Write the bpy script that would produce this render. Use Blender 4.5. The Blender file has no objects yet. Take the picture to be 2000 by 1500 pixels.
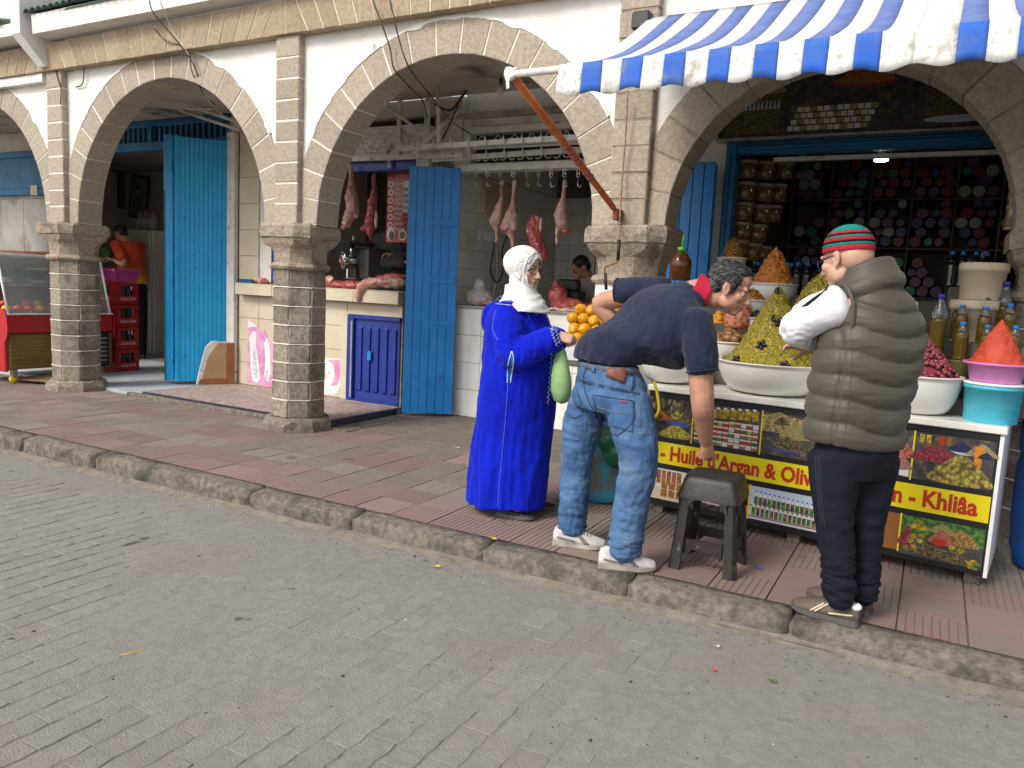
import bpy, bmesh, math, random
import numpy as np
from mathutils import Vector, Matrix, noise
random.seed(7); RNG = np.random.RandomState(7)
SC = bpy.context.scene
COL = SC.collection
PI = math.pi
# ---------------------------------------------------------------- camera
FPX, ZC = 1503.0, 1.36
_y, _p, _r = (math.radians(a) for a in (28.5, 7.05, 2.86))
FW = Vector((-math.sin(_y)*math.cos(_p), math.cos(_y)*math.cos(_p), -math.sin(_p)))
_rt = Vector((math.cos(_y), math.sin(_y), 0)); _up = _rt.cross(FW)
RT = _rt*math.cos(_r) + _up*math.sin(_r); UP = _up*math.cos(_r) - _rt*math.sin(_r)
CAM = Vector((0, 0, ZC))
cd = bpy.data.cameras.new('camera'); cam = bpy.data.objects.new('camera', cd); COL.objects.link(cam)
cd.sensor_width = 36; cd.lens = FPX/2000*36; cd.clip_start = 0.05; cd.clip_end = 800
cam.matrix_world = Matrix(((RT.x, UP.x, -FW.x, 0), (RT.y, UP.y, -FW.y, 0), (RT.z, UP.z, -FW.z, ZC), (0, 0, 0, 1)))
SC.camera = cam
def _ray(px, py): return FW + RT*((px-1000)/FPX) - UP*((py-750)/FPX)
def at(px, py, y):            # point of the photograph at a known distance y from the kerb line
    d = _ray(px, py); return CAM + d*(y/d.y)
def gz(px, py, z=0.0):        # point of the photograph on a known level
    d = _ray(px, py); return CAM + d*((z-ZC)/d.z)
# ---------------------------------------------------------------- light
W = bpy.data.worlds.new('World'); SC.world = W; W.use_nodes = True
nt = W.node_tree; bg = nt.nodes['Background']
sky = nt.nodes.new('ShaderNodeTexSky'); sky.sky_type = 'NISHITA'; sky.sun_disc = False
SUN_EL, SUN_AZ = math.radians(43), math.radians(203)     # azimuth clockwise from +Y
sky.sun_elevation = SUN_EL; sky.sun_rotation = SUN_AZ; sky.dust_density = 3.0; sky.air_density = 1.0
hs = nt.nodes.new('ShaderNodeHueSaturation'); hs.inputs['Saturation'].default_value = 0.32   # thin high cloud: a nearly white sky
nt.links.new(sky.outputs[0], hs.inputs['Color']); nt.links.new(hs.outputs[0], bg.inputs['Color'])
bg.inputs['Strength'].default_value = 0.14
sl = bpy.data.lights.new('sun', 'SUN'); sl.energy = 1.5; sl.angle = math.radians(18); sl.color = (1, .93, .83)
so = bpy.data.objects.new('sun', sl); COL.objects.link(so)
_sd = Vector((math.sin(SUN_AZ)*math.cos(SUN_EL), math.cos(SUN_AZ)*math.cos(SUN_EL), math.sin(SUN_EL)))
so.rotation_euler = (-_sd).to_track_quat('-Z', 'Y').to_euler()
vs = SC.view_settings; vs.view_transform = 'Standard'; vs.look = 'None'; vs.exposure = 0.62; vs.gamma = 1
SC.cycles.max_bounces = 10; SC.cycles.diffuse_bounces = 8; SC.cycles.transparent_max_bounces = 12
SC.cycles.caustics_reflective = False; SC.cycles.caustics_refractive = False
SC.cycles.use_denoising = True
# ---------------------------------------------------------------- materials
def mat(name, c, c2=None, sc=6.0, rough=.75, bump=0.0, bsc=60.0, metal=0.0, spec=.4, var=0.0, det=5, lo=.35, hi=.65,
        dirt=None, dsc=3.0, dlo=.5, dhi=.7, stretch=None, trans=0.0, alpha=1.0, sheen=0.0, coat=0.0, emis=None, est=0.0, sss=0.0, bdist=.01, spot=None):
    m = bpy.data.materials.new(name); m.use_nodes = True; n = m.node_tree; N = n.nodes; L = n.links
    b = N['Principled BSDF']; g = N.new('ShaderNodeNewGeometry'); pos = g.outputs['Position']
    if stretch:
        vm = N.new('ShaderNodeVectorMath'); vm.operation = 'MULTIPLY'; vm.inputs[1].default_value = stretch; L.new(pos, vm.inputs[0]); pos = vm.outputs[0]
    def noi(s, d=det, r=.6):
        t = N.new('ShaderNodeTexNoise'); t.inputs['Scale'].default_value = s; t.inputs['Detail'].default_value = d; t.inputs['Roughness'].default_value = r
        L.new(pos, t.inputs['Vector']); return t.outputs['Fac']
    def ramp(f, a, bb):
        r = N.new('ShaderNodeMapRange'); r.inputs[1].default_value = a; r.inputs[2].default_value = bb; r.interpolation_type = 'SMOOTHSTEP'; L.new(f, r.inputs[0]); return r.outputs[0]
    def mix(f, x, y2, mode='MIX'):
        mx = N.new('ShaderNodeMix'); mx.data_type = 'RGBA'; mx.blend_type = mode
        if isinstance(f, float): mx.inputs[0].default_value = f
        else: L.new(f, mx.inputs[0])
        for s, v in ((6, x), (7, y2)):
            if isinstance(v, (tuple, list)): mx.inputs[s].default_value = (*v[:3], 1)
            else: L.new(v, mx.inputs[s])
        return mx.outputs[2]
    col = None
    if c2 is not None: col = mix(ramp(noi(sc), lo, hi), c, c2)
    if dirt is not None: col = mix(ramp(noi(dsc, 7), dlo, dhi), col if col is not None else c, dirt)
    if spot is not None: col = mix(ramp(noi(spot[1], 5), spot[2], spot[3]), col if col is not None else c, spot[0])
    if var:
        oi = N.new('ShaderNodeObjectInfo'); r = N.new('ShaderNodeMapRange'); r.inputs[3].default_value = 1-var; r.inputs[4].default_value = 1+var
        L.new(oi.outputs['Random'], r.inputs[0]); cb = N.new('ShaderNodeCombineColor')
        for i in range(3): L.new(r.outputs[0], cb.inputs[i])
        col = mix(1.0, col if col is not None else c, cb.outputs[0], 'MULTIPLY')
    if col is not None: L.new(col, b.inputs['Base Color'])
    else: b.inputs['Base Color'].default_value = (*c[:3], 1)
    b.inputs['Roughness'].default_value = rough; b.inputs['Metallic'].default_value = metal; b.inputs['Specular IOR Level'].default_value = spec
    if trans: b.inputs['Transmission Weight'].default_value = trans
    if alpha < 1: b.inputs['Alpha'].default_value = alpha
    if sheen: b.inputs['Sheen Weight'].default_value = sheen
    if coat: b.inputs['Coat Weight'].default_value = coat; b.inputs['Coat Roughness'].default_value = .1
    if sss: b.inputs['Subsurface Weight'].default_value = sss; b.inputs['Subsurface Radius'].default_value = (.012, .005, .003)
    if emis: b.inputs['Emission Color'].default_value = (*emis, 1); b.inputs['Emission Strength'].default_value = est
    if bump:
        bp = N.new('ShaderNodeBump'); bp.inputs['Strength'].default_value = bump; bp.inputs['Distance'].default_value = bdist
        L.new(noi(bsc, 6, .65), bp.inputs['Height']); L.new(bp.outputs[0], b.inputs['Normal'])
    m['_tag'] = 1
    return m
MT = {}
def M(k): return MT[k]
# ---------------------------------------------------------------- mesh helpers
class MB:
    def __init__(s): s.v = []; s.f = []; s.mi = []; s.cm = 0
    def add(s, vs, fs):
        o = len(s.v); s.v += [tuple(p) for p in vs]; s.f += [tuple(i+o for i in f) for f in fs]; s.mi += [s.cm]*len(fs); return s
    def box(s, x0, x1, y0, y1, z0, z1, b=0.0, T=None):
        x0, x1 = min(x0, x1), max(x0, x1); y0, y1 = min(y0, y1), max(y0, y1); z0, z1 = min(z0, z1), max(z0, z1)
        h = ((x1-x0)/2, (y1-y0)/2, (z1-z0)/2); c = Vector(((x0+x1)/2, (y0+y1)/2, (z0+z1)/2)); b = min(b, *[k*.49 for k in h]) if b else 0
        vs = []; fs = []; idx = {}
        def vid(sg, a):
            k = (sg, a if b else 0)
            if k not in idx:
                p = [sg[i]*(h[i] - (b if (b and i != a) else 0)) for i in range(3)]; idx[k] = len(vs); vs.append(Vector(p))
            return idx[k]
        S = (-1, 1)
        def fc(ids):
            ids = list(ids); q = [vs[i] for i in ids]; n = (q[1]-q[0]).cross(q[2]-q[0]); cc = sum(q, Vector())/len(q)
            fs.append(tuple(ids if n.dot(cc) > 0 else ids[::-1]))
        for a in range(3):
            o1, o2 = [i for i in range(3) if i != a]
            for sg in S:
                def C(u, v):
                    q = [0, 0, 0]; q[a] = sg; q[o1] = u; q[o2] = v; return tuple(q)
                fc([vid(C(-1, -1), a), vid(C(1, -1), a), vid(C(1, 1), a), vid(C(-1, 1), a)])
        if b:
            for a in range(3):
                o1, o2 = [i for i in range(3) if i != a]
                for u in S:
                    for v in S:
                        def C(w):
                            q = [0, 0, 0]; q[a] = w; q[o1] = u; q[o2] = v; return tuple(q)
                        fc([vid(C(-1), o1), vid(C(1), o1), vid(C(1), o2), vid(C(-1), o2)])
            for sg in [(x, y, z) for x in S for y in S for z in S]: fc([vid(sg, 0), vid(sg, 1), vid(sg, 2)])
        vs = [v+c for v in vs]
        if T is not None: vs = [T @ v for v in vs]
        return s.add(vs, fs)
    def loft(s, rings, caps=True, closed=True):
        n = len(rings[0]); vs = [p for r in rings for p in r]; fs = []
        for i in range(len(rings)-1):
            for j in range(n if closed else n-1):
                k = (j+1) % n; fs.append((i*n+j, i*n+k, (i+1)*n+k, (i+1)*n+j))
        if caps and closed: fs.append(tuple(range(n))[::-1]); fs.append(tuple((len(rings)-1)*n+j for j in range(n)))
        return s.add(vs, fs)
    def tube(s, pts, r, n=8, caps=True):
        pts = [Vector(p) for p in pts]; rr = r if isinstance(r, (list, tuple)) else [r]*len(pts); rings = []; ref = None
        for i, p in enumerate(pts):
            t = (pts[min(i+1, len(pts)-1)] - pts[max(i-1, 0)]).normalized()
            if ref is None: ref = Vector((0, 0, 1)) if abs(t.z) < .9 else Vector((1, 0, 0))
            a = t.cross(ref).normalized(); b = a.cross(t).normalized(); ref = b
            q = rr[i]; qa, qb = (q if isinstance(q, (tuple, list)) else (q, q))
            rings.append([p + a*(math.cos(2*PI*j/n)*qa) + b*(math.sin(2*PI*j/n)*qb) for j in range(n)])
        return s.loft(rings, caps)
    def lathe(s, prof, n=24, c=(0, 0, 0), T=None, wob=0.0, close=True):
        c = Vector(c); rings = []
        for r, z in prof:
            rings.append([Vector((r*math.cos(2*PI*j/n)*(1+wob*math.sin(3*2*PI*j/n+z*9)), r*math.sin(2*PI*j/n), z)) for j in range(n)])
        rings = [[(T @ p if T is not None else p) + c for p in r] for r in rings]
        return s.loft(rings, close)
    def ball(s, c, r, nu=12, nv=8, T=None):
        c = Vector(c); r = r if isinstance(r, (tuple, list)) else (r, r, r); vs = [Vector((0, 0, r[2]))]; fs = []
        for i in range(1, nv):
            ph = PI*i/nv
            for j in range(nu): th = 2*PI*j/nu; vs.append(Vector((r[0]*math.sin(ph)*math.cos(th), r[1]*math.sin(ph)*math.sin(th), r[2]*math.cos(ph))))
        vs.append(Vector((0, 0, -r[2])))
        for j in range(nu): fs.append((0, 1+j, 1+(j+1) % nu))
        for i in range(nv-2):
            for j in range(nu): k = (j+1) % nu; fs.append((1+i*nu+j, 1+(i+1)*nu+j, 1+(i+1)*nu+k, 1+i*nu+k))
        e = len(vs)-1; o = 1+(nv-2)*nu
        for j in range(nu): fs.append((e, o+(j+1) % nu, o+j))
        return s.add([(T @ v if T is not None else v)+c for v in vs], fs)
    def slab(s, poly, ext, b=0.0):
        """poly: 3D polygon (front), pushed back by vector ext; front edge chamfered by b"""
        P = [Vector(p) for p in poly]; E = Vector(ext); n = len(P); c = sum(P, Vector())/n; en = E.normalized(); vs = []; fs = []
        if b:
            vs += [p + (c-p).normalized()*min(b*1.3, (c-p).length*.4) for p in P]; vs += [p + en*b for p in P]; vs += [p+E for p in P]; k = 3
        else: vs += P + [p+E for p in P]; k = 2
        nn = (P[1]-P[0]).cross(P[2]-P[1]); fl = nn.dot(en) > 0
        fs.append(tuple(range(n)))
        for l in range(k-1):
            for j in range(n): q = (j+1) % n; fs.append((l*n+j, (l+1)*n+j, (l+1)*n+q, l*n+q))
        fs.append(tuple((k-1)*n+j for j in range(n))[::-1])
        if fl: fs = [f[::-1] for f in fs]
        return s.add(vs, fs)
    def mesh(s, name):
        me = bpy.data.meshes.new(name); me.from_pydata(s.v, [], s.f)
        if any(s.mi): me.polygons.foreach_set('material_index', s.mi)
        me.update(); return me
    def build(s, name, m, parent=None, smooth=False, **pr): return link(name, s.mesh(name), m, parent, smooth, **pr)
def link(name, me, m=None, parent=None, smooth=False, loc=None, rz=0, label=None, cat=None, group=None, kind=None):
    if m is not None and not me.materials:
        for k in (m if isinstance(m, (list, tuple)) else [m]): me.materials.append(MT[k])
    if smooth: me.polygons.foreach_set('use_smooth', [True]*len(me.polygons))
    o = bpy.data.objects.new(name, me); COL.objects.link(o)
    if parent is not None: o.parent = parent
    if loc is not None: o.location = loc
    if rz: o.rotation_euler.z = rz
    return tag(o, label, cat, group, kind)
def tag(o, label=None, cat=None, group=None, kind=None):
    for k, v in (('label', label), ('category', cat), ('group', group), ('kind', kind)):
        if v: o[k] = v
    return o
def thing(name, label, cat, loc=(0, 0, 0), rz=0, group=None):
    o = bpy.data.objects.new(name, None); COL.objects.link(o); o.location = loc; o.rotation_euler.z = rz; o.empty_display_size = .1
    return tag(o, label, cat, group)
def copy_tree(o, parent=None):
    c = o.copy(); COL.objects.link(c)
    if parent is not None: c.parent = parent
    for ch in list(o.children): copy_tree(ch, c)
    return c
def nz(p, s=1.0, o=0.0): return noise.noise(Vector((p[0]*s+o, p[1]*s+o*1.7, p[2]*s-o)))
def rough_mesh(me, amp, s, o=0.0, oct=2):
    for v in me.vertices:
        p = v.co; d = Vector((nz(p, s, o+3), nz(p, s, o+17), nz(p, s, o+41)))
        if oct > 1: d += Vector((nz(p, s*2.7, o+5), nz(p, s*2.7, o+23), nz(p, s*2.7, o+31)))*.5
        v.co = p + d*amp
    me.update(); return me
def remesh(mb, vox=.012, smooth=6, fac=.5, name='m', dec=None):
    """one continuous skin over overlapping closed volumes"""
    me = mb.mesh(name); o = bpy.data.objects.new('tmp', me); COL.objects.link(o)
    r = o.modifiers.new('r', 'REMESH'); r.mode = 'VOXEL'; r.voxel_size = vox; r.use_smooth_shade = True
    if smooth: sm = o.modifiers.new('s', 'SMOOTH'); sm.iterations = smooth; sm.factor = fac
    if dec: dm = o.modifiers.new('d', 'DECIMATE'); dm.ratio = dec
    dg = bpy.context.evaluated_depsgraph_get(); out = bpy.data.meshes.new_from_object(o.evaluated_get(dg))
    bpy.data.objects.remove(o); bpy.data.meshes.remove(me); out.name = name; out.materials.clear(); return out
def wire(name, pts, r, m, parent=None, n=6, sub=6, **pr):
    """a cable or rope through points, as a smooth tube"""
    P = [Vector(p) for p in pts]; Q = []
    for i in range(len(P)-1):
        p0, p1, p2, p3 = P[max(i-1, 0)], P[i], P[i+1], P[min(i+2, len(P)-1)]
        for k in range(sub):
            t = k/sub; Q.append(.5*((2*p1)+(p2-p0)*t+(2*p0-5*p1+4*p2-p3)*t*t+(3*p1-p0-3*p2+p3)*t**3))
    Q.append(P[-1]); return MB().tube(Q, r, n).build(name, m, parent, True, **pr)
def text(body, size, m, parent, T, name='lettering', bold=0.0, ext=.0006, shear=0.0, align='CENTER', xs=1.0):
    cu = bpy.data.curves.new(name, 'FONT'); cu.body = body; cu.size = size; cu.align_x = align; cu.align_y = 'CENTER'; cu.extrude = ext; cu.offset = bold; cu.shear = shear; cu.resolution_u = 3
    o = bpy.data.objects.new('tmp', cu); COL.objects.link(o)
    dg = bpy.context.evaluated_depsgraph_get(); me = bpy.data.meshes.new_from_object(o.evaluated_get(dg)); bpy.data.objects.remove(o)
    me.transform(Matrix.Diagonal((xs, 1, 1, 1))); me.transform(T); me.materials.clear(); return link(name, me, m, parent)
def frame_T(o, x, z=None):
    """matrix with local X along x, local Y along z (up), origin o: a plane for flat print"""
    x = Vector(x).normalized(); z = Vector(z or (0, 0, 1)).normalized(); n = x.cross(z).normalized(); o = Vector(o)
    return Matrix(((x.x, z.x, n.x, o.x), (x.y, z.y, n.y, o.y), (x.z, z.z, n.z, o.z), (0, 0, 0, 1)))
def mk(k, *a, **kw): MT[k] = mat(k, *a, **kw)
mk('stone', (.47, .405, .32), (.36, .31, .24), sc=34, rough=.95, bump=.8, bsc=110, det=9, bdist=.012, var=.10, dirt=(.29, .25, .20), dsc=2.2, dlo=.55, dhi=.85, spec=.2)
mk('stone_beam', (.48, .39, .265), (.38, .305, .20), sc=28, rough=.95, bump=.9, bsc=100, det=9, bdist=.015, var=.10, dirt=(.27, .21, .13), dsc=2.5, dlo=.55, dhi=.8, spec=.2)
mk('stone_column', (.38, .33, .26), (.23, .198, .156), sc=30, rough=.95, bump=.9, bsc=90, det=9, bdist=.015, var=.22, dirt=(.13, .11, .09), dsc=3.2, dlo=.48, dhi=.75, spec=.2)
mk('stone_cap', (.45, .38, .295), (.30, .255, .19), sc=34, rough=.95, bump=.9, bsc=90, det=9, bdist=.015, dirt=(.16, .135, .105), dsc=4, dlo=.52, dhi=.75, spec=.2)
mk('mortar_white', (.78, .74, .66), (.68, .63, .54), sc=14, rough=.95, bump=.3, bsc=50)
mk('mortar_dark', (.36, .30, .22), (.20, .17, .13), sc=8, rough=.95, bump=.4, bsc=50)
mk('plaster_white', (.80, .79, .76), (.72, .70, .66), spot=((.42, .38, .32), 9, .70, .74), sc=3, rough=.9, bump=.35, bsc=18, dirt=(.50, .46, .40), dsc=4, dlo=.66, dhi=.85, spec=.2)
mk('plaster_shop', (.74, .71, .65), (.66, .63, .57), sc=2.5, rough=.9, bump=.4, bsc=10, dirt=(.30, .27, .23), dsc=2.0, dlo=.52, dhi=.78, spec=.2)
mk('plaster_dim', (.78, .72, .63), (.70, .64, .56), sc=2, rough=.9, bump=.3, bsc=10, dirt=(.40, .36, .30), dsc=1.5, dlo=.55, dhi=.8)
mk('concrete_ceiling', (.50, .45, .38), (.38, .34, .29), sc=2, rough=.95, bump=.4, bsc=14, dirt=(.10, .085, .07), dsc=1.7, dlo=.5, dhi=.7)
mk('road', (.255, .243, .222), (.215, .205, .188), spot=((.10, .092, .082), 4.5, .66, .72), sc=20, det=9, rough=.95, bump=.8, bsc=110, dirt=(.225, .204, .174), dsc=1.3, dlo=.45, dhi=.85, spec=.2)
mk('paver', (.262, .25, .23), (.225, .215, .198), spot=((.10, .092, .082), 4.5, .66, .72), sc=24, det=9, rough=.95, bump=.8, bsc=110, var=.05, dirt=(.225, .204, .174), dsc=1.3, dlo=.45, dhi=.85, spec=.2)
mk('grit', (.22, .195, .16), (.165, .146, .12), sc=14, rough=1, bump=.8, bsc=60, dirt=(.12, .10, .085), dsc=5, dlo=.55, dhi=.7, spec=.1)
mk('kerb', (.235, .205, .165), (.13, .113, .092), sc=26, rough=.95, bump=.9, bsc=80, det=9, bdist=.014, dirt=(.055, .052, .047), dsc=3.5, dlo=.46, dhi=.72, spec=.2)
mk('tile_red', (.265, .168, .152), (.235, .175, .155), spot=((.11, .09, .078), 3.2, .62, .72), sc=22, det=8, rough=.9, bump=.6, bsc=130, var=.09, dirt=(.215, .18, .152), dsc=1.6, dlo=.42, dhi=.68, spec=.25)
mk('tile_tan', (.24, .205, .172), (.21, .178, .15), spot=((.12, .098, .08), 3.2, .62, .72), sc=22, det=8, rough=.9, bump=.6, bsc=130, var=.08, dirt=(.20, .168, .138), dsc=1.8, dlo=.5, dhi=.75, spec=.25)
mk('pave_bed', (.19, .16, .13), (.145, .12, .10), sc=6, rough=1, bump=.6, bsc=40)
mk('terrazzo', (.42, .33, .29), (.27, .20, .18), sc=26, rough=.6, bump=.2, bsc=60, lo=.45, hi=.55, dirt=(.24, .2, .17), dsc=2, dlo=.5, dhi=.8)
mk('floor_blue', (.44, .47, .51), (.36, .38, .40), sc=2.5, rough=.7, bump=.3, bsc=20, dirt=(.42, .43, .45), dsc=4, dlo=.5, dhi=.7)
mk('blue_sky', (.010, .36, .70), (.009, .31, .63), sc=4, rough=.42, bump=.35, bsc=22, dirt=(.03, .10, .16), dsc=13, dlo=.66, dhi=.71, spec=.5)
mk('blue_mid', (.008, .235, .66), (.007, .20, .58), sc=4, rough=.38, bump=.5, bsc=18, dirt=(.006, .10, .30), dsc=11, dlo=.64, dhi=.72, spec=.5)
mk('blue_navy', (.008, .03, .27), (.006, .022, .20), sc=5, rough=.4, bump=.2, bsc=15, spec=.5)
mk('blue_teal', (.010, .16, .32), (.010, .12, .26), sc=4, rough=.5, bump=.3, bsc=20, dirt=(.03, .05, .06), dsc=4, dlo=.6, dhi=.8)
mk('blue_worn', (.012, .13, .27), (.05, .07, .08), sc=9, rough=.7, bump=.4, bsc=25)
mk('cream_tile', (.62, .545, .41), (.56, .48, .35), sc=3, rough=.45, bump=.06, bsc=12, var=.03, dirt=(.45, .38, .28), dsc=4, dlo=.6, dhi=.85, spec=.5)
mk('white_tile', (.80, .79, .74), (.73, .71, .65), sc=3, rough=.3, bump=.05, bsc=10, var=.04, dirt=(.42, .39, .33), dsc=3, dlo=.58, dhi=.85, spec=.5)
mk('grout', (.36, .33, .28), (.24, .22, .18), sc=8, rough=.95)
mk('white_paint', (.74, .73, .69), (.62, .60, .55), spot=((.20, .10, .05), 14, .68, .72), sc=8, rough=.55, bump=.4, bsc=30, dirt=(.30, .24, .18), dsc=9, dlo=.6, dhi=.72)
mk('white_enamel', (.76, .75, .71), (.70, .68, .63), sc=3, rough=.28, bump=.03, bsc=10, dirt=(.50, .46, .38), dsc=5, dlo=.6, dhi=.9, spec=.5)
mk('white_plastic', (.80, .80, .80), rough=.4, spec=.5)
mk('grey_metal', (.42, .42, .42), (.30, .30, .30), sc=12, rough=.4, metal=.8)
mk('steel', (.55, .55, .54), rough=.25, metal=1)
mk('dark_metal', (.05, .05, .05), rough=.5, metal=.4)
mk('black_plastic', (.018, .018, .018), rough=.5)
mk('rubber_brown', (.016, .012, .010), (.028, .022, .019), sc=14, rough=.5, bump=.25, bsc=50, dirt=(.15, .135, .12), dsc=16, dlo=.62, dhi=.72, spec=.5)
mk('marble_grey', (.30, .29, .27), (.40, .38, .34), sc=2.5, rough=.4, det=8, dirt=(.22, .2, .17), dsc=3)
mk('glass', (.9, .95, .93), rough=.02, trans=1.0, spec=.5)
mk('glass_thin', (.8, .86, .84), rough=.05, alpha=.16, spec=.8)
mk('green_roof', (.045, .095, .075), (.10, .14, .115), sc=18, rough=.55, bump=.3, bsc=40, dirt=(.25, .25, .2), dsc=9, dlo=.6, dhi=.8, var=.2)
mk('orange_wrap', (.62, .17, .035), (.50, .12, .03), sc=22, rough=.65, bump=.5, bsc=70, dirt=(.30, .09, .05), dsc=12, dlo=.55, dhi=.75)
mk('red_wrap', (.42, .09, .07), (.30, .14, .12), sc=30, rough=.8, bump=.6, bsc=70)
mk('rope', (.30, .07, .05), (.38, .30, .24), sc=60, rough=.9)
mk('cable', (.06, .04, .035), (.11, .08, .06), sc=10, rough=.8)
mk('rust', (.30, .10, .035), (.18, .07, .03), sc=12, rough=.8)
mk('skin', (.50, .27, .18), (.42, .21, .135), sc=14, rough=.5, bump=.05, bsc=120, sss=.12, spec=.4)
mk('skin_light', (.58, .35, .255), (.51, .285, .20), sc=14, rough=.5, bump=.05, bsc=120, sss=.12, spec=.4)
mk('skin_dark', (.36, .18, .115), (.30, .145, .09), sc=14, rough=.5, bump=.05, bsc=120, sss=.1, spec=.4)
mk('lips', (.36, .13, .10), rough=.5)
mk('hair_black', (.010, .009, .009), rough=.55)
mk('hair_grey', (.012, .012, .013), (.085, .085, .09), sc=85, rough=.6, bump=.6, bsc=110, lo=.45, hi=.7)
mk('eye_white', (.7, .68, .65), rough=.2); mk('eye_dark', (.02, .014, .01), rough=.15)
# ================================================================ ground
def zr(x): return -.09 + (x-.4)*.0070 if x > -14 else -.19
KY0, KY1 = 3.40, 3.565
mb = MB(); xs = [-200, -40, -14, -6, 0, 3, 12, 200]
for yy0, yy1 in ((-200, KY0+.02),):
    mb.loft([[Vector((x, yy0, (zr(x) if abs(x) < 20 else -.1)-.0045)), Vector((x, yy1, (zr(x) if abs(x) < 20 else -.1)-.0045))] for x in xs], closed=False)
road = mb.build('road', 'road', kind='structure'); road.data.flip_normals() if road.data.polygons[0].normal.z < 0 else None
# interlocking pavers, long side across the street
PW, PL = .112, .205
def paver_mesh(seed):
    r = random.Random(seed); w, l = PW/2-.0016, PL/2-.0016; P = []
    zig = [(-1, -1), (-.72, -.5), (-.92, 0), (-.72, .5), (-1, 1)]
    a = .006
    pts = [(-w+a, -l), (w-a, -l), (w, -l*.5), (w-a, 0), (w, l*.5), (w-a, l), (-w+a, l), (-w, l*.5), (-w+a, 0), (-w, -l*.5)]
    pts = [(x+r.uniform(-.002, .002), y+r.uniform(-.002, .002), r.uniform(-.0015, .001)) for x, y in pts]
    return MB().slab(pts[::1], (0, 0, -.03), .003).mesh('paver')
pmeshes = [paver_mesh(i) for i in range(6)]
for pm in pmeshes: pm.materials.append(MT['paver'])
cand = []
ix = -5.9; i = 0
while ix < .9:
    y = .85 + (0 if i % 2 else PL/2)
    while y < 3.33:
        cand.append((ix, y)); y += PL
    ix += PW; i += 1
def pxy(x, y, z):
    d = Vector((x, y, z))-CAM; k = d.dot(FW); return (1000+FPX*d.dot(RT)/k, 750-FPX*d.dot(UP)/k) if k > .1 else (-9e9, 9e9)
vis = []
for x, y in cand:
    px, py = pxy(x, y, -.12)
    if not (-60 < px < 2060 and 850 < py < 1560): continue
    # dust has swallowed the joints towards the kerb and on the stall side
    if y > 3.05 + .22*nz((x, y, 0), 1.3) : continue
    vis.append((Vector((x, y, -.1)).length, x, y))
vis.sort(); rest = MB()
for k, (d, x, y) in enumerate(vis):
    z = zr(x) + random.uniform(-.0012, .0012) - .0042*min(1, max(0, (nz((x, y, 4), .9)+.35)*1.6 + max(0, x+1.3)*.5))
    if k < 300:
        o = link('paver', pmeshes[k % 6], parent=road, loc=(x, y, z)); o.rotation_euler.z = random.uniform(-.012, .012) + (PI if k % 3 else 0)
    else:
        me = pmeshes[k % 6]; rest.add([v.co + Vector((x, y, z)) for v in me.vertices], [tuple(p.vertices) for p in me.polygons])
rest.build('paver_field', 'paver', road, kind='stuff')
# drifted grit along the kerb foot
mb = MB(); n = 120; rings = []
for i in range(n+1):
    x = -9+11.5*i/n; w = .06+.05*nz((x, 0, 0), 1.2)+.03*nz((x, 5, 0), 5); z = zr(x)
    rings.append([Vector((x, KY0+.03, z+.022+.008*nz((x, 1, 1), 3))), Vector((x, KY0-.03, z+.012)), Vector((x, KY0-w*.6, z+.004)), Vector((x, KY0-w, z-.004))])
mb.loft(rings, closed=False); g = mb.build('grit_drift', 'grit', road, True, kind='stuff')
for p in g.data.polygons:
    pass
if g.data.polygons[0].normal.z < 0: g.data.flip_normals()
# kerb: worn concrete stones
kerb = MB().box(-30, 14, KY0+.03, KY1-.02, -.4, -.03).build('kerb', 'pave_bed', kind='structure')
cuts = [-30, -22, -14, -9.2, -7.3, -6.25, -5.32, -3.72, -2.88, -1.98, -1.165, -.42, 1.1, 2.6, 5, 9, 14]
for i in range(len(cuts)-1):
    a, b = cuts[i]+.008, cuts[i+1]-.008; n = max(6, min(40, int((b-a)/.04))); rings = []; r = random.Random(i); dz = r.uniform(-.006, .006); dy = r.uniform(-.008, .008)
    for k in range(n+1):
        x = a+(b-a)*k/n; e = min(x-a, b-x); c = .016*math.exp(-e/.02); s = .022+.014*abs(nz((x, 2, 0), 4)); h = lambda q, sc=9, m=.008: .6*m*nz((x, q, i), sc)
        f = KY0+dy
        rings.append([Vector((x, f+.03, -.4)), Vector((x, f+c+h(1), -.2)), Vector((x, f+c+h(2, 7, .014), -.10)), Vector((x, f+c+.004+h(3, 8, .014), -.05)), Vector((x, f+c+s*.35+h(4), -.018+dz-c*.6)),
                      Vector((x, f+c+s+.012, -.003+dz-c+h(5, 10, .006))), Vector((x, f+.11, .003+dz-c*.7+h(6, 6, .006))), Vector((x, KY1-.006, .002+dz+h(7, 5, .006))), Vector((x, KY1-.004, -.1)), Vector((x, KY1-.02, -.4))])
    m2 = MB().loft(rings); o = m2.build('kerb_stone', 'kerb', kerb, True)
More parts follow.
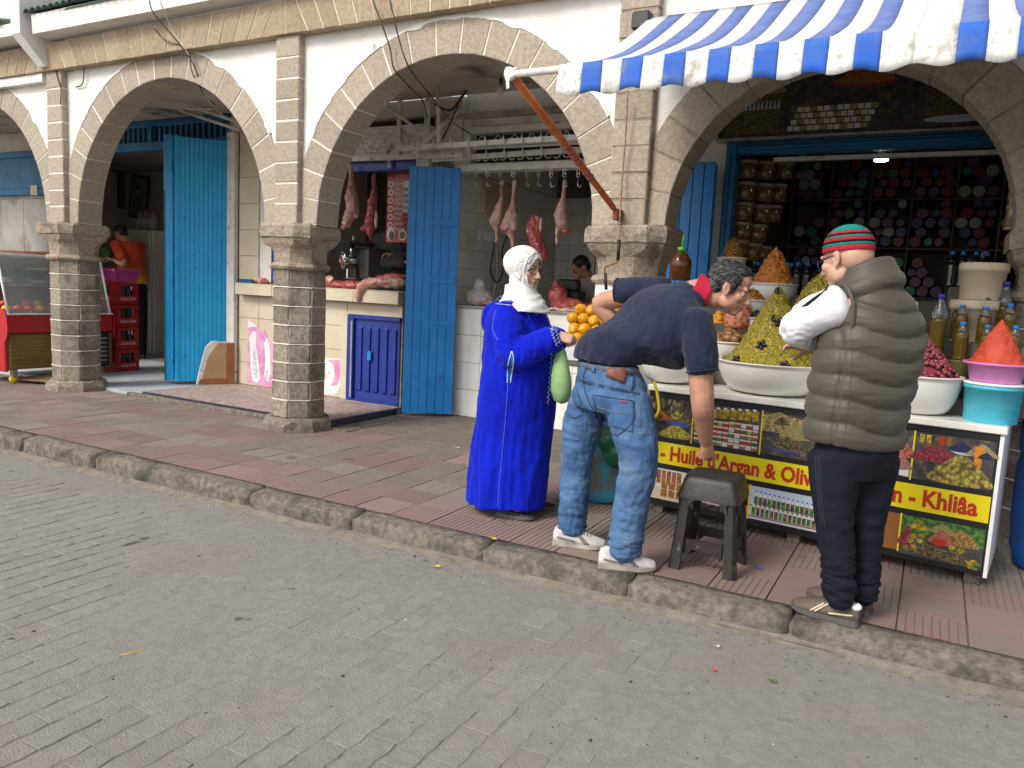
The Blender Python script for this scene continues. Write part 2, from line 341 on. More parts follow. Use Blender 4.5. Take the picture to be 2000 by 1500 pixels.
# pavement
pav = MB()
pav.box(-60, 60, KY1-.005, 30, -.3, -.012)
pave = pav.build('pavement', 'pave_bed', kind='structure')
TS = .27
def tile_mesh(grooved, sx, sy, ng=8, seed=0):
    r = random.Random(seed); g = .0022; x0, x1, y0, y1 = -sx/2+g, sx/2-g, -sy/2+g, sy/2-g; prof = [(x0, -.014), (x0+.002, 0)]
    if grooved:
        st = (x1-x0)/ng
        for k in range(1, ng):
            c = x0+st*k; prof += [(c-.0035, 0), (c-.001, -.0038), (c+.001, -.0038), (c+.0035, 0)]
    prof += [(x1-.002, 0), (x1, -.014)]
    a = [Vector((x, y0, z-.0)) for x, z in prof]; b = [Vector((x, y1, z)) for x, z in prof]; m = MB(); n = len(prof)
    m.add(a+b, [(i, i+1, n+i+1, n+i) for i in range(n-1)] + [tuple(range(n))[::-1], tuple(range(n, 2*n))])
    return m.mesh('paving_tile')
TM = {}
for g in (0, 1):
    for c in ('tile_red', 'tile_tan'):
        t = tile_mesh(g, TS, TS, seed=g); t.materials.append(MT[c]); TM[(g, c)] = t
tl = []
x = -9.6; i = 0
while x < 1.6:
    for j in range(7):
        y = KY1+.006+TS*(j+.5)
        px, py = pxy(x, y, 0)
        if -80 < px < 2080 and py < 1560:
            tl.append((Vector((x, y, 0)).length, x, y, i, j))
    x += TS; i += 1
tl.sort(); rest = {}
for k, (d, x, y, i, j) in enumerate(tl):
    if j < 2: c, g = 'tile_red', (1 if (i*7+j*3) % 5 else 0)
    elif j == 2: c, g = 'tile_tan', (0 if i % 3 else 1)
    elif j in (3, 4): c, g = ('tile_red' if (i//3) % 2 else 'tile_tan'), 1
    else: c, g = ('tile_tan' if (i//3) % 2 else 'tile_red'), 1
    if x < -6.4 and j < 4: c = 'tile_tan' if (i//2+j) % 3 else 'tile_red'; g = 0 if (i+j) % 3 else 1
    if x > -1.5 and j < 3: c = 'tile_red'; g = 1 if (i+j) % 3 == 0 else 0
    z = random.uniform(-.002, .0015) + (.006*nz((x, y, 2), .8))
    o = link('paving_tile', TM[(g, c)], parent=pave, loc=(x, y, z)); o.rotation_euler = (random.uniform(-.006, .006), random.uniform(-.006, .006), random.uniform(-.004, .004) + (PI/2 if (g and j > 4 and (i//3) % 3 == 2) else 0))
# ================================================================ arcade
YF, YA, AT = 5.0, 5.055, .27            # pilaster face, arch face, arch thickness
IMP, BB, BT = 1.82, 3.385, 3.66         # impost level, beam underside and top
PIERS = [-8.375, -5.035, -1.905, .60]
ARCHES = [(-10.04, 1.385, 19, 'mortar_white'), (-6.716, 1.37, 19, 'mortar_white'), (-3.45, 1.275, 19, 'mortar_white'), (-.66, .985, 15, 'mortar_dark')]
RT_ = .262
bld = thing('arcade_building', 'long white and tan stone arcade with round arches, all along the pavement', 'building')
def jit(p, a=.003): return Vector(p) + Vector((random.uniform(-a, a), 0, random.uniform(-a, a)))
for ai, (cx, r, nv, mort) in enumerate(ARCHES):
    lo = -1e9 if ai == 0 else PIERS[ai-1]; hi = PIERS[ai] if ai < len(PIERS) else 1e9
    cl = lambda x: max(lo+.004, min(hi-.004, x))
    R = r+RT_; cz = IMP
    # mortar core
    mb = MB(); N = 48; rings = []
    for k in range(N+1):
        t = PI*k/N; c, s = math.cos(t), math.sin(t); x1, x2 = cl(cx-c*(r+.004)), cl(cx-c*(R-.004))
        rings.append([Vector((x1, YA+.004, cz+s*(r+.004))), Vector((x2, YA+.004, cz+s*(R-.004))), Vector((x2, YA+AT-.004, cz+s*(R-.004))), Vector((x1, YA+AT-.004, cz+s*(r+.004)))])
    mb.loft(rings); arch = mb.build('arch', mort, bld)
    tj = [PI*k/nv + (random.uniform(-.012, .012) if 0 < k < nv else 0) for k in range(nv+1)]
    for k in range(nv):
        t0, t1 = tj[k], tj[k+1]; g = .0055/r; P = []
        for q in range(4): t = t0+g+(t1-t0-2*g)*q/3; P.append(Vector((cl(cx-math.cos(t)*r), YA, cz+math.sin(t)*r)))
        g2 = .0055/R
        for q in range(4): t = t1-g2-(t1-t0-2*g2)*q/3; P.append(Vector((cl(cx-math.cos(t)*R), YA, cz+math.sin(t)*R)))
        P = [jit(p, .0025) for p in P]; o = random.uniform(-.003, .002)
        for p in P: p.y += o
        if min(p.x for p in P) > 1.4: continue
        MB().slab(P[::-1], (0, AT-o, 0), .005).build('voussoir', 'stone', arch)
    # plaster spandrels
    mb = MB(); N = 40; top = BB+.03
    X0, X1 = (cx-R-.02, cx+R+.02); X0 = max(X0, lo); X1 = min(X1, hi)
    xs = [X0+(X1-X0)*k/N for k in range(N+1)]; rg = []
    for x in xs:
        d = x-cx; z = cz+math.sqrt(max(0, (R-.006)**2-d*d)); z = min(z, top-.002)
        rg.append([Vector((x, YA+.012, z)), Vector((x, YA+.012, top)), Vector((x, YA+AT-.02, top)), Vector((x, YA+AT-.02, z))])
    if ai < 3:      # whitewash bleeding over the outer edge of the stones
        wb = MB(); rg2 = []
        for k in range(121):
            t = PI*(.16+.68*k/120); c, s = math.cos(t), math.sin(t); dd = .006+max(0, nz((t*9, ai, 0), 1.0)*.045+nz((t*40, ai, 3), 1.0)*.018); r0 = R-dd; x = lambda r_: cl(cx-c*r_)
            rg2.append([Vector((x(r0), YA-.0045, cz+s*r0)), Vector((x(R+.012), YA-.0045, cz+s*(R+.012))), Vector((x(R+.012), YA+.013, cz+s*(R+.012))), Vector((x(r0), YA-.002, cz+s*r0))])
        wb.loft(rg2); wb.build('whitewash_edge', 'plaster_white', bld)
    mb.loft(rg); mb.build('spandrel_wall', 'plaster_white', bld)
# infill over pier 3 and 4
# pilasters above the capitals
for pi, X in enumerate(PIERS):
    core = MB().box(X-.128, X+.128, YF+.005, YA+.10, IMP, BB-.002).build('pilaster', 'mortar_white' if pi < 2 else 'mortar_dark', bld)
    n = 9; h = (BB-IMP)/n
    for k in range(n):
        z0, z1 = IMP+h*k+.006, IMP+h*(k+1)-.006; a = random.uniform(-.003, .003)
        P = [jit((X-.133, YF+a, z0)), jit((X+.133, YF+a, z0)), jit((X+.133, YF+a, z1)), jit((X-.133, YF+a, z1))]
        MB().slab(P, (0, .11, 0), .008).build('stone_block', 'stone', core)
# column, built once and copied under each pier
def ngon(r, z, n=8, ph=PI/8, sq=0.0, c=(0, 0)):
    o = []
    for j in range(n):
        a = 2*PI*j/n+ph; rr = r*(1+sq*(abs(math.cos(2*(a)))-.7)); o.append(Vector((c[0]+rr*math.cos(a), c[1]+rr*math.sin(a), z)))
    return o
def chsq(h, ch, z):   # square with chamfered corners, 8 points, same order as ngon
    p = []
    for j in range(8):
        a = 2*PI*j/8+PI/8; sx, sy = (1 if math.cos(a) > 0 else -1), (1 if math.sin(a) > 0 else -1)
        p.append(Vector((sx*h, sy*(h-ch), z)) if abs(math.cos(a)) > abs(math.sin(a)) else Vector((sx*(h-ch), sy*h, z)))
    return p
def dens(rings, m):   # split each octagon side so the surface can be roughened
    out = []
    for r in rings:
        q = []
        for j in range(len(r)):
            a, b = r[j], r[(j+1) % len(r)]
            for k in range(m): q.append(a.lerp(b, k/m))
        out.append(q)
    return out
colm = None
RC = .245
for pi, X in enumerate(PIERS):
    part = []
    core = MB().loft([ngon(RC-.016, .08), ngon(RC-.016, 1.47)]).build('column', 'mortar_dark', bld, loc=(X, 5.19, 0)) if pi == 0 else None
    if pi == 0:
        n = 8; z0, z1 = .115, 1.445; h = (z1-z0)/n; ap = RC
        for k in range(n):
            for j in range(8):
                a0, a1 = 2*PI*j/8+PI/8, 2*PI*(j+1)/8+PI/8; za, zb = z0+h*k+.005, z0+h*(k+1)-.005
                p0, p1 = Vector((RC*math.cos(a0), RC*math.sin(a0), 0)), Vector((RC*math.cos(a1), RC*math.sin(a1), 0)); nn = -(p0+p1).normalized()
                q0, q1 = p0.lerp(p1, .022), p0.lerp(p1, .978); off = random.uniform(-.004, .003)
                P = [q0+Vector((0, 0, za)), q1+Vector((0, 0, za)), q1+Vector((0, 0, zb)), q0+Vector((0, 0, zb))]
                P = [p - nn*off + Vector([random.uniform(-.003, .003) for _ in range(3)]) for p in P]
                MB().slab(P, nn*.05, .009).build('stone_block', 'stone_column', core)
        ring = MB().loft(dens([ngon(.235, 1.425), ngon(.27, 1.432), ngon(.283, 1.455), ngon(.27, 1.482), ngon(.24, 1.488)], 4)).mesh('column_ring'); rough_mesh(ring, .006, 14)
        cap = dens([ngon(.238, 1.482), ngon(.24, 1.52), ngon(.246, 1.57), ngon(.258, 1.61), chsq(.262, .10, 1.65), chsq(.275, .09, 1.685), chsq(.278, .09, 1.70)], 5)
        capm = MB().loft(cap).mesh('capital'); rough_mesh(capm, .009, 9)
        aba = dens([chsq(.26, .09, 1.698), chsq(.292, .10, 1.706), chsq(.297, .10, 1.75), chsq(.295, .10, 1.80), chsq(.282, .095, 1.822), chsq(.2, .05, 1.823)], 6)
        abm = MB().loft(aba).mesh('abacus'); rough_mesh(abm, .010, 11)
        bas = dens([ngon(.315, -.02), ngon(.315, .06), ngon(.30, .095), ngon(.262, .118), ngon(.2, .12)], 5); bsm = MB().loft(bas).mesh('column_base'); rough_mesh(bsm, .014, 9)
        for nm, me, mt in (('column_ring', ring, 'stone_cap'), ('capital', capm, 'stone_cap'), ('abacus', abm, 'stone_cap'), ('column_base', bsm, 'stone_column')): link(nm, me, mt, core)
        for k in range(1, n):
            zz = z0+h*k; bead = MB().loft(dens([ngon(RC-.02, zz-.0055), ngon(RC+.0015, zz-.0045), ngon(RC+.0015, zz+.0045), ngon(RC-.02, zz+.0055)], 4), caps=False).mesh('mortar_line'); rough_mesh(bead, .0035, 18, k); link('mortar_line', bead, 'mortar_white', core)
        colm = core
    else:
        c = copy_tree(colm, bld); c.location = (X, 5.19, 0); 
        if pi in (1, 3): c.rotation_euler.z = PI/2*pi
MB().loft(dens([ngon(RC+.004, .10), ngon(RC+.006, .8), ngon(RC+.004, 1.43)], 3)).build('painted_shaft', 'plaster_white', [c for c in bld.children if c.name.startswith('column') and abs(c.location.x-PIERS[2]) < .01][0])
# beam: soldier course leaning like a flat arch
for b in range(-1, 4):
    a0 = PIERS[b] if b >= 0 else -11.8; a1 = PIERS[b+1] if b < 3 else 3.0
    if b == 3: a0 = PIERS[3]
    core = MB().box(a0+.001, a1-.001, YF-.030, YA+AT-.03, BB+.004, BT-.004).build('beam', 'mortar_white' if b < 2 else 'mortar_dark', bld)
    n = max(3, int((a1-a0)/.182)); mid = (a0+a1)/2
    for k in range(n):
        x0, x1 = a0+(a1-a0)*k/n, a0+(a1-a0)*(k+1)/n
        sl = lambda x: (x-mid)*.055 if 0 < (x-a0) < (a1-a0)-.001 else 0
        P = [jit((x0+.005-sl(x0), YF-.036, BB)), jit((x1-.005-sl(x1), YF-.036, BB)), jit((x1-.005+sl(x1), YF-.036, BT)), jit((x0+.005+sl(x0), YF-.036, BT))]
        if min(p.x for p in P) > 1.6: continue
        MB().slab(P, (0, .3, 0), .005).build('stone_block', 'stone_beam', core)
# wall above the beam, eaves with green tiles
MB().box(-8.2, 8, YF+.02, YF+.3, BT, 7).build('upper_wall', 'plaster_white', bld)
MB().box(-20, -8.6, YF+.10, YF+.3, BT+.05, 7).build('upper_wall', 'plaster_white', bld)
# far-left neighbour: white strip under its beam
MB().box(-11.8, -8.56, YF-.01, YA+.011, BB-.09, BB-.004).build('plaster_strip', 'plaster_white', bld)
MB().box(.75, 8, YA+.02, YA+AT, 1.82, BB).build('spandrel_wall', 'plaster_white', bld)
ev = MB()
ev.slab([(-8.38, 4.80, 3.70), (-4.2, 4.86, 3.72), (-4.2, 4.86, 3.93), (-8.38, 4.79, 3.88)], (0, .5, -.03))
eo = ev.build('eave', 'plaster_white', bld)
for k in range(26):
    x = -8.40+k*.105; y0 = 4.75
    rg = []
    for (y, z, rr) in ((y0, 3.895, .046), (y0+.14, 3.94, .043), (y0+.3, 4.0, .04)):
        rg.append([Vector((x+rr*math.cos(PI*q/6), y, z+rr*math.sin(PI*q/6)*1.1)) for q in range(7)] + [Vector((x+(rr-.013)*math.cos(PI*(6-q)/6), y, z+(rr-.013)*math.sin(PI*(6-q)/6)*1.1)) for q in range(7)])
    MB().loft(rg).build('roof_tile', 'green_roof', eo, True)
MB().slab([(-8.42, 4.80, 3.875), (-4.2, 4.80, 3.92), (-4.2, 5.2, 4.1), (-8.42, 5.2, 4.1)], (0, 0, -.02)).build('roof_bed', 'green_roof', eo)
# white corbel between the two eaves
cb = MB()
cb.slab([(-8.62, 4.72, 3.70), (-8.46, 4.72, 3.70), (-8.46, 4.72, 4.6), (-8.62, 4.72, 4.6)], (0, .4, 0))
cb.loft([[Vector((-8.62, 4.72, 3.70)), Vector((-8.46, 4.72, 3.70)), Vector((-8.46, 5.05, 3.70)), Vector((-8.62, 5.05, 3.70))], [Vector((-8.52, 4.93, 3.42)), Vector((-8.40, 4.93, 3.42)), Vector((-8.40, 5.05, 3.42)), Vector((-8.52, 5.05, 3.42))]])
cb.build('corbel', 'plaster_white', bld)
ev2 = MB(); ev2.slab([(-12, 4.75, 3.72), (-8.64, 4.75, 3.70), (-8.64, 4.75, 3.82), (-12, 4.75, 3.84)], (0, .5, 0)); eo2 = ev2.build('eave', 'plaster_white', bld)
for k in range(8):
    x = -9.6+k*.105; rg = []
    for (y, z, rr) in ((4.70, 3.84, .046), (4.95, 3.9, .042)): rg.append([Vector((x+rr*math.cos(PI*q/6), y, z+rr*math.sin(PI*q/6))) for q in range(7)])
    MB().loft(rg).build('roof_tile', 'green_roof', eo2, True)
# passage ceiling and the shop fronts behind
CZ = 3.22
MB().box(-14, 8, YA+AT-.03, 6.6, CZ, CZ+.1).build('passage_ceiling', 'concrete_ceiling', bld)
# ================================================================ shop rooms behind the arcade
SF = 6.52
mk('blue_edge', (.012, .02, .05), (.03, .035, .05), sc=8, rough=.6)
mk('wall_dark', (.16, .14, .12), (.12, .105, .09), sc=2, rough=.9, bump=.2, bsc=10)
mk('board_dark', (.02, .018, .016), rough=.6)
mk('plaster_pink', (.72, .69, .63), (.64, .60, .54), sc=2.0, rough=.9, bump=.3, bsc=8, dirt=(.33, .30, .26), dsc=2.5, dlo=.55, dhi=.8)
mk('brown_tile', (.46, .30, .16), (.40, .25, .13), sc=4, rough=.5, bump=.05)
mk('brown_edge', (.32, .13, .05), (.26, .10, .04), sc=5, rough=.5)
def tile_run(parent, o, nu, nv, tw, th, m, axis='x', gap=.004, dep=.012, name='wall_tile', skip=None):
    """tiles one by one over a grout sheet; axis: direction the columns run; faces -y (x run) or +x (y run)"""
    t = MB().box(-tw/2+gap/2, tw/2-gap/2, 0, dep, -th/2+gap/2, th/2-gap/2, .003).mesh(name); t.materials.append(MT[m]); o = Vector(o)
    for i in range(nu):
        for j in range(nv):
            if skip and skip(i, j): continue
            c = o + (Vector((tw*(i+.5), 0, th*(j+.5))) if axis == 'x' else Vector((0, tw*(i+.5), th*(j+.5))))
            k = link(name, t, parent=parent, loc=c + Vector((random.uniform(-.0007, .0007), random.uniform(-.0007, .0007), 0)))
            if axis == 'y': k.rotation_euler.z = PI/2
def part(name, m, *boxes, parent=None, b=0.0, smooth=False):
    mb = MB()
    for q in boxes: mb.box(*q, b)
    return mb.build(name, m, parent or bld, smooth)
def planks(name, m, p0, p1, z0, z1, n, thick=.035, parent=None, gap=.004, jitter=.004, back=True):
    """plank leaf standing between two floor points"""
    p0, p1 = Vector((*p0, 0)), Vector((*p1, 0)); d = p1-p0; w = d.length; d.normalize(); nrm = Vector((d.y, -d.x, 0))
    leaf = MB(); T = Matrix(((d.x, -nrm.x, 0, p0.x), (d.y, -nrm.y, 0, p0.y), (0, 0, 1, 0), (0, 0, 0, 1)))
    leaf.box(.004, w-.004, .012, thick, z0+.02, z1-.015, 0, T); lo = leaf.build(name, m, parent or bld)
    for i in range(n):
        a, b = w*i/n+gap/2, w*(i+1)/n-gap/2; q = random.uniform(-jitter, jitter)
        MB().box(a, b, random.uniform(0, .003), .012, z0+random.uniform(0, jitter), z1+q, .003, T).build('plank', m, lo)
    return lo, T, w
# floors
part('shop_floor', 'floor_blue', (-14, -7.42, 5.33, 9.7, -.05, .035))
part('shop_floor', 'terrazzo', (-7.42, -4.86, 5.34, 9.0, -.05, .062))
part('floor_edge', 'blue_edge', (-7.42, -5.34, 5.315, 5.339, -.05, .060), (-4.86, -4.825, 5.33, 6.4, -.05, .060))
part('floor_edge', 'kerb', (-7.6, -5.32, 5.25, 5.314, -.05, .045), b=.012)
part('floor_edge', 'kerb', (-4.75, -4.55, 5.30, 6.3, -.05, .012), b=.006)
part('shop_floor', 'pave_bed', (-4.8, 3, 5.45, 9.4, -.05, .004))
# --- cafe room (arch 1 and the far-left arch)
part('room_wall', 'plaster_dim', (-14, -7.42, 9.6, 9.7, 0, 3.3), (-14.1, -14, 6.5, 9.7, 0, 3.3))
part('room_ceiling', 'concrete_ceiling', (-14, -7.42, 6.6, 9.7, 3.18, 3.25))
part('room_wall', 'plaster_dim', (-7.44, -7.36, SF, 9.7, 0, 3.3))
part('room_wall', 'plaster_dim', (-14, -10.55, SF, SF+.1, .03, 3.25))
mwall = part('wall_cladding', 'grout', (-13.6, -10.55, SF-.02, SF-.004, .03, 2.30))
for i in range(5): part('marble_slab', 'marble_grey', (-13.4+i*.58, -13.4+i*.58+.574, SF-.035, SF-.021, 1.55, 2.29), parent=mwall, b=.003)
part('shelf', 'rust', (-13.5, -10.6, SF-.16, SF-.036, 1.52, 1.545))
sh = part('shutter', 'blue_teal', (-13.2, -11.05, SF-.06, SF-.006, 2.34, 2.95))
part('panel_frame', 'blue_teal', (-13.2, -11.05, SF-.085, SF-.061, 2.34, 2.43), (-13.2, -11.05, SF-.085, SF-.061, 2.86, 2.95), (-11.4, -11.05, SF-.0852, SF-.061, 2.431, 2.859), parent=sh, b=.006)
part('door_frame', 'blue_teal', (-11.0, -10.55, SF-.1, SF-.004, 2.30, 3.2), b=.008)
part('switch_plate', 'cream_tile', (-11.36, -11.2, SF-.10, SF-.086, 2.33, 2.47), parent=sh, b=.004)
# blue transom with upright bars over the cafe door
tr = part('transom_frame', 'blue_teal', (-10.5, -7.44, SF-.06, SF+.06, 2.86, 2.96), (-10.5, -7.44, SF-.06, SF+.06, 3.14, 3.215), (-7.52, -7.44, SF-.0602, SF+.0602, .04, 2.859), b=.008)
for i in range(30): part('upright_bar', 'blue_teal', (-10.4+i*.1, -10.4+i*.1+.045, SF-.04, SF-.015, 2.955, 3.145), parent=tr, b=.008)
part('transom_post', 'blue_teal', (-8.86, -8.78, SF-.07, SF-.041, 2.961, 3.139), parent=tr)
part('transom_board', 'board_dark', (-10.5, -7.53, SF+.02, SF+.035, 2.961, 3.139), parent=tr)
part('door_jamb', 'white_paint', (-7.438, -7.31, SF-.07, SF-.004, .062, 3.0), b=.006)
d1, T1, w1 = planks('cafe_door', 'blue_sky', (-7.80, 6.04), (-7.45, 6.46), .075, 2.90, 11, gap=.003)
d2, T2, w2 = planks('cafe_door', 'blue_sky', (-8.00, 6.03), (-7.84, 6.02), .075, 2.92, 3, gap=.003)
MB().box(-.012, .028, -.006, .045, .07, 2.91, .006, T1).build('door_stile', 'blue_sky', d1)
MB().box(0, .028, -.006, .04, .07, 2.3, .005, T2).build('door_stile', 'blue_worn', d2)
for z in (.35, 1.25, 2.3): MB().tube([T1 @ Vector((w1+.005, -.01, z)), T1 @ Vector((w1+.005, -.01, z+.09))], .011, 8).build('hinge', 'blue_sky', d1, True)
for z in (.3, 1.2, 2.5): MB().tube([T2 @ Vector((w2+.012, -.012, z)), T2 @ Vector((w2+.012, -.012, z+.10))], .010, 8).build('hinge', 'blue_sky', d2, True)
# --- left half of the butcher's
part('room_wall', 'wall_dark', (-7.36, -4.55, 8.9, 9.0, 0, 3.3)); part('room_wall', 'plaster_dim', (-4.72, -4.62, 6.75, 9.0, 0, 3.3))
part('room_ceiling', 'concrete_ceiling', (-7.36, -2.2, 6.6, 9.3, 3.0, 3.05))
cw = part('counter_wall', 'grout', (-7.31, -4.88, SF+.012, SF+.14, .06, 1.13), (-7.31, -6.98, SF+.012, SF+.14, 1.13, 3.1))
tile_run(cw, (-7.305, SF, .064), 5, 4, .335, .266, 'cream_tile', skip=lambda i, j: False)
part('wall_tile', 'cream_tile', (-5.628, -5.625, SF, SF+.01, .064, .07), parent=cw)
tile_run(cw, (-7.305, SF, 1.29), 1, 6, .325, .30, 'cream_tile')
part('wall_tile', 'cream_tile', (-5.626, -4.885, SF, SF+.0115, 1.0, 1.128), parent=cw, b=.003)
part('corner_strip', 'grey_metal', (-6.978, -6.965, SF-.006, SF+.02, 1.28, 3.0), parent=cw)
part('window_jamb', 'plaster_pink', (-6.964, -6.78, SF+.003, SF+.10, 1.28, 2.95)); part('window_jamb', 'blue_navy', (-6.78, -6.72, SF+.01, SF+.09, 1.28, 2.65))
lg = part('counter_ledge', 'grout', (-7.24, -4.86, SF-.10, SF+.45, 1.142, 1.264))
for i in range(4): part('ledge_tile', 'cream_tile', (-7.245+i*.597, -7.245+i*.597+.593, SF-.112, SF-.10, 1.138, 1.262), parent=lg, b=.004)
part('ledge_top', 'cream_tile', (-7.245, -4.858, SF-.112, SF+.45, 1.2635, 1.272), parent=lg, b=.003)
part('counter_ledge', 'grout', (-7.24, -4.86, SF-.08, SF+.45, 1.128, 1.141))
part('lintel', 'blue_navy', (-6.72, -4.76, SF-.03, SF+.09, 2.50, 2.655), b=.01)
# relief tile band over the window
rb = part('relief_band', 'white_paint', (-6.96, -4.60, SF-.01, SF+.08, 2.66, 2.93))
mb = MB()
for i in range(46):
    x = -6.94+i*.05
    for j in range(5):
        if (i*3+j*5) % 4 < 3: mb.box(x, x+.042, SF-.02, SF-.009, 2.69+j*.045, 2.69+j*.045+.014, .004)
        if (i+2*j) % 3 == 0: mb.box(x+.012, x+.026, SF-.0201, SF-.009, 2.69+j*.045, 2.69+j*.045+.04, .004)
mb.build('relief_tile', 'white_paint', rb, kind='stuff')
part('gap_shade', 'board_dark', (-6.9, -4.62, SF+.05, SF+.09, 2.94, 3.02)); part('shelf_rail', 'white_paint', (-6.9, -4.62, SF-.05, SF+.02, 2.925, 2.945))  # near-black sheet painted in for the dark of the gap
part('room_wall', 'plaster_shop', (-6.9, -4.3, SF+.1, SF+.2, 2.66, 3.22))
for x, w in ((-5.0, .05), (-4.66, .06)): part('white_post', 'white_paint', (x, x+w, SF-.045, SF-.015, 2.66, 3.2), b=.005)
part('post_foot', 'white_paint', (-4.80, -4.60, SF-.02, SF+.10, 2.46, 2.659), b=.006)
# hatch: blue sheet-metal door under the counter
part('hatch_jamb', 'cream_tile', (-5.70, -5.60, SF-.006, SF+.02, .063, 1.0))
ht = part('hatch_door', 'blue_navy', (-5.50, -4.90, SF-.005, SF+.011, .08, .955))
part('hatch_frame', 'blue_navy', (-5.598, -5.505, SF-.035, SF+.011, .063, .998), (-5.504, -4.885, SF-.035, SF+.011, .956, .998), (-5.504, -4.9, SF-.03, SF+.011, .063, .08), b=.006)
for i in range(5): MB().slab([(-5.46+i*.115, SF-.022, .17), (-5.40+i*.115, SF-.022, .17), (-5.40+i*.115, SF-.022, .88), (-5.46+i*.115, SF-.022, .88)], (0, .018, 0), .016).build('panel_rib', 'blue_navy', ht)
MB().box(-5.30, -5.25, SF-.05, SF-.02, .52, .62, .006).build('handle', 'blue_mid', ht)
part('hatch_stop', 'grey_metal', (-5.535, -5.512, SF-.045, SF-.036, .10, .93))
# tiled stub wall beside the cafe door
sb = MB()
sb.slab([(-7.52, 6.10, .062), (-7.30, 6.47, .062), (-7.30, 6.47, .56), (-7.43, 6.25, .575), (-7.47, 6.185, .50), (-7.50, 6.13, .25)], (-.05, .03, 0)); st = sb.build('partition_stub', 'white_paint', bld); rough_mesh(st.data, .006, 20)
MB().slab([(-7.478, 6.14, .13), (-7.338, 6.375, .13), (-7.338, 6.375, .548), (-7.385, 6.295, .552), (-7.44, 6.205, .40)], (-.008, .005, 0)).build('wall_tile', 'brown_tile', st)
MB().slab([(-7.336, 6.379, .064), (-7.292, 6.453, .064), (-7.292, 6.453, .552), (-7.336, 6.379, .548)], (-.008, .005, 0)).build('edge_tile', 'brown_edge', st)
MB().slab([(-7.50, 6.10, .064), (-7.338, 6.375, .064), (-7.338, 6.375, .127), (-7.485, 6.127, .127)], (-.008, .005, 0)).build('edge_tile', 'brown_edge', st)
# --- big blue plank door
d3, T3, w3 = planks('butcher_door', 'blue_mid', (-4.735, 6.36), (-4.315, 6.65), .03, 2.535, 6, thick=.06, jitter=.012, gap=.006)
for z, x in ((.95, .30), (1.95, .30), (1.38, .26)): MB().box(w3-x, w3-.004, -.007, .002, z, z+.055, .004, T3).build('strap_hinge', 'blue_mid', d3)
MB().box(w3-.012, w3+.004, .0, .075, .03, 2.53, .004, T3).build('door_edge', 'blue_mid', d3)
# --- right half of the butcher's
RW = part('room_wall', 'grout', (-4.62, -4.47, 6.70, 9.3, 0, 3.2))
tile_run(RW, (-4.46, 6.72, .95), 12, 8, .21, .20, 'white_tile', 'y', skip=lambda i, j: False)
part('wall_render', 'plaster_pink', (-4.469, -4.462, 6.70, 9.3, 2.56, 3.2), parent=RW)
BW = part('room_wall', 'grout', (-4.5, -2.2, 9.2, 9.3, 0, 3.2)); tile_run(BW, (-4.45, 9.188, .95), 11, 8, .20, .20, 'white_tile')
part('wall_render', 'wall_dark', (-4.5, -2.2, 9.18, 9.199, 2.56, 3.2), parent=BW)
part('room_wall', 'plaster_pink', (-2.25, -2.15, 6.3, 9.3, 0, 3.2))
cc = part('counter', 'grout', (-4.44, -2.3, 6.812, 7.35, 0, 1.14)); tile_run(cc, (-4.435, 6.80, .004), 6, 4, .35, .285, 'white_tile'); part('counter_top', 'marble_grey', (-4.45, -2.3, 6.77, 7.37, 1.143, 1.165), parent=cc, b=.004)
part('beam_white', 'white_paint', (-4.40, -2.3, 6.66, 6.82, 2.50, 2.575), b=.008); part('beam_white', 'white_paint', (-4.40, -2.3, 6.66, 6.80, 2.86, 2.93), b=.008)
part('room_wall', 'plaster_shop', (-4.30, -2.2, 6.68, 6.80, 2.931, 3.25)); part('white_post', 'white_paint', (-4.42, -4.22, 6.655, 6.80, 2.576, 3.2), b=.006)
# scroll lattice in the transom
lt = part('lattice', 'white_paint', (-4.21, -2.3, 6.70, 6.72, 2.715, 2.735))
part('lattice_back', 'board_dark', (-4.21, -2.3, 6.76, 6.77, 2.58, 2.855), parent=lt)
sc_ = MB(); zz = MB()
zz.tube([(-.09, 0, -.055), (0, 0, .055), (.09, 0, -.055)], .007, 6); 
sc_.tube([(.045*math.cos(a)*(.35+.65*a/5.5), 0, .045*math.sin(a)*(.35+.65*a/5.5)) for a in [k*.46 for k in range(13)]], .007, 6)
zm, sm_ = zz.mesh('lattice_bar'), sc_.mesh('lattice_scroll')
for me in (zm, sm_): me.materials.append(MT['white_paint'])
for i in range(10): link('lattice_bar', zm, parent=lt, loc=(-4.12+i*.185, 6.71, 2.795))
for i in range(19): o = link('lattice_scroll', sm_, parent=lt, loc=(-4.16+i*.0975, 6.71, 2.645)); o.scale.x = -1 if i % 2 else 1
part('beam_white', 'white_paint', (-4.40, -2.9, 6.655, 6.70, 2.736, 2.742))
# --- spice shop room
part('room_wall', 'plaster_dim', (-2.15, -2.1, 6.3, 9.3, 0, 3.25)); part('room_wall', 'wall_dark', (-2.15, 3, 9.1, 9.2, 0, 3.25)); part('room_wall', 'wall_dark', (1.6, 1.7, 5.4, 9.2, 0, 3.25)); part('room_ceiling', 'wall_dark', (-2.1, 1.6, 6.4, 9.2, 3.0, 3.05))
part('jamb_wall', 'plaster_shop', (-2.1, -1.585, 6.30, 6.42, 0, 3.2))
sf = part('shop_frame', 'blue_teal', (-1.584, -1.50, 6.26, 6.40, 0, 2.58), (-1.4999, 1.2, 6.27, 6.39, 2.495, 2.58), b=.008)
part('frame_bead', 'blue_teal', (-1.47, 1.2, 6.245, 6.268, 2.52, 2.55), parent=sf, b=.006); part('frame_bead', 'blue_teal', (-1.572, -1.545, 6.245, 6.258, .02, 2.49), parent=sf, b=.006)
part('inner_rail', 'white_paint', (-1.25, 1.2, 6.42, 6.47, 2.455, 2.485))
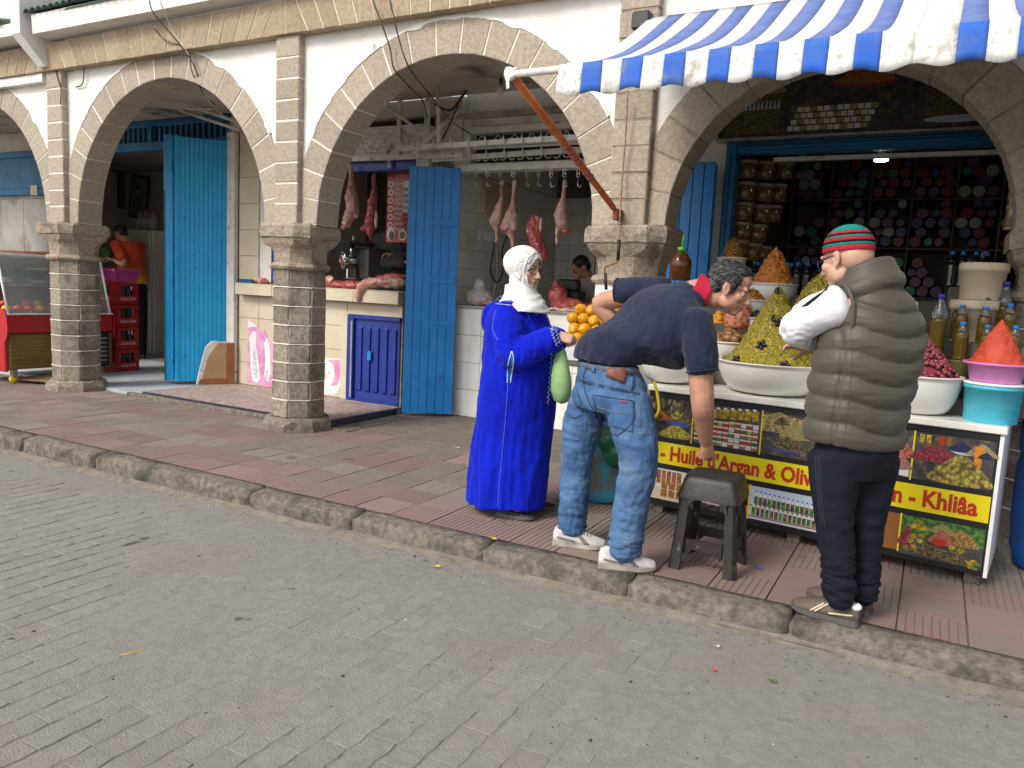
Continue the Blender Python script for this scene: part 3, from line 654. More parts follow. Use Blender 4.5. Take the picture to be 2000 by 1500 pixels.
d4, T4, w4 = planks('shop_shutter', 'blue_mid', (-1.99, 6.20), (-1.63, 6.16), .02, 2.42, 4, thick=.05, jitter=.008, gap=.006)
# ================================================================ awning
def vmat(name, c1, c2, sc, dark=.35, c3=None, rough=.55, bump=.6, spec=.5, stretch=None, rnd=.9, coat=0):
    """packed round pieces: voronoi cells with their own tone, shade between them painted in"""
    m = bpy.data.materials.new(name); m.use_nodes = True; n = m.node_tree; N = n.nodes; L = n.links; b = N['Principled BSDF']
    g = N.new('ShaderNodeNewGeometry'); pos = g.outputs['Position']
    if stretch: vm = N.new('ShaderNodeVectorMath'); vm.operation = 'MULTIPLY'; vm.inputs[1].default_value = stretch; L.new(pos, vm.inputs[0]); pos = vm.outputs[0]
    v = N.new('ShaderNodeTexVoronoi'); v.inputs['Scale'].default_value = sc; v.inputs['Randomness'].default_value = rnd; L.new(pos, v.inputs['Vector'])
    sp = N.new('ShaderNodeSeparateColor'); L.new(v.outputs['Color'], sp.inputs[0])
    cr = N.new('ShaderNodeValToRGB'); cr.color_ramp.elements[0].color = (*c1, 1); cr.color_ramp.elements[1].color = (*c2, 1)
    if c3: e = cr.color_ramp.elements.new(.5); e.color = (*c3, 1)
    L.new(sp.outputs[0], cr.inputs[0])
    mr = N.new('ShaderNodeMapRange'); mr.inputs[1].default_value = .25; mr.inputs[2].default_value = .75; mr.inputs[3].default_value = 1; mr.inputs[4].default_value = dark; L.new(v.outputs['Distance'], mr.inputs[0])  # colour darkens away from each cell centre: painted shading of round pieces
    cb = N.new('ShaderNodeCombineColor'); [L.new(mr.outputs[0], cb.inputs[i]) for i in range(3)]
    mx = N.new('ShaderNodeMix'); mx.data_type = 'RGBA'; mx.blend_type = 'MULTIPLY'; mx.inputs[0].default_value = 1; L.new(cr.outputs[0], mx.inputs[6]); L.new(cb.outputs[0], mx.inputs[7]); L.new(mx.outputs[2], b.inputs['Base Color'])
    b.inputs['Roughness'].default_value = rough; b.inputs['Specular IOR Level'].default_value = spec; b.inputs['Coat Weight'].default_value = coat
    if bump:
        bp = N.new('ShaderNodeBump'); bp.invert = True; bp.inputs['Strength'].default_value = bump; bp.inputs['Distance'].default_value = .01; L.new(v.outputs['Distance'], bp.inputs['Height']); L.new(bp.outputs[0], b.inputs['Normal'])
    MT[name] = m
mk('awning_white', (.74, .74, .72), (.66, .65, .62), sc=5, rough=.8, bump=.15, bsc=25, dirt=(.58, .56, .52), dsc=7, dlo=.5, dhi=.8)
mk('awning_blue', (.085, .135, .36), (.12, .175, .40), sc=6, rough=.75, bump=.15, bsc=25, dirt=(.12, .18, .44), dsc=8, dlo=.5, dhi=.75)
mk('valance_white', (.70, .70, .67), (.44, .42, .38), sc=30, rough=.85, lo=.50, hi=.72, dirt=(.36, .34, .30), dsc=11, dlo=.54, dhi=.72)
mk('valance_blue', (.018, .11, .50), (.05, .13, .42), sc=9, rough=.8, dirt=(.13, .17, .32), dsc=10, dlo=.55, dhi=.75)
awn = thing('striped_awning', 'blue and white striped cloth awning over the spice stall', 'awning')
FY, FZ, BY, BZ = 3.68, 2.50, 4.95, 3.135
edges = [at(p, 130-(p-1095)*.11, FY).x for p in (1093, 1139, 1178, 1216, 1258, 1299, 1341, 1386, 1430, 1476, 1523, 1572, 1622, 1673, 1725, 1790, 1874, 1934, 1995)]
while edges[-1] < 1.75: edges.append(edges[-1]+.118)
tone = ['w', 'b']*7 + ['w', 'w', 'b', 'w', 'b'] + ['w', 'b']*20
def awz(t, x): return FZ+(BZ-FZ)*t - .055*math.sin(PI*t) + .008*math.sin(x*9+t*4)*math.sin(PI*t)
for i in range(len(edges)-1):
    x0, x1 = edges[i], edges[i+1]; w = tone[i] == 'w'; bl = -1.81 if i == 0 else None
    mb = MB(); rows = []
    for k in range(15):
        t = k/14; y = FY+(BY-FY)*t; rows.append([Vector((x, y, awz(t, x)+.002*nz((x, y, 0), 7))) for x in (x0, (x0+x1)/2, x1)])
    rows2 = [[p-Vector((0, 0, .0025)) for p in r] for r in rows]
    mb.loft([a+b[::-1] for a, b in zip(rows, rows2)]); mb.build('canopy_stripe', 'awning_white' if w else 'awning_blue', awn, True)
    mb = MB(); rg = []
    for k in range(7):
        x = x0+(x1-x0)*k/6; zb = 2.343 + .011*math.sin(2*PI*(x-edges[0])/.205+2.0)
        rg.append([Vector((x, FY-.004-.018*s+.010*math.sin(x*15)*s, FZ+.004+(zb-FZ)*s)) for s in (0, .25, .5, .75, 1)] + [Vector((x, FY-.0015-.018*s+.010*math.sin(x*15)*s, FZ+.004+(zb-FZ)*s)) for s in (1, .75, .5, .25, 0)])
    mb.loft(rg); mb.build('valance_stripe', 'valance_white' if w else 'valance_blue', awn, True)
MB().tube([(-2.13, FY+.02, FZ-.012), (1.8, FY+.02, FZ-.012)], .019, 10).build('front_bar', 'white_paint', awn, True)
MB().tube([(-1.80, BY+.02, BZ-.03), (1.8, BY+.02, BZ-.03)], .028, 10).build('roller', 'grey_metal', awn, True)
MB().box(-1.92, -1.80, 4.90, 4.99, 3.06, 3.17, .01).build('roller_bracket', 'dark_metal', awn)
a0, a1 = Vector((-2.10, FY+.03, FZ-.02)), at(1203, 412, 4.93); q = lambda t: a0.lerp(a1, t)
am = MB().tube([q(t) for t in (0, .25, .5, .75, .97)], [.021, .022, .022, .021, .020], 10).build('support_arm', 'orange_wrap', awn, True)
for t in (.46, .50, .54, .58, .66, .70): MB().tube([q(t-.014), q(t), q(t+.014)], [.023, .027, .023], 9).build('binding', 'red_wrap', am, True)
MB().box(-1.965, -1.925, 4.90, 5.0, a1.z-.06, a1.z+.015, .006).build('arm_hinge', 'rust', awn)
rag = MB()
for k in range(6): rag.ball(Vector((-2.11+random.uniform(-.03, .03), FY+.02+random.uniform(-.02, .02), FZ-.005+random.uniform(-.035, .02))), (.022, .02, .028), 8, 6)
rm = remesh(rag, .008, 3); rough_mesh(rm, .008, 40); link('tied_rag', rm, 'white_paint', awn, True)
MB().slab([(-2.13, FY, FZ-.03), (-2.11, FY, FZ-.03), (-2.105, FY, FZ-.085), (-2.12, FY, FZ-.09)], (0, .01, 0)).build('rag_tail', 'white_paint', awn)
# winding rope and crank on the pier
rp = thing('awning_crank', 'red cord with black handled crank hanging down the stone pier', 'crank')
P = [at(1226, 180, 4.93), at(1222, 260, 4.94), at(1215, 350, 4.95), at(1211, 420, 4.90), at(1210, 462, 4.84)]
wire('cord', P, .006, 'rope', rp); MB().tube([at(1209, 468, 4.82), at(1207, 508, 4.82)], .012, 8).build('grip', 'black_plastic', rp, True)
wire('crank_rod', [at(1207, 505, 4.82), at(1204, 513, 4.82), at(1184, 521, 4.82), at(1181, 530, 4.82), at(1182, 548, 4.82)], .006, 'rust', rp)
MB().tube([at(1182, 533, 4.82), at(1184, 566, 4.82)], .011, 8).build('grip', 'black_plastic', rp, True)
# ================================================================ spice stall
O = Vector((-1.52, 4.617, 0)); U = Vector((.9924, -.1227, 0)); Vd = Vector((.1227, .9924, 0)); SW = 1.885; TZ = .813
def sp(s, v, z=TZ): return O + U*s + Vd*v + Vector((0, 0, z))
ST = Matrix(((U.x, Vd.x, 0, O.x), (U.y, Vd.y, 0, O.y), (0, 0, 1, 0), (0, 0, 0, 1)))
stall = thing('spice_stall', 'white topped market stall counter with printed black and yellow banner front', 'stall')
MB().box(.02, SW-.02, .03, .85, .06, .772, 0, ST).build('cabinet', 'white_plastic', stall)
MB().box(-.01, SW+.01, -.02, .90, .775, TZ, .005, ST).build('table_top', 'white_enamel', stall)
MB().box(SW-.018, SW, -.004, .85, .05, .774, .002, ST).build('side_panel', 'white_plastic', stall)
for s in (.06, .9, SW-.1): MB().box(s, s+.07, .03, .10, 0, .058, .004, ST).build('foot', 'kerb', stall)
mk('print_black', (.008, .008, .010), rough=.35, spec=.5); mk('print_yellow', (.72, .60, .005), rough=.4); mk('print_red', (.44, .025, .012), rough=.4)
mk('print_white', (.66, .65, .62), (.55, .54, .5), sc=20, rough=.4); mk('print_shade', (.07, .065, .06), (.03, .03, .035), sc=18, rough=.4, dirt=(.16, .10, .05), dsc=25, dlo=.55, dhi=.65)
mk('print_brown', (.24, .095, .02), rough=.4); mk('print_amber', (.62, .22, .02), (.5, .16, .015), sc=30, rough=.4); mk('print_blue', (.03, .07, .35), rough=.4); mk('print_green', (.10, .22, .03), (.03, .09, .02), sc=45, rough=.4, lo=.45, hi=.55)
mk('print_lightblue', (.42, .48, .58), rough=.4); mk('print_tile', (.62, .52, .36), rough=.4)
vmat('print_olive_yellow', (.55, .45, .05), (.42, .34, .03), 75, .30, bump=0, rough=.4); vmat('print_olive_mix', (.42, .31, .03), (.20, .14, .03), 48, .2, c3=(.50, .40, .08), bump=0, rough=.4)
vmat('print_olive_red', (.40, .05, .08), (.22, .02, .05), 75, .35, bump=0, rough=.4); vmat('print_olive_dark', (.09, .06, .03), (.03, .025, .02), 90, .3, c3=(.25, .2, .07), bump=0, rough=.4)
vmat('print_grain', (.42, .36, .14), (.30, .26, .09), 160, .45, bump=0, rough=.4); vmat('print_orange', (.55, .22, .06), (.38, .12, .03), 110, .3, bump=0, rough=.4); vmat('print_salmon', (.60, .20, .12), (.42, .10, .07), 120, .4, bump=0, rough=.4)
vmat('print_tan', (.48, .28, .08), (.33, .17, .04), 85, .3, bump=0, rough=.4); vmat('print_lemon', (.60, .42, .03), (.48, .30, .02), 42, .35, bump=0, rough=.4); vmat('print_pearl', (.55, .42, .18), (.40, .28, .10), 52, .3, bump=0, rough=.4); vmat('print_pink', (.50, .24, .20), (.38, .13, .12), 160, .4, bump=0, rough=.4)
vmat('print_shelf', (.10, .07, .04), (.30, .22, .12), 60, .3, c3=(.03, .03, .03), bump=0, rough=.4, stretch=(1, 1, .5)); vmat('print_navy', (.03, .035, .13), (.015, .015, .06), 85, .35, bump=0, rough=.4)
ban = MB().box(0, SW-.02, -.006, .028, .058, .772, .002, ST).build('banner', 'print_black', stall)
class Print:
    """flat print on a sheet: layered polygons, one mesh per picture"""
    def __init__(s, T): s.T = T; s.mb = MB(); s.ms = []; s.k = 0
    def m(s, k):
        if k not in s.ms: s.ms.append(k)
        s.mb.cm = s.ms.index(k)
    def poly(s, pts, k):
        s.m(k); s.k += 1; d = .0006+s.k*.00003; n = len(pts)
        s.mb.add([s.T @ Vector((p[0], -d, p[1])) for p in pts], [tuple(range(n))]); return s
    def rect(s, a, b, c, d, k): return s.poly([(a, c), (b, c), (b, d), (a, d)], k)
    def ell(s, cx, cy, rx, ry, k, n=14): return s.poly([(cx+rx*math.cos(2*PI*i/n), cy+ry*math.sin(2*PI*i/n)) for i in range(n)], k)
    def heap(s, cx, z0, w, h, k, pk=.12, n=9):
        L = [(cx-w/2, z0+.0), (cx-w*.5, z0+h*.10)]; r = random.Random(int(cx*999))
        for i in range(n+1): t = i/n; e = (1-abs(2*t-1)); L.append((cx-w/2+w*t, z0+h*(.10+.9*e**.85)+r.uniform(-.002, .002)))
        L += [(cx+w/2, z0), (cx+w*.3, z0-h*.07), (cx, z0-h*.1), (cx-w*.3, z0-h*.07)]
        return s.poly(L[::-1], k)
    def build(s, name, parent): return s.mb.build(name, s.ms, parent)
BT_ = ST @ Matrix.Translation((0, -.006, 0))
def bs(px, py):  # photograph -> (s, z) on the banner
    d = _ray(px, py); n = Vd; t = (O-CAM).dot(n)/d.dot(n); p = CAM+d*t; return (p-O).dot(U), p.z
sx = lambda px: bs(px, 880)[0]; sb = lambda px: bs(px, 1040)[0]
TZ0, TZ1, BZ0, BZ1 = .492, .735, .10, .295
def panel(): return Print(BT_)
YB = Print(BT_); YB.rect(.003, SW-.024, .328, .462, 'print_yellow'); YB.build('yellow_band', stall)
for body, px, sz, xs in (('es - Huile d\'Argan & Olives', 1428, .122, .83), ('Smen - Khliâa', 1798, .122, .83)):
    s0 = sx(px); text(body, sz, 'print_red', stall, BT_ @ frame_T((s0, -.002, .392), (1, 0, 0)), bold=.0042, xs=xs)
def div(s, z0, z1): Print(BT_).rect(s-.004, s+.004, z0, z1, 'print_yellow').build('yellow_rule', stall)
for p in (1349, 1484, 1784): div(sx(p), TZ0-.01, TZ1+.005)
for p in (1458, 1757): div(sb(p), BZ0-.005, BZ1+.005)
a, b = .0, sx(1349)-.004; p = panel(); p.rect(a, b, TZ0, TZ1, 'print_shelf'); p.rect(a, b, TZ0+.05, TZ1-.09, 'print_shade'); p.heap(b-.09, .62, .12, .06, 'print_olive_mix'); p.heap(b-.05, .585, .11, .075, 'print_olive_dark'); p.heap(b-.2, .60, .16, .06, 'print_orange'); p.ell(b-.09, .585, .08, .016, 'print_blue'); p.heap(b-.10, TZ0+.012, .23, .085, 'print_olive_yellow'); p.build('printed_photo', stall)
a, b = sx(1349)+.004, sx(1484)-.004; p = panel(); p.rect(a, b, TZ0, TZ1, 'print_shade'); rr = random.Random(3)
for j in range(5):
    for i in range(11):
        x = a+.012+(b-a-.02)*i/11; w = (b-a)/11*.86; z = TZ0+.004+j*.030*(1 if i < 6 else 1.05); c = rr.choice(['print_salmon', 'print_green', 'print_olive_yellow', 'print_red', 'print_white']); p.rect(x, x+w, z, z+.017, c); p.rect(x, x+w, z+.017, z+.027, 'print_white')
for i in range(9):
    x = a+.01+(b-a-.02)*i/9; p.rect(x, x+(b-a)/9*.85, TZ1-.082+i*.002, TZ1-.030+i*.003, 'print_lemon' if i > 2 else 'print_white'); p.ell(x+.012, TZ1-.026+i*.003, .013, .007, 'print_white', 8)
p.build('printed_photo', stall)
a, b = sx(1484)+.004, sx(1640); p = panel(); p.rect(a, b, TZ0, TZ1, 'print_shade'); p.rect(a, a+.2, .625, .72, 'print_pearl'); p.heap(a+.09, .695, .2, .05, 'print_grain'); p.heap(a+.11, .675, .09, .045, 'print_olive_dark'); p.rect(a+.16, b-.10, .64, .715, 'print_pearl'); p.heap(a+.185, .605, .17, .10, 'print_grain'); p.ell(a+.15, .535, .105, .012, 'print_blue'); p.heap(a+.15, .538, .19, .075, 'print_olive_dark'); p.heap(a+.30, .525, .16, .06, 'print_olive_dark'); p.heap(b-.04, .63, .12, .1, 'print_salmon'); p.build('printed_photo', stall)
a, b = sx(1640)+.003, sx(1784)-.004; p = panel(); p.rect(a, b, TZ0, TZ1, 'print_shade'); p.heap(b-.05, .60, .15, .09, 'print_salmon'); p.heap(b-.12, .555, .10, .05, 'print_green'); p.poly([(b-.13, .505), (b-.005, .495), (b-.005, .54), (b-.12, .548)], 'print_white'); p.heap(b-.055, .535, .13, .085, 'print_pink'); p.build('printed_photo', stall)
a, b = sx(1784)+.004, SW-.03; p = panel(); p.rect(a, b, TZ0, TZ1, 'print_shade')
for i in range(5): p.rect(a+.02+i*.03, a+.042+i*.03, .685, .728, ['print_olive_yellow', 'print_lemon', 'print_shade', 'print_red', 'print_brown'][i])
p.ell(a+.22, .668, .06, .02, 'print_lightblue'); p.heap(a+.21, .665, .12, .05, 'print_navy'); p.heap(a+.30, .655, .14, .065, 'print_grain'); p.heap(a+.10, .60, .24, .085, 'print_olive_red'); p.rect(b-.085, b-.052, .60, .70, 'print_amber'); p.heap(b-.036, .645, .07, .035, 'print_navy'); p.heap(a+.215, .505, .29, .160, 'print_olive_mix'); p.build('printed_photo', stall)
a, b = .0, sb(1345); p = panel(); p.rect(a, b, BZ0, BZ1, 'print_white'); p.rect(a, b, BZ0, BZ0+.07, 'print_tile')
for i in range(7): p.rect(a+.02+i*.034, a+.048+i*.034, .20, .285, 'print_salmon' if i % 2 else 'print_orange')
for i in range(4):
    for j in range(2): x = b-.20+i*.05; z = BZ0+.02+j*.05; p.rect(x, x+.04, z, z+.04, 'print_orange'); p.ell(x+.02, z+.041, .0205, .007, 'print_lemon')
p.build('printed_photo', stall)
a, b = sb(1345)+.003, sb(1458)-.005; p = panel(); p.rect(a, b, BZ0, BZ1, 'print_shelf'); p.heap(a+.13, .215, .13, .05, 'print_orange'); p.heap(a+.17, .185, .12, .05, 'print_tan'); p.ell(a+.13, .15, .12, .018, 'print_white'); p.heap(a+.17, .145, .17, .05, 'print_salmon'); p.heap(a+.05, .15, .10, .045, 'print_olive_mix'); p.rect(b-.035, b, BZ0, BZ1, 'print_amber'); p.build('printed_photo', stall)
a, b = sb(1458)+.005, sb(1640); p = panel(); p.rect(a, b, BZ0, BZ1, 'print_lightblue'); p.rect(a, b, .175, .183, 'print_brown'); p.rect(a, b, BZ0+.012, BZ0+.02, 'print_brown')
for j, z in ((0, BZ0+.022), (1, .186)):
    for i in range(15):
        x = a+.015+i*.026+(.01 if j else 0); h = .075-.0012*i; p.rect(x, x+.021, z, z+h*.68, 'print_olive_dark' if i % 3 else 'print_green'); p.poly([(x+.002, z+h*.68), (x+.019, z+h*.68), (x+.014, z+h), (x+.007, z+h)], 'print_white'); p.rect(x+.006, x+.015, z+h, z+h+.010, 'print_blue')
p.build('printed_photo', stall)
a, b = sb(1640)+.003, sb(1757)-.004; p = panel(); p.rect(a, b, BZ0, BZ1, 'print_brown'); p.rect(b-.145, b-.085, BZ0+.03, .225, 'print_amber'); p.rect(b-.14, b-.09, .225, .25, 'print_white'); p.rect(b-.142, b-.088, .255, .275, 'print_tile'); p.build('printed_photo', stall)
a, b = sb(1757)+.004, SW-.028; p = panel(); p.rect(a, b, BZ0-.012, BZ1, 'print_shade'); p.rect(a, b, .20, BZ1, 'print_green'); p.heap(a+.275, .19, .17, .085, 'print_tan'); p.heap(a+.19, .235, .13, .05, 'print_grain'); p.heap(a+.035, .14, .09, .11, 'print_olive_red'); p.heap(a+.08, .235, .09, .05, 'print_lemon'); p.heap(a+.19, .18, .12, .08, 'print_salmon'); p.ell(a+.18, .185, .035, .02, 'print_red')
for x, z in ((.06, .19), (.10, .20), (.05, .165), (.07, .135), (.095, .172), (.03, .125), (.24, .17), (.28, .165), (.31, .11), (.34, .12), (.33, .095)): p.ell(a+x, z, .016, .013, 'print_lemon', 10); p.ell(a+x+.018, z-.008, .014, .007, 'print_green', 7)
p.poly([(a+.05, .105), (a+.32, .095), (a+.28, .15), (a+.12, .165)], 'print_olive_dark'); p.build('printed_photo', stall)
# ================================================================ goods on the stall
def bowl_prof(R, H, rb=.55, lip=.012, th=.006):
    out = [(R*rb*.9, 0), (R*rb, .004)] + [(R*(rb+(1-rb)*math.sin(t*PI/2)**.8), H*(1-math.cos(t*PI/2))**.8) for t in (.15, .3, .45, .6, .75, .9)] + [(R, H*.97), (R+lip, H), (R+lip, H+.006), (R-.004, H+.007), (R-.02, H-.01)]
    return out + [(R*.8, H*.6), (R*rb*.8, .012)]
def bowl(name, label, c, R, H, m='white_enamel', rb=.55, group=None, n=40):
    return MB().lathe(bowl_prof(R, H, rb), n, (0, 0, 0)).build(name, m, None, True, loc=c, label=label, cat='bowl', group=group)
def mound(name, label, c, R, H, m, cat, pw=1.5, amp=.012, fs=30, n=72, nr=44, parent=None, tip=.02, lump=0.0):
    mb = MB(); rg = []
    for i in range(nr+1):
        t = i/nr; rr = R*(1-t)+tip*math.sin(PI*min(1, t*1.0))*t; rr = max(rr, .002 if t < 1 else .002)
        z = H*(t**pw if pw > 1 else t**pw)
        ring = []
        for j in range(n):
            a = 2*PI*j/n; p = Vector((rr*math.cos(a), rr*math.sin(a), z)); d = nz(p, fs, 3)+.6*nz(p, fs*2.3, 9)
            k = amp*d*min(1, (1-t)*6+.25) + lump*nz(p, 7, 1); ring.append(p+Vector((math.cos(a), math.sin(a), .5))*k)
        rg.append(ring)
    mb.loft(rg); return mb.build(name, m, parent, True, loc=c, label=label, cat=cat)
vmat('mix_yellow', (.66, .48, .012), (.50, .38, .012), 115, .50, c3=(.20, .175, .02), bump=.8, rough=.5, coat=.15)
vmat('mix_carrot', (.78, .21, .02), (.60, .12, .012), 55, .5, c3=(.66, .28, .03), bump=.9, rough=.45, stretch=(1, 1, 2.2), coat=.2)
vmat('mix_pickle', (.66, .50, .02), (.48, .36, .02), 70, .35, c3=(.60, .50, .06), bump=.9, rough=.4, coat=.2)
vmat('mix_red', (.50, .13, .02), (.34, .05, .015), 75, .35, c3=(.52, .35, .03), bump=.9, rough=.45)
mk('harissa', (.50, .065, .028), (.40, .045, .02), sc=25, rough=.65, bump=.5, bsc=45)
mk('olive_black', (.010, .009, .012), rough=.22, spec=.6); mk('olive_pink', (.26, .05, .075), (.17, .03, .05), sc=60, rough=.32, spec=.5, var=.1)
mk('oil', (.20, .13, .012), rough=.06, trans=.55, spec=.5); mk('oil_dark', (.12, .04, .008), rough=.08, trans=.35); mk('bottle_clear', (.75, .80, .82), rough=.05, trans=.9)
mk('cap_blue', (.02, .22, .62), rough=.4); mk('cap_purple', (.03, .03, .30), rough=.4); mk('cap_green', (.06, .42, .05), rough=.4); mk('cap_yellow', (.70, .55, .03), rough=.4)
mk('pink_plastic', (.62, .22, .52), (.55, .18, .45), sc=6, rough=.4); mk('cyan_plastic', (.05, .43, .58), (.10, .52, .64), sc=4, rough=.45, bump=.35, bsc=14, stretch=(1, 1, 3.5), dirt=(.03, .22, .30), dsc=8, dlo=.62, dhi=.7)
mk('cream_plastic', (.58, .50, .36), (.50, .41, .27), sc=5, rough=.5, bump=.05, dirt=(.36, .28, .17), dsc=4, dlo=.55, dhi=.8); mk('green_plastic', (.02, .15, .06), rough=.4); mk('barrel_blue', (.008, .085, .30), (.006, .06, .23), sc=4, rough=.45, bump=.15, bsc=8, dirt=(.05, .09, .16), dsc=6, dlo=.6, dhi=.8)
mk('barrel_teal', (.04, .16, .19), (.02, .28, .42), sc=3.5, rough=.6, bump=.25, bsc=14, dirt=(.12, .105, .085), dsc=6, dlo=.45, dhi=.62); mk('lemon', (.66, .35, .012), (.58, .27, .008), sc=30, rough=.35, bump=.2, bsc=70, spec=.5, var=.06); mk('pickle_brown', (.30, .145, .06), (.22, .10, .04), sc=14, rough=.35, bump=.15, bsc=25, spec=.5); mk('orange_pickle', (.62, .27, .03), rough=.35, bump=.2)
C0 = Vector((-.835, 4.80, TZ)); bowl('enamel_bowl', 'large white bowl under the tall yellow heap in front', C0, .315, .185)
m0 = mound('relish_heap', 'tall pointed heap of yellow green relish with black olive flowers', C0+Vector((0, 0, .18)), .305, .475, 'mix_yellow', 'food heap', pw=1.7, amp=.010, fs=42, n=110, nr=70, tip=.05)
def on_heap(az, t, R=.305, H=.475, pw=1.7, tip=.05): r = R*(1-t)+tip*math.sin(PI*t)*t; return Vector((r*math.cos(az), r*math.sin(az), H*t**pw))
ov = MB().ball((0, 0, 0), (.017, .011, .011), 8, 6).mesh('olive'); ov.materials.append(MT['olive_black'])
for az, t, big in ((-1.75, .43, 1), (-2.25, .13, 1), (-1.15, .10, 1), (-1.62, .70, 0), (-1.25, .68, 1), (-2.0, .93, 0)):
    c = on_heap(az, t); nrm = Vector((math.cos(az), math.sin(az), .55)).normalized(); e1 = Vector((-math.sin(az), math.cos(az), 0)); e2 = nrm.cross(e1)
    for k in range(5 if big else 2):
        a = 2*PI*k/5; dr = e1*math.cos(a)+e2*math.sin(a); o = link('olive', ov, parent=m0, smooth=True); R3 = Matrix((dr, nrm.cross(dr), nrm)).transposed().to_4x4(); o.matrix_local = Matrix.Translation(c+nrm*.008+dr*.018) @ R3
ov.polygons.foreach_set('use_smooth', [True]*len(ov.polygons))
# stepped dark boards that carry the back rows
rk = MB()
for q in ((.1, 1.15, .42, .80, TZ+.001, 1.08), (.0, 1.3, .62, 1.05, TZ+.002, 1.31), (1.62, 1.95, .42, .9, TZ+.001, 1.19)): rk.box(*q, .004, ST)
rk.build('stepped_rack', 'wall_dark', None, label='dark stepped board rack carrying the rear bowls of the stall', cat='rack')
def at_bowl(px, py, y, R, H, lab, m='white_enamel'): c = at(px, py, y); c.z -= H; return bowl('enamel_bowl', lab, c, R, H, m), c
b1, c1 = at_bowl(1510, 556, 5.42, .155, .13, 'white bowl under the orange carrot heap at the back'); mound('carrot_heap', 'tall heap of shredded orange carrot in white bowl', c1+Vector((0, 0, .125)), .15, .26, 'mix_carrot', 'food heap', pw=1.25, amp=.012, fs=36, tip=.035)
b2, c2 = at_bowl(1600, 612, 5.16, .19, .13, 'white bowl under the yellow pickle heap behind the tall relish'); mound('pickle_heap', 'heap of chopped yellow pickles with white pieces', c2+Vector((0, 0, .125)), .185, .27, 'mix_pickle', 'food heap', pw=1.15, amp=.012, fs=34, tip=.05)
b3, c3 = at_bowl(1468, 587, 5.12, .105, .11, 'small white bowl with a low red orange heap'); mound('salad_heap', 'low red and orange chopped salad heap in small bowl', c3+Vector((0, 0, .105)), .10, .09, 'mix_red', 'food heap', pw=1.1, amp=.009, fs=40)
b4, c4 = at_bowl(1430, 505, 5.75, .10, .10, 'far white bowl behind the stooping man'); mound('salad_heap', 'narrow orange and yellow heap beside the blue door frame', c4+Vector((0, 0, .09)), .085, .17, 'mix_red', 'food heap', pw=1.2, amp=.008, fs=40, tip=.04)
b5, c5 = at_bowl(1477, 622, 4.98, .05, .08, 'little white dish with black olives beside the jar'); mound('olive_heap', 'little heap of black olives in white dish', c5+Vector((0, 0, .075)), .05, .06, 'olive_black', 'food heap', amp=.008, fs=40)
bowl('enamel_bowl', 'white bowl at the stall edge beside the stooping man', at(1308, 745, 4.80), .20, .16)
b6, c6 = at_bowl(1425, 668, 4.93, .15, .10, 'white bowl of brown pickled pods')
def pile(name, label, c, R, H, n, r, m, cat, seed=1, asp=1.3, nu=8, nv=6):
    mb = MB(); g = random.Random(seed)
    for k in range(n):
        t = g.random()**.75; a = g.uniform(0, 2*PI); rr = R*(1-t*.97)*(1 if g.random() < .8 else g.random()); z = H*t; T = Matrix.Rotation(g.uniform(0, PI), 3, 'Z') @ Matrix.Rotation(g.uniform(-.7, .7), 3, 'X'); q = r*g.uniform(.85, 1.12)
        mb.ball((rr*math.cos(a), rr*math.sin(a), z), (q*asp, q, q), nu, nv, T)
    mb.lathe([(R*.97, -.01), (R*.9, .0), (R*.4, H*.55), (.005, H*.93)], 20)
    return mb.build(name, m, None, True, loc=c, label=label, cat=cat, kind='stuff')
pile('pickled_pods', 'brown pickled pods piled in white bowl behind stooping man', c6+Vector((0, 0, .085)), .135, .09, 60, .026, 'pickle_brown', 'pickles', 4, 1.5)
pile('orange_pickles', 'orange pickled fruit piled beside the red checked jar', at(1404, 628, 5.02), .06, .05, 22, .022, 'orange_pickle', 'pickles', 5, 1.1)
vmat('pickle_check', (.50, .02, .02), (.40, .03, .02), 52, .9, c3=(.62, .36, .20), bump=.2, rough=.15, rnd=.15, coat=.6)
jb = at(1440, 642, 4.97); jr = MB().lathe([(.05, 0), (.078, .006), (.085, .03), (.085, .11), (.07, .145), (.05, .155)], 24).build('pickle_jar', 'pickle_check', None, True, loc=jb, label='round glass jar of red and cream layered pickles with yellow cap', cat='jar'); MB().lathe([(.05, .154), (.052, .156), (.052, .18), (.0, .182)], 20).build('cap', 'cap_yellow', jr, True)
# lemons on their tray, on the teal drum
dr = Vector((-1.86, 4.775, 0)); prof = [(.20, 0), (.222, .015), (.228, .06), (.224, .12), (.236, .30), (.24, .32), (.232, .34), (.236, .58), (.241, .60), (.232, .62), (.222, .80), (.20, .845), (.02, .85)]
MB().lathe(prof, 36).build('drum', 'barrel_teal', None, True, loc=dr, label='scuffed teal drum under the lemon tray behind the jeans', cat='drum')
tx = at(1150, 668, 4.92); ty = MB(); ty.loft([[Vector((sx_*w, sy_*d, z)) for sx_, sy_ in ((-1, -1), (1, -1), (1, 1), (-1, 1))] for w, d, z in ((.15, .12, 0), (.165, .135, .01), (.20, .165, .125), (.215, .18, .13), (.215, .18, .138), (.195, .16, .138), (.16, .13, .03))]); tzz = .855
tray = ty.build('lemon_tray', 'white_plastic', None, loc=(tx.x+.02, 4.96, tx.z-.138), rz=-.12, label='white plastic tray full of preserved lemons', cat='tray')
MB().box(-.2, .2, -.12, .12, .852, tx.z-.139, .004, Matrix.Translation((tx.x+.03, 4.93, 0))).build('tray_block', 'wall_dark', None, label='dark block between the teal drum and lemon tray', cat='block')
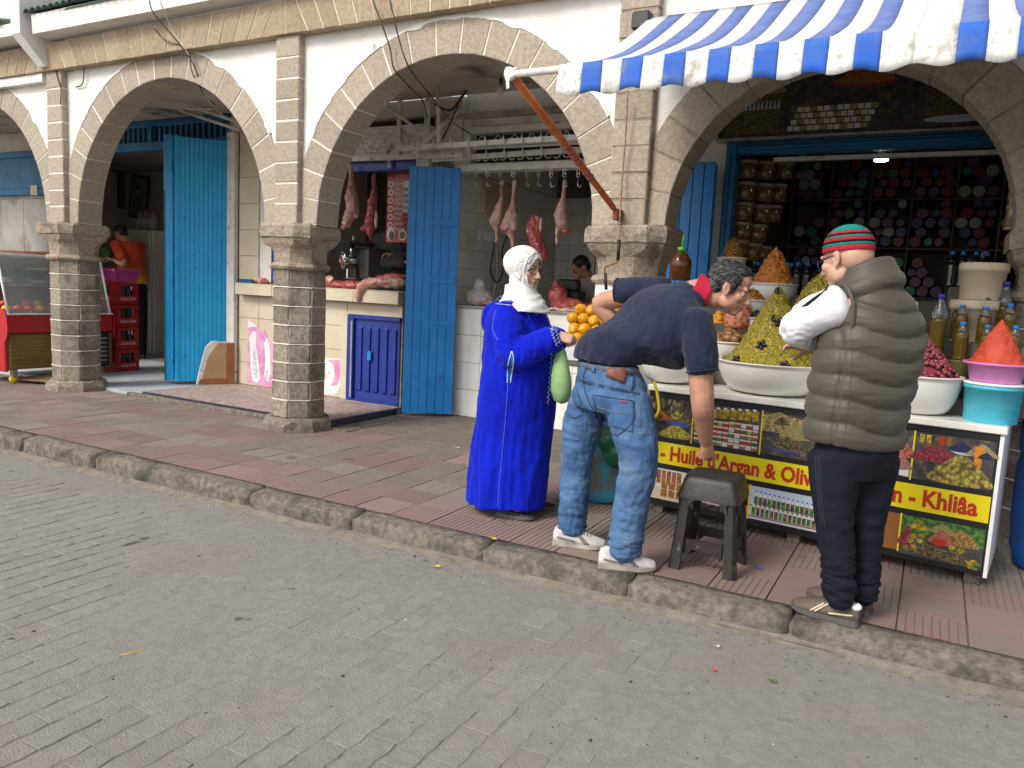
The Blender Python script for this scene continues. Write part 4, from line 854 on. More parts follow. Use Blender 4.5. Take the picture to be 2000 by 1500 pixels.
lm = MB().lathe([(.004, -.046), (.018, -.043), (.036, -.024), (.043, 0), (.036, .026), (.020, .042), (.013, .045), (.012, .050), (.007, .053), (.001, .051)], 14).mesh('lemon'); lm.materials.append(MT['lemon']); lm.polygons.foreach_set('use_smooth', [True]*len(lm.polygons))
k = 0
for lay in range(4):
    nx, ny = 5, 4-lay if lay < 3 else 1
    for j in range(ny):
        for i in range(nx - (lay % 2)):
            k += 1; x = (i-(nx-1-(lay % 2))/2)*.082; y = (-.135+.045*lay) + j*.08; z = tx.z+.022+lay*.066
            o = link('lemon', lm, loc=(tx.x+.03+x+random.uniform(-.006, .006), 4.96+y+random.uniform(-.004, .004), z+random.uniform(-.005, .005)), label=f'preserved lemon in the {["bottom", "second", "third", "top"][lay]} layer, {["front", "second", "third", "rear"][j]} row, {["first", "second", "third", "fourth", "fifth"][i]} from the robe', cat='lemon', group='lemons piled in the tray')
            o.rotation_euler = (PI/2+random.uniform(-.5, .5), random.uniform(-.4, .4), random.uniform(-.6, .3))
# olives, harissa, buckets, bottles
cp = Vector((-.05, 4.615, TZ)); bowl('enamel_bowl', 'white bowl of purple pink olives beside the oil bottles', cp, .205, .20)
pile('pink_olives', 'steep pile of shiny purple pink olives in white bowl', cp+Vector((0, 0, .195)), .195, .22, 620, .0125, 'olive_pink', 'olives', 6, 1.25, 7, 5)
cq = Vector((.29, 4.56, TZ)); bk = MB().lathe([(.118, 0), (.120, .004), (.128, .165), (.134, .166), (.134, .185), (.124, .187), (.118, .02)], 36).build('bucket', 'cyan_plastic', None, True, loc=cq, label='cyan wrapped bucket under the pink bowl', cat='bucket'); MB().lathe([(.13, .188), (.137, .188), (.137, .198), (.02, .199)], 36).build('lid', 'white_plastic', bk, True)
MB().lathe([(.105, 0), (.112, .004), (.128, .085), (.15, .09), (.15, .10), (.13, .098), (.1, .02)], 36).build('plastic_bowl', 'pink_plastic', None, True, loc=cq+Vector((0, 0, .20)), label='pink plastic bowl under the red harissa cone', cat='bowl')
mound('harissa_cone', 'smooth red harissa paste cone in pink plastic bowl', cq+Vector((0, 0, .292)), .135, .225, 'harissa', 'food heap', pw=1.35, amp=.004, fs=40, tip=.03)
mk('tub_olive', (.10, .11, .03), rough=.4)
def bucket(c, R, H, lab):
    b = MB().lathe([(R*.86, 0), (R*.88, .004), (R*.97, H*.86), (R, H*.86), (R, H*.88), (R*.5, H*.88)], 36).build('bucket', 'cream_plastic', None, True, loc=c, label=lab, cat='bucket')
    MB().lathe([(R*1.03, H*.86-.02), (R*1.04, H*.86), (R*1.04, H*.97), (R*1.0, H), (R*.92, H*.985), (.01, H*.985)], 36).build('lid', 'cream_plastic', b, True); return b
bucket(Vector((.205, 5.05, 1.425)), .118, .205, 'upper cream plastic bucket of the two stacked behind bottles'); bucket(Vector((.19, 5.05, 1.192)), .128, .232, 'lower cream plastic bucket of the two stacked behind bottles')
def bottle_mesh(H, R, ribs=True, oil='oil', cap='cap_blue', fill=.78, neck=.35):
    mb = MB(); pr = [(R*.8, 0), (R, .008)]; n = 12
    for i in range(1, n): t = i/n*.66; pr.append((R*(1-(.06 if (ribs and i % 2) else 0)), H*t))
    pr += [(R*.96, H*.68), (R*.75, H*.76), (R*.45, H*.85), (R*neck, H*.9), (R*neck, H*.93)]
    f = [p for p in pr if p[1] <= H*fill]; g = [p for p in pr if p[1] >= f[-1][1]]
    mb.lathe(f, 20); mb.cm = 1; mb.lathe(g, 20); mb.cm = 2; mb.lathe([(R*neck*1.25, H*.91), (R*neck*1.25, H*.995), (R*neck*1.1, H), (.001, H)], 16)
    me = mb.mesh('bottle'); [me.materials.append(MT[k]) for k in (oil, 'bottle_clear', cap)]; me.polygons.foreach_set('use_smooth', [True]*len(me.polygons)); return me
small = bottle_mesh(.205, .034); tall = bottle_mesh(.33, .040, False, cap='cap_purple', fill=.66); dkb = bottle_mesh(.24, .036, oil='oil_dark', fill=.7)
for px, pyb, y, me, lab in ((1826, 692, 4.83, tall, 'tall oil bottle with purple cap beside the dark vest'), (1873, 703, 4.78, small, 'small oil bottle standing on the olive green tub'), (1872, 668, 4.90, small, 'small oil bottle just behind the one on the green tub'), (1866, 662, 4.99, small, 'rear oil bottle with blue cap left of the cream bucket'),
    (1914, 668, 4.98, tall, 'tall purple capped oil bottle before the lower cream bucket'), (1917, 673, 4.86, small, 'blue capped oil bottle in front of the tall middle one'), (1920, 710, 4.78, small, 'short oil bottle beside the red cone'), (1952, 668, 5.0, tall, 'tall purple capped oil bottle behind the red cone'), (1965, 668, 4.88, small, 'blue capped oil bottle above the red cone'), (1975, 712, 4.80, small, 'oil bottle with blue cap half hidden by the red cone')):
    p = at(px, pyb, y); link('oil_bottle', me, loc=p, label=lab, cat='bottle', group='oil bottles on the stall')
pt = at(1873, 703, 4.78); MB().lathe([(.04, 0), (.045, .004), (.05, pt.z-TZ-.008), (.052, pt.z-TZ-.002), (.01, pt.z-TZ-.001)], 20).build('tub', 'tub_olive', None, True, loc=(pt.x, pt.y, TZ+.0005), label='olive green tub carrying a small oil bottle', cat='tub')
MB().box(1.58, 1.86, .25, .40, TZ+.001, .90, .004, ST).build('bottle_step', 'wall_dark', None, label='low dark step under the oil bottles', cat='step')
# drum at the right end
bd = gz(2010, 1120); MB().lathe([(.27, 0), (.292, .02), (.30, .10), (.288, .16), (.30, .22), (.30, .55), (.288, .60), (.30, .66), (.30, .84), (.28, .88), (.02, .885)], 44).build('drum', 'barrel_blue', None, True, loc=(bd.x+.20, bd.y+.20, 0), label='tall blue plastic drum at the stall end', cat='drum')
# jug hung on the pier
jg = at(1327, 548, 4.93); me = MB(); me.lathe([(.055, 0), (.068, .008), (.07, .10), (.068, .13), (.05, .16), (.026, .18), (.022, .19)], 20); jo = me.build('oil_jug', 'oil_dark', None, True, loc=jg, label='brown oil jug with green cap hung beside the stone pier', cat='jug'); MB().lathe([(.027, .188), (.027, .212), (.001, .215)], 16).build('cap', 'cap_green', jo, True); wire('hanging_string', [(0, 0, .21), (.004, 0, .26), (0, .03, .30)], .004, 'cap_green', jo)
# stool
stl = thing('plastic_stool', 'scuffed dark brown plastic stool with square openings beneath', 'stool', (-.90, 3.872, 0), rz=.02)
sm = MB(); H, A, B = .482, .118, .168
for sx_ in (-1, 1):
    for sy_ in (-1, 1):
        rg = []
        for z, h in ((0, B), (.02, B-.003), (H*.5, (A+B)/2+.004), (H-.035, A+.012)):
            w = .058-.012*z/H; c = Vector((sx_*h, sy_*h, z)); rg.append([c+Vector((-sx_*w, 0, 0)), c+Vector((-sx_*.012, 0, 0)), c+Vector((0, -sy_*.012, 0)), c+Vector((0, -sy_*w, 0)), c+Vector((-sx_*.022, -sy_*w, 0)), c+Vector((-sx_*w, -sy_*.022, 0))])
        MB().loft(rg).build('leg', 'rubber_brown', stl)
top = []
for z, h, r in ((H-.115, A+.036, .03), (H-.10, A+.034, .03), (H-.03, A+.016, .035), (H-.006, A+.008, .04), (H, A-.012, .045), (H-.003, A-.03, .045)): top.append([Vector((sx_*(h-r)+r*math.cos(a), sy_*(h-r)+r*math.sin(a), z)) for sx_, sy_, a0 in ((1, 1, 0), (-1, 1, PI/2), (-1, -1, PI), (1, -1, 1.5*PI)) for a in (a0, a0+PI/8, a0+PI/4, a0+3*PI/8, a0+PI/2)])
tp = MB().loft(top, caps=False); n = len(top[0]); tp.add(top[-1], [tuple(range(n))]); tp.build('seat', 'rubber_brown', stl, True)
for k in range(4):
    T = Matrix.Rotation(PI/2*k, 4, 'Z'); z = .135; h = B-(B-A)*z/H-.010
    ar = MB(); pts = [(-h+.05, z+.02), (-h+.05, z+.028), (-h+.075, z+.022), (h-.075, z+.022), (h-.05, z+.028), (h-.05, z-.05), (h-.055, z-.06), (h-.085, z-.028), (-h+.085, z-.028), (-h+.055, z-.06)]
    ar.slab([T @ Vector((x, -h-.001, zz_)) for x, zz_ in pts[1:]], T @ Vector((0, .02, 0)), .004); ar.build('rail', 'rubber_brown', stl)
    h2 = A+.030; zz_ = H-.115; cr = MB(); cr.slab([T @ Vector(q) for q in ((-h2+.05, -h2-.004, zz_+.004), (-h2+.05, -h2-.006, zz_-.05), (-h2+.075, -h2-.005, zz_-.012), (-h2+.1, -h2-.004, zz_+.004))], T @ Vector((0, .018, 0))); cr.slab([T @ Vector(q) for q in ((h2-.1, -h2-.004, zz_+.004), (h2-.075, -h2-.005, zz_-.012), (h2-.05, -h2-.006, zz_-.05), (h2-.05, -h2-.004, zz_+.004))], T @ Vector((0, .018, 0))); cr.build('corner_web', 'rubber_brown', stl)
# yellow strap and green tub behind the jeans
wire('yellow_strap', [at(1277, 745, 4.50), at(1284, 770, 4.50), at(1287, 800, 4.50), at(1280, 815, 4.50)], (.010), 'cap_yellow', None, label='yellow strap dangling over the banner beside the jeans', cat='strap')
p = at(1262, 800, 4.53); MB().lathe([(.06, 0), (.07, .004), (.085, .10), (.09, .105), (.08, .106)], 20).build('green_tub', 'green_plastic', None, True, loc=(p.x-.03, p.y-.06, p.z-.06), label='green plastic tub behind the hip of the jeans', cat='tub')
mk('bag_green', (.20, .36, .14), (.26, .44, .18), sc=10, rough=.3, bump=.5, bsc=22, alpha=.9); mk('bag_dark', (.01, .09, .035), rough=.35, bump=.4, bsc=15)
# ================================================================ butcher's goods
mk('meat_pale', (.50, .27, .21), (.58, .41, .32), sc=13, rough=.4, bump=.3, bsc=45, lo=.42, hi=.6, dirt=(.36, .10, .085), dsc=9, dlo=.55, dhi=.68, spec=.5, stretch=(1, 1, .55)); mk('meat_red', (.30, .045, .045), (.40, .085, .07), sc=12, rough=.35, bump=.35, bsc=40, dirt=(.55, .36, .29), dsc=10, dlo=.62, dhi=.72, spec=.5); mk('meat_cut', (.30, .05, .045), (.42, .11, .09), sc=30, rough=.35, bump=.3); mk('fat', (.60, .46, .36), (.52, .34, .26), sc=20, rough=.45, bump=.3); mk('bone', (.62, .42, .28), (.5, .28, .18), sc=18, rough=.5)
ORD = ['first', 'second', 'third', 'fourth', 'fifth', 'sixth', 'seventh', 'eighth', 'ninth', 'tenth', 'eleventh', 'twelfth', 'thirteenth', 'fourteenth', 'fifteenth', 'sixteenth', 'seventeenth', 'eighteenth', 'nineteenth', 'twentieth']
def carcass(pts, rad, label, m='meat_pale', cuts=(), seed=1, name='hanging_meat', amp=.010):
    mb = MB(); 
    for P, R in zip(pts, rad): limb_(mb, P, R)
    me = remesh(mb, .009, 4, .5, name); rough_mesh(me, amp, 22, seed); o = link(name, me, m, None, True, label=label, cat='meat', group='meat hanging in the butcher stall')
    for c, r, mt in cuts: k = MB().ball(c+Vector((0, .012, .006)), tuple(q*.8 for q in r), 12, 8).mesh('cut_face'); rough_mesh(k, .006, 40); link('cut_face', k, mt, o, True)
    return o
def limb_(mb, pts, rad, n=12):
    P = [Vector(p) for p in pts]; Q = []; 
    for i in range(len(P)-1):
        for k in range(5): t = k/5; Q.append((P[i].lerp(P[i+1], t), rad[i]+(rad[i+1]-rad[i])*t))
    Q.append((P[-1], rad[-1])); t0 = (P[1]-P[0]).normalized(); t1 = (P[-1]-P[-2]).normalized()
    Q = [(P[0]-t0*rad[0]*.5, rad[0]*.5)]+Q+[(P[-1]+t1*rad[-1]*.5, rad[-1]*.5)]; return mb.tube([q[0] for q in Q], [(q[1], q[1]*.8) for q in Q], n)
a6 = lambda x, y, d=6.6: at(x, y, d)
carcass([[a6(979, 358), a6(980, 385), a6(973, 418), a6(966, 435)], [a6(966, 432), a6(970, 452), a6(969, 472)]], [[.020, .022, .062, .075], [.05, .02, .017]], 'slim pale lamb leg, nearest of the hanging legs to the blue door', cuts=[(a6(968, 472), (.020, .02, .022), 'bone'), (a6(979, 358), (.028, .025, .035), 'bone')], seed=1)
carcass([[a6(1004, 358, 6.62), a6(1003, 395, 6.62), a6(997, 425, 6.62), a6(990, 448, 6.62)], [a6(992, 445, 6.62), a6(1001, 468, 6.62), a6(1002, 486, 6.62)], [a6(1003, 420, 6.62), a6(1006, 448, 6.62)]], [[.022, .026, .075, .085], [.06, .03, .017], [.05, .03]], 'broad pale lamb leg with red cut end beside the slim one', cuts=[(a6(984, 449, 6.55), (.05, .02, .045), 'meat_cut'), (a6(1004, 358, 6.62), (.03, .026, .04), 'bone'), (a6(1001, 486, 6.6), (.018, .018, .024), 'bone')], seed=2)
carcass([[a6(1102, 358, 6.6), a6(1100, 385), a6(1094, 420), a6(1098, 440)], [a6(1092, 435), a6(1088, 455), a6(1086, 475)]], [[.020, .026, .068, .075], [.045, .024, .016]], 'pale lamb leg hanging alone beside the stone pier', cuts=[(a6(1102, 452, 6.56), (.055, .025, .03), 'meat_cut'), (a6(1102, 357), (.028, .026, .04), 'bone'), (a6(1086, 475), (.017, .017, .022), 'bone')], seed=3)
carcass([[a6(1045, 425), a6(1040, 445), a6(1048, 475), a6(1060, 505)], [a6(1052, 430), a6(1053, 460)]], [[.055, .07, .085, .06], [.03, .04]], 'dark red beef chunk with white fat hanging above the headscarf', 'meat_red', cuts=[(a6(1034, 452, 6.54), (.05, .02, .042), 'fat'), (a6(1044, 428, 6.57), (.055, .03, .04), 'bone'), (a6(1055, 440, 6.57), (.02, .02, .09), 'fat')], seed=4)
b6 = lambda x, y, d=6.40: at(x, y, d)
carcass([[b6(685, 322), b6(687, 350), b6(686, 385), b6(690, 410), b6(675, 438)], [b6(690, 400), b6(698, 425)]], [[.018, .032, .075, .08, .055], [.045, .018]], 'pale lamb shoulder hanging closest to the stone arch', cuts=[(b6(670, 445), (.05, .03, .035), 'meat_cut')], seed=5, amp=.014)
carcass([[b6(730, 340), b6(731, 370), b6(727, 405), b6(722, 440), b6(725, 468)], [b6(722, 440), b6(708, 448)]], [[.018, .028, .060, .06, .02], [.05, .03]], 'red ribbed lamb rack hanging beside the price board', 'meat_red', cuts=[(b6(733, 430, 6.36), (.02, .02, .12), 'fat'), (b6(722, 395, 6.36), (.05, .02, .05), 'meat_cut')], seed=6, amp=.012)
# hooks
jh = MB(); jh.tube([(0, 0, .06), (0, 0, 0), (.004, 0, -.02), (.018, 0, -.032), (.032, 0, -.022), (.036, 0, -.006)], .0035, 6); jm = jh.mesh('hook'); jm.materials.append(MT['steel'])
r1 = MB().tube([(.016*math.cos(t), 0, .018*math.sin(t)) for t in [2*PI*k/16 for k in range(17)]], .003, 6).mesh('ring'); r1.materials.append(MT['steel'])
for me in (jm, r1): me.polygons.foreach_set('use_smooth', [True]*len(me.polygons))
for i, px in enumerate((930, 952, 977, 1003, 1030, 1052, 1077, 1103, 1130)):
    p = at(px, 331, 6.58); t = thing('chain_hook', f'twisted steel chain hook, {ORD[i]} along the white beam from the blue door', 'hook', p, rz=random.uniform(-.4, .4), group='chain hooks under the white beam')
    for z in (-.018, -.052): link('ring', r1, parent=t, loc=(0, 0, z))
    link('hook', jm, parent=t, loc=(0, 0, -.13))
def rail(label, p0, p1, n, z=0, up=True):
    t = thing('hook_rail', label, 'hook rail', p0); d = Vector(p1)-Vector(p0); MB().loft([[V_ + Vector((0, y, zz)) for y, zz in ((-.022, -.022), (.022, -.022), (.022, .022), (-.022, .022))] for V_ in (Vector((0, 0, 0)), d)]).build('rail', 'white_paint', t)
    u = MB().tube([(0, -.02, .03), (0, -.045, .0), (0, -.04, -.03), (0, -.012, -.03)], .007, 6).mesh('hook') if not up else MB().tube([(0, .0, -.02), (0, -.045, -.012), (0, -.062, .02), (0, -.055, .05)], [.008, .009, .008, .003], 6).mesh('hook'); u.materials.append(MT['white_paint'])
    for i in range(n): link('hook', u, parent=t, loc=d*((i+.35)/n))
    return t
r_ = rail('upper white rail with upturned meat hooks before the lattice', at(780, 290, 6.2), at(1165, 266, 6.2), 11); MB().tube([at(853, 148, 6.2)-r_.location, at(857, 248, 6.2)-r_.location], .016, 8).build('hanger_rod', 'white_paint', r_, True)
MB().box(-.02, .02, -.02, .02, -.02, .16, .004, Matrix.Translation(at(857, 275, 6.2)-r_.location)).build('clevis', 'white_paint', r_)
rail('lower white rail with upturned hooks behind the upper one', at(845, 312, 6.5), at(1165, 290, 6.5), 9); rail('thin white hook rail over the meat counter window', at(670, 312, 6.42), at(905, 302, 6.42), 5)
MB().tube([at(805, 300, 6.3), at(905, 208, 6.5)], .022, 8).build('brace', 'white_paint', bld, True); MB().tube([at(752, 205, 6.3), at(812, 250, 6.45)], .016, 8).build('brace', 'white_paint', bld, True)
# lamp holders
lb = thing('ceiling_bulb', 'bare bulb in cream cone holder under the blue lintel', 'bulb', at(760, 310, 6.45)); MB().lathe([(.035, .02), (.034, .015), (.018, -.02), (.014, -.045), (.001, -.046)], 18).build('holder', 'cream_plastic', lb, True); mk('bulb_glass', (.75, .74, .70), rough=.1, trans=.4); MB().ball((0, 0, -.068), (.021, .021, .028), 14, 10).build('bulb', 'bulb_glass', lb, True)
lb = thing('ceiling_bulb', 'unlit globe bulb hanging high inside the middle arch', 'bulb', at(978, 160, 6.0)); MB().tube([(0, 0, .03), (0, 0, -.02)], .016, 8).build('holder', 'black_plastic', lb, True); MB().ball((0, 0, -.06), (.04, .04, .045), 16, 12).build('bulb', 'bulb_glass', lb, True)
# counter meat
def slabmeat(name, label, blobs, m, seed, amp=.012, vox=.011):
    mb = MB()
    for c, r in blobs: mb.ball(c, r, 14, 10, Matrix.Rotation(random.uniform(-.4, .4), 3, 'Z'))
    me = remesh(mb, vox, 3, .5, name); rough_mesh(me, amp, 16, seed); rough_mesh(me, amp*.5, 45, seed); return link(name, me, m, None, True, label=label, cat='meat', group='meat laid on the counters')
LZ = 1.275
slabmeat('counter_meat', 'red beef slab lying across the cream ledge', [((-6.0, 6.55, LZ+.02), (.22, .12, .05)), ((-5.75, 6.52, LZ+.03), (.18, .11, .05)), ((-5.55, 6.50, LZ+.03), (.16, .11, .06))], 'meat_red', 1)
slabmeat('counter_meat', 'pale veal piece standing on the red slab by the grinder', [((-5.83, 6.47, LZ+.07), (.07, .06, .06))], 'meat_pale', 2)
slabmeat('counter_meat', 'pale fatty breast of meat drooping over the cream ledge', [((-5.05, 6.50, LZ+.09), (.20, .10, .06)), ((-5.25, 6.46, LZ+.07), (.14, .09, .06)), ((-5.33, 6.40, LZ+.02), (.06, .05, .06)), ((-5.37, 6.385, LZ-.06), (.04, .035, .07))], 'meat_pale', 3)
slabmeat('counter_meat', 'flat red cut lying on top of the breast meat', [((-5.02, 6.56, LZ+.15), (.16, .08, .035)), ((-5.22, 6.60, LZ+.12), (.10, .07, .04))], 'meat_red', 4)
slabmeat('counter_meat', 'small pink cuts beside the dark tray', [((-6.98, 6.52, LZ+.04), (.09, .07, .035)), ((-6.86, 6.47, LZ+.03), (.07, .05, .04))], 'meat_pale', 5)
MB().loft([[Vector((x, y, z)) for x, y in ((-.09-o, -.05-o), (.09+o, -.05-o), (.09+o, .05+o), (-.09-o, .05+o))] for o, z in ((0, 0), (.02, .045), (.016, .045), (0, .006))]).build('meat_tray', 'blue_teal', None, loc=(-7.1, 6.50, LZ-.002), label='small dark teal tray at the ledge end', cat='tray')
slabmeat('counter_meat', 'big pointed red beef joint behind the headscarf', [((-3.22, 7.0, 1.22), (.20, .12, .08)), ((-3.34, 7.02, 1.32), (.10, .09, .10)), ((-3.38, 7.04, 1.40), (.04, .05, .07)), ((-3.02, 7.0, 1.20), (.15, .12, .05))], 'meat_red', 6)
slabmeat('counter_meat', 'flat red beef slab beside the stone pier', [((-2.75, 7.0, 1.23), (.24, .12, .06)), ((-2.6, 6.95, 1.27), (.16, .1, .05))], 'meat_red', 7)
slabmeat('counter_meat', 'pale strip of trimmed fat along the counter edge', [((-3.2, 6.86, 1.18), (.16, .05, .025)), ((-3.0, 6.86, 1.18), (.12, .05, .02))], 'fat', 8)
mk('bag_clear', (.72, .68, .66), rough=.15, alpha=.42, bump=.8, bsc=25, spec=.8)
slabmeat('counter_meat', 'pink chops lying beside the clear plastic bag', [((-4.08, 6.93, 1.20), (.13, .08, .035)), ((-3.92, 6.95, 1.20), (.10, .07, .03))], 'meat_pale', 9)
bgm = MB(); bgm.ball((-4.20, 6.92, 1.25), (.15, .10, .09), 16, 12); bgm.ball((-4.22, 6.95, 1.37), (.07, .06, .08), 12, 10); me = remesh(bgm, .010, 2, .5, 'meat_bag'); rough_mesh(me, .016, 18); bgo = link('meat_bag', me, 'bag_clear', None, True, label='knotted clear plastic bag of meat on the white counter', cat='bag'); k = MB().ball((-4.20, 6.92, 1.22), (.12, .08, .05), 14, 10).mesh('bagged_meat'); rough_mesh(k, .012, 20); link('bagged_meat', k, 'meat_pale', bgo, True)
sc_t = thing('counter_scale', 'white counter scale with dark screen on the butcher counter', 'scale', (-4.0, 7.14, 1.166), rz=-.3); MB().slab([(-.15, -.10, .0), (.15, -.10, 0), (.15, .04, .12), (-.15, .04, .12)], (0, .06, -.02), .01).build('housing', 'white_plastic', sc_t); MB().slab([(-.10, -.075, .03), (.02, -.075, .03), (.02, .0, .095), (-.10, 0, .095)], (0, .004, -.004)).build('screen', 'black_plastic', sc_t); MB().box(-.17, .17, .07, .30, .085, .10, .004).build('pan', 'steel', sc_t); MB().box(-.14, .14, .05, .28, 0, .084, .01).build('base', 'white_plastic', sc_t)
bs_ = thing('printer_scale', 'black label printing scale behind the headscarf', 'scale', (-3.32, 7.24, 1.166)); MB().box(-.15, .15, -.10, .10, 0, .20, .02).build('housing', 'black_plastic', bs_); MB().box(-.13, .10, -.03, .08, .20, .32, .02).build('display', 'black_plastic', bs_); MB().box(-.12, -.08, -.115, -.101, .02, .22, .004).build('paper_strip', 'print_lightblue', bs_)
sw = thing('bone_saw', 'grey standing bone saw at the back of the butcher room', 'saw', (-3.35, 8.2, 0)); MB().box(-.12, .05, -.1, .1, 0, 1.15, .02).build('cabinet', 'grey_metal', sw); MB().box(-.10, .02, -.06, .06, 1.15, 2.0, .03).build('column', 'grey_metal', sw); MB().box(-.10, .28, -.07, .07, 1.85, 2.05, .05).build('wheel_cover', 'grey_metal', sw); MB().box(.20, .23, -.02, .02, 1.30, 1.85, .004).build('blade_guard', 'white_paint', sw); MB().box(-.1, .4, -.2, .2, 1.15, 1.17, .004).build('saw_table', 'steel', sw)
MB().box(-4.459, -4.40, 7.28, 8.0, 2.165, 2.51, .006).build('wall_cabinet', 'cream_plastic', None, label='cream box fixed on the tiled side wall', cat='cabinet')
for i, y in enumerate((7.29, 7.42, 7.54)): MB().box(-4.448, -4.43, y-.05, y+.05, 1.86, 1.97, .006).build('power_socket', 'white_plastic', None, label=f'white wall socket, {ORD[i]} of three from the blue door', cat='socket', group='sockets on the butcher wall')
wire('power_cable', [(-4.42, 7.56, 1.88), (-4.36, 7.45, 1.78), (-4.36, 7.40, 1.55), (-4.36, 7.55, 1.42), (-4.36, 7.68, 1.55), (-4.40, 7.72, 1.8), (-4.40, 7.9, 2.1)], .008, 'black_plastic', None, label='black cable looped on the tiled side wall', cat='cable'); wire('power_cable', [(-4.42, 7.62, 1.86), (-4.40, 7.62, 1.5), (-4.38, 7.5, 1.2)], .010, 'white_paint', None, label='grey cable dropping from the sockets to the scale', cat='cable')
# grinder
gr = thing('meat_grinder', 'dark meat grinder with steel mincing ring on the ledge counter', 'grinder', at(684, 536, 6.85), rz=-.55)
MB().box(-.18, .30, .08, .45, -.05, .30, .03).build('motor_housing', 'dark_metal', gr); MB().lathe([(.045, -.10), (.05, -.08), (.055, .10)], 20, (0, 0, 0), Matrix.Rotation(PI/2, 3, 'X')).build('barrel', 'steel', gr, True).location = (0, 0, .16); R90 = Matrix.Rotation(PI/2, 3, 'X')
MB().tube([R90 @ Vector((.095*math.cos(t), .095*math.sin(t), .09)) + Vector((0, 0, .16)) for t in [2*PI*k/28 for k in range(29)]], .012, 8).build('ring_nut', 'steel', gr, True); MB().lathe([(.06, .085), (.062, .10), (.055, .105), (.001, .105)], 22, (0, 0, .16), R90).build('mince_plate', 'meat_cut', gr, True); MB().lathe([(.062, .08), (.075, .10), (.068, .112), (.060, .105)], 24, (0, 0, .16), R90, close=False).build('plate_rim', 'steel', gr, True)
for a in (0, PI/2, PI, 1.5*PI): MB().tube([R90 @ Vector((.07*math.cos(a), .07*math.sin(a), .095))+Vector((0, 0, .16)), R90 @ Vector((.092*math.cos(a), .092*math.sin(a), .09))+Vector((0, 0, .16))], .010, 6).build('ring_lug', 'steel', gr, True)
MB().tube([(0, .0, .2), (0, .02, .34)], .022, 10).build('feed_tube', 'steel', gr, True); MB().box(-.16, .16, -.08, .22, .34, .365, .008).build('feed_tray', 'dark_metal', gr); MB().tube([(0, .03, .36), (0, .03, .44)], .016, 8).build('pusher', 'grey_metal', gr, True); MB().box(-.06, .06, -.06, .06, -.05, .07, .01).build('stand', 'steel', gr)
# price board
mk('board_red', (.50, .06, .05), (.42, .045, .04), sc=6, rough=.35, dirt=(.55, .25, .22), dsc=4, dlo=.6, dhi=.8)
pb = thing('price_board', 'red price board listing cuts of meat beside blue plank door', 'sign'); B0, B1 = at(757, 336, 6.70), at(806, 474, 6.70); xw = B1.x-B0.x; MB().slab([(B0.x, 6.70, B1.z), (B1.x, 6.70, B1.z), (B1.x, 6.70, B0.z), (B0.x, 6.70, B0.z)], (0, .02, 0), .003).build('panel', 'board_red', pb)
T0 = frame_T((0, 6.696, 0), (1, 0, 0)); PR = Print(Matrix.Translation((0, 6.698, 0))); zt, zb = B0.z, B1.z; rows = ['Agneau', 'veau', 'Gigot', 'Saucisses', 'Cotelettes', 'Mouton', 'Filets', 'Foie', 'Dinde', 'Poulet']
PR.rect(B0.x+xw*.62, B0.x+xw*.80, zb+.30, zt-.10, 'print_white'); 
for i in range(7): PR.ell(B0.x+.055, zt-.13-.085*i, .036, .034, 'print_white'); PR.ell(B0.x+.055, zt-.13-.085*i, .020, .018, 'meat_cut')
PR.ell(B0.x+.07, zb+.09, .055, .075, 'print_white'); PR.ell(B0.x+.08, zb+.07, .035, .05, 'print_shade'); PR.ell(B0.x+xw*.62, zb+.08, .055, .06, 'print_white'); PR.ell(B0.x+xw*.62, zb+.075, .04, .04, 'print_brown')
for k in range(5): PR.poly([(B0.x+.12+k*.03, zt-.03), (B0.x+.135+k*.03, zt-.035), (B0.x+.125+k*.03, zt-.06), (B0.x+.115+k*.03, zt-.05)], 'print_white')
PR.build('printed_pictures', pb)
for i, w_ in enumerate(rows): text(w_, .052, 'print_white', pb, frame_T((B0.x+.105, 6.6945, zt-.125-.052*i), (1, 0, 0)), bold=.0008, align='LEFT', shear=.2)
for i, w_ in enumerate(('90', '80', '70', '115', '80', '70', '90')): text(w_, .05, 'print_shade', pb, frame_T((B0.x+xw*.71, 6.6935, zt-.19-.062*i), (1, 0, 0)), bold=.0005)
# posters on the cream tiles
mk('poster_pink', (.58, .22, .44), (.66, .38, .54), sc=9, rough=.7); mk('poster_white', (.72, .71, .70), rough=.7); mk('poster_ink', (.30, .34, .42), (.66, .66, .68), sc=50, rough=.7, lo=.42, hi=.55)
po = thing('torn_poster', 'torn pink poster with carcass drawings left of the stone column', 'poster'); MB().slab([(-7.15, SF-.004, .10), (-6.72, SF-.004, .07), (-6.72, SF-.004, .60), (-6.80, SF-.004, .62), (-6.86, SF-.004, .74), (-6.93, SF-.004, .70), (-7.0, SF-.004, .78), (-7.14, SF-.004, .84)], (0, .003, 0)).build('sheet', 'poster_pink', po)
Q = Print(Matrix.Translation((0, SF-.004, 0))); Q.poly([(-7.145, .745), (-6.99, .775), (-7.0, .782), (-7.14, .838)], 'poster_white'); Q.poly([(-7.10, .52), (-7.12, .62), (-7.05, .72), (-7.0, .70), (-7.01, .55), (-6.96, .35), (-6.93, .16), (-6.98, .10), (-7.06, .12), (-7.09, .25)][::-1], 'poster_white'); Q.poly([(-7.06, .5), (-7.03, .56), (-6.98, .33), (-6.96, .16), (-7.02, .14), (-7.05, .3)][::-1], 'poster_ink'); Q.poly([(-6.87, .58), (-6.83, .66), (-6.78, .55), (-6.76, .25), (-6.80, .12), (-6.86, .2), (-6.85, .4)][::-1], 'poster_white'); Q.poly([(-6.84, .3), (-6.80, .3), (-6.79, .15), (-6.83, .17)], 'poster_ink'); Q.build('print', po)
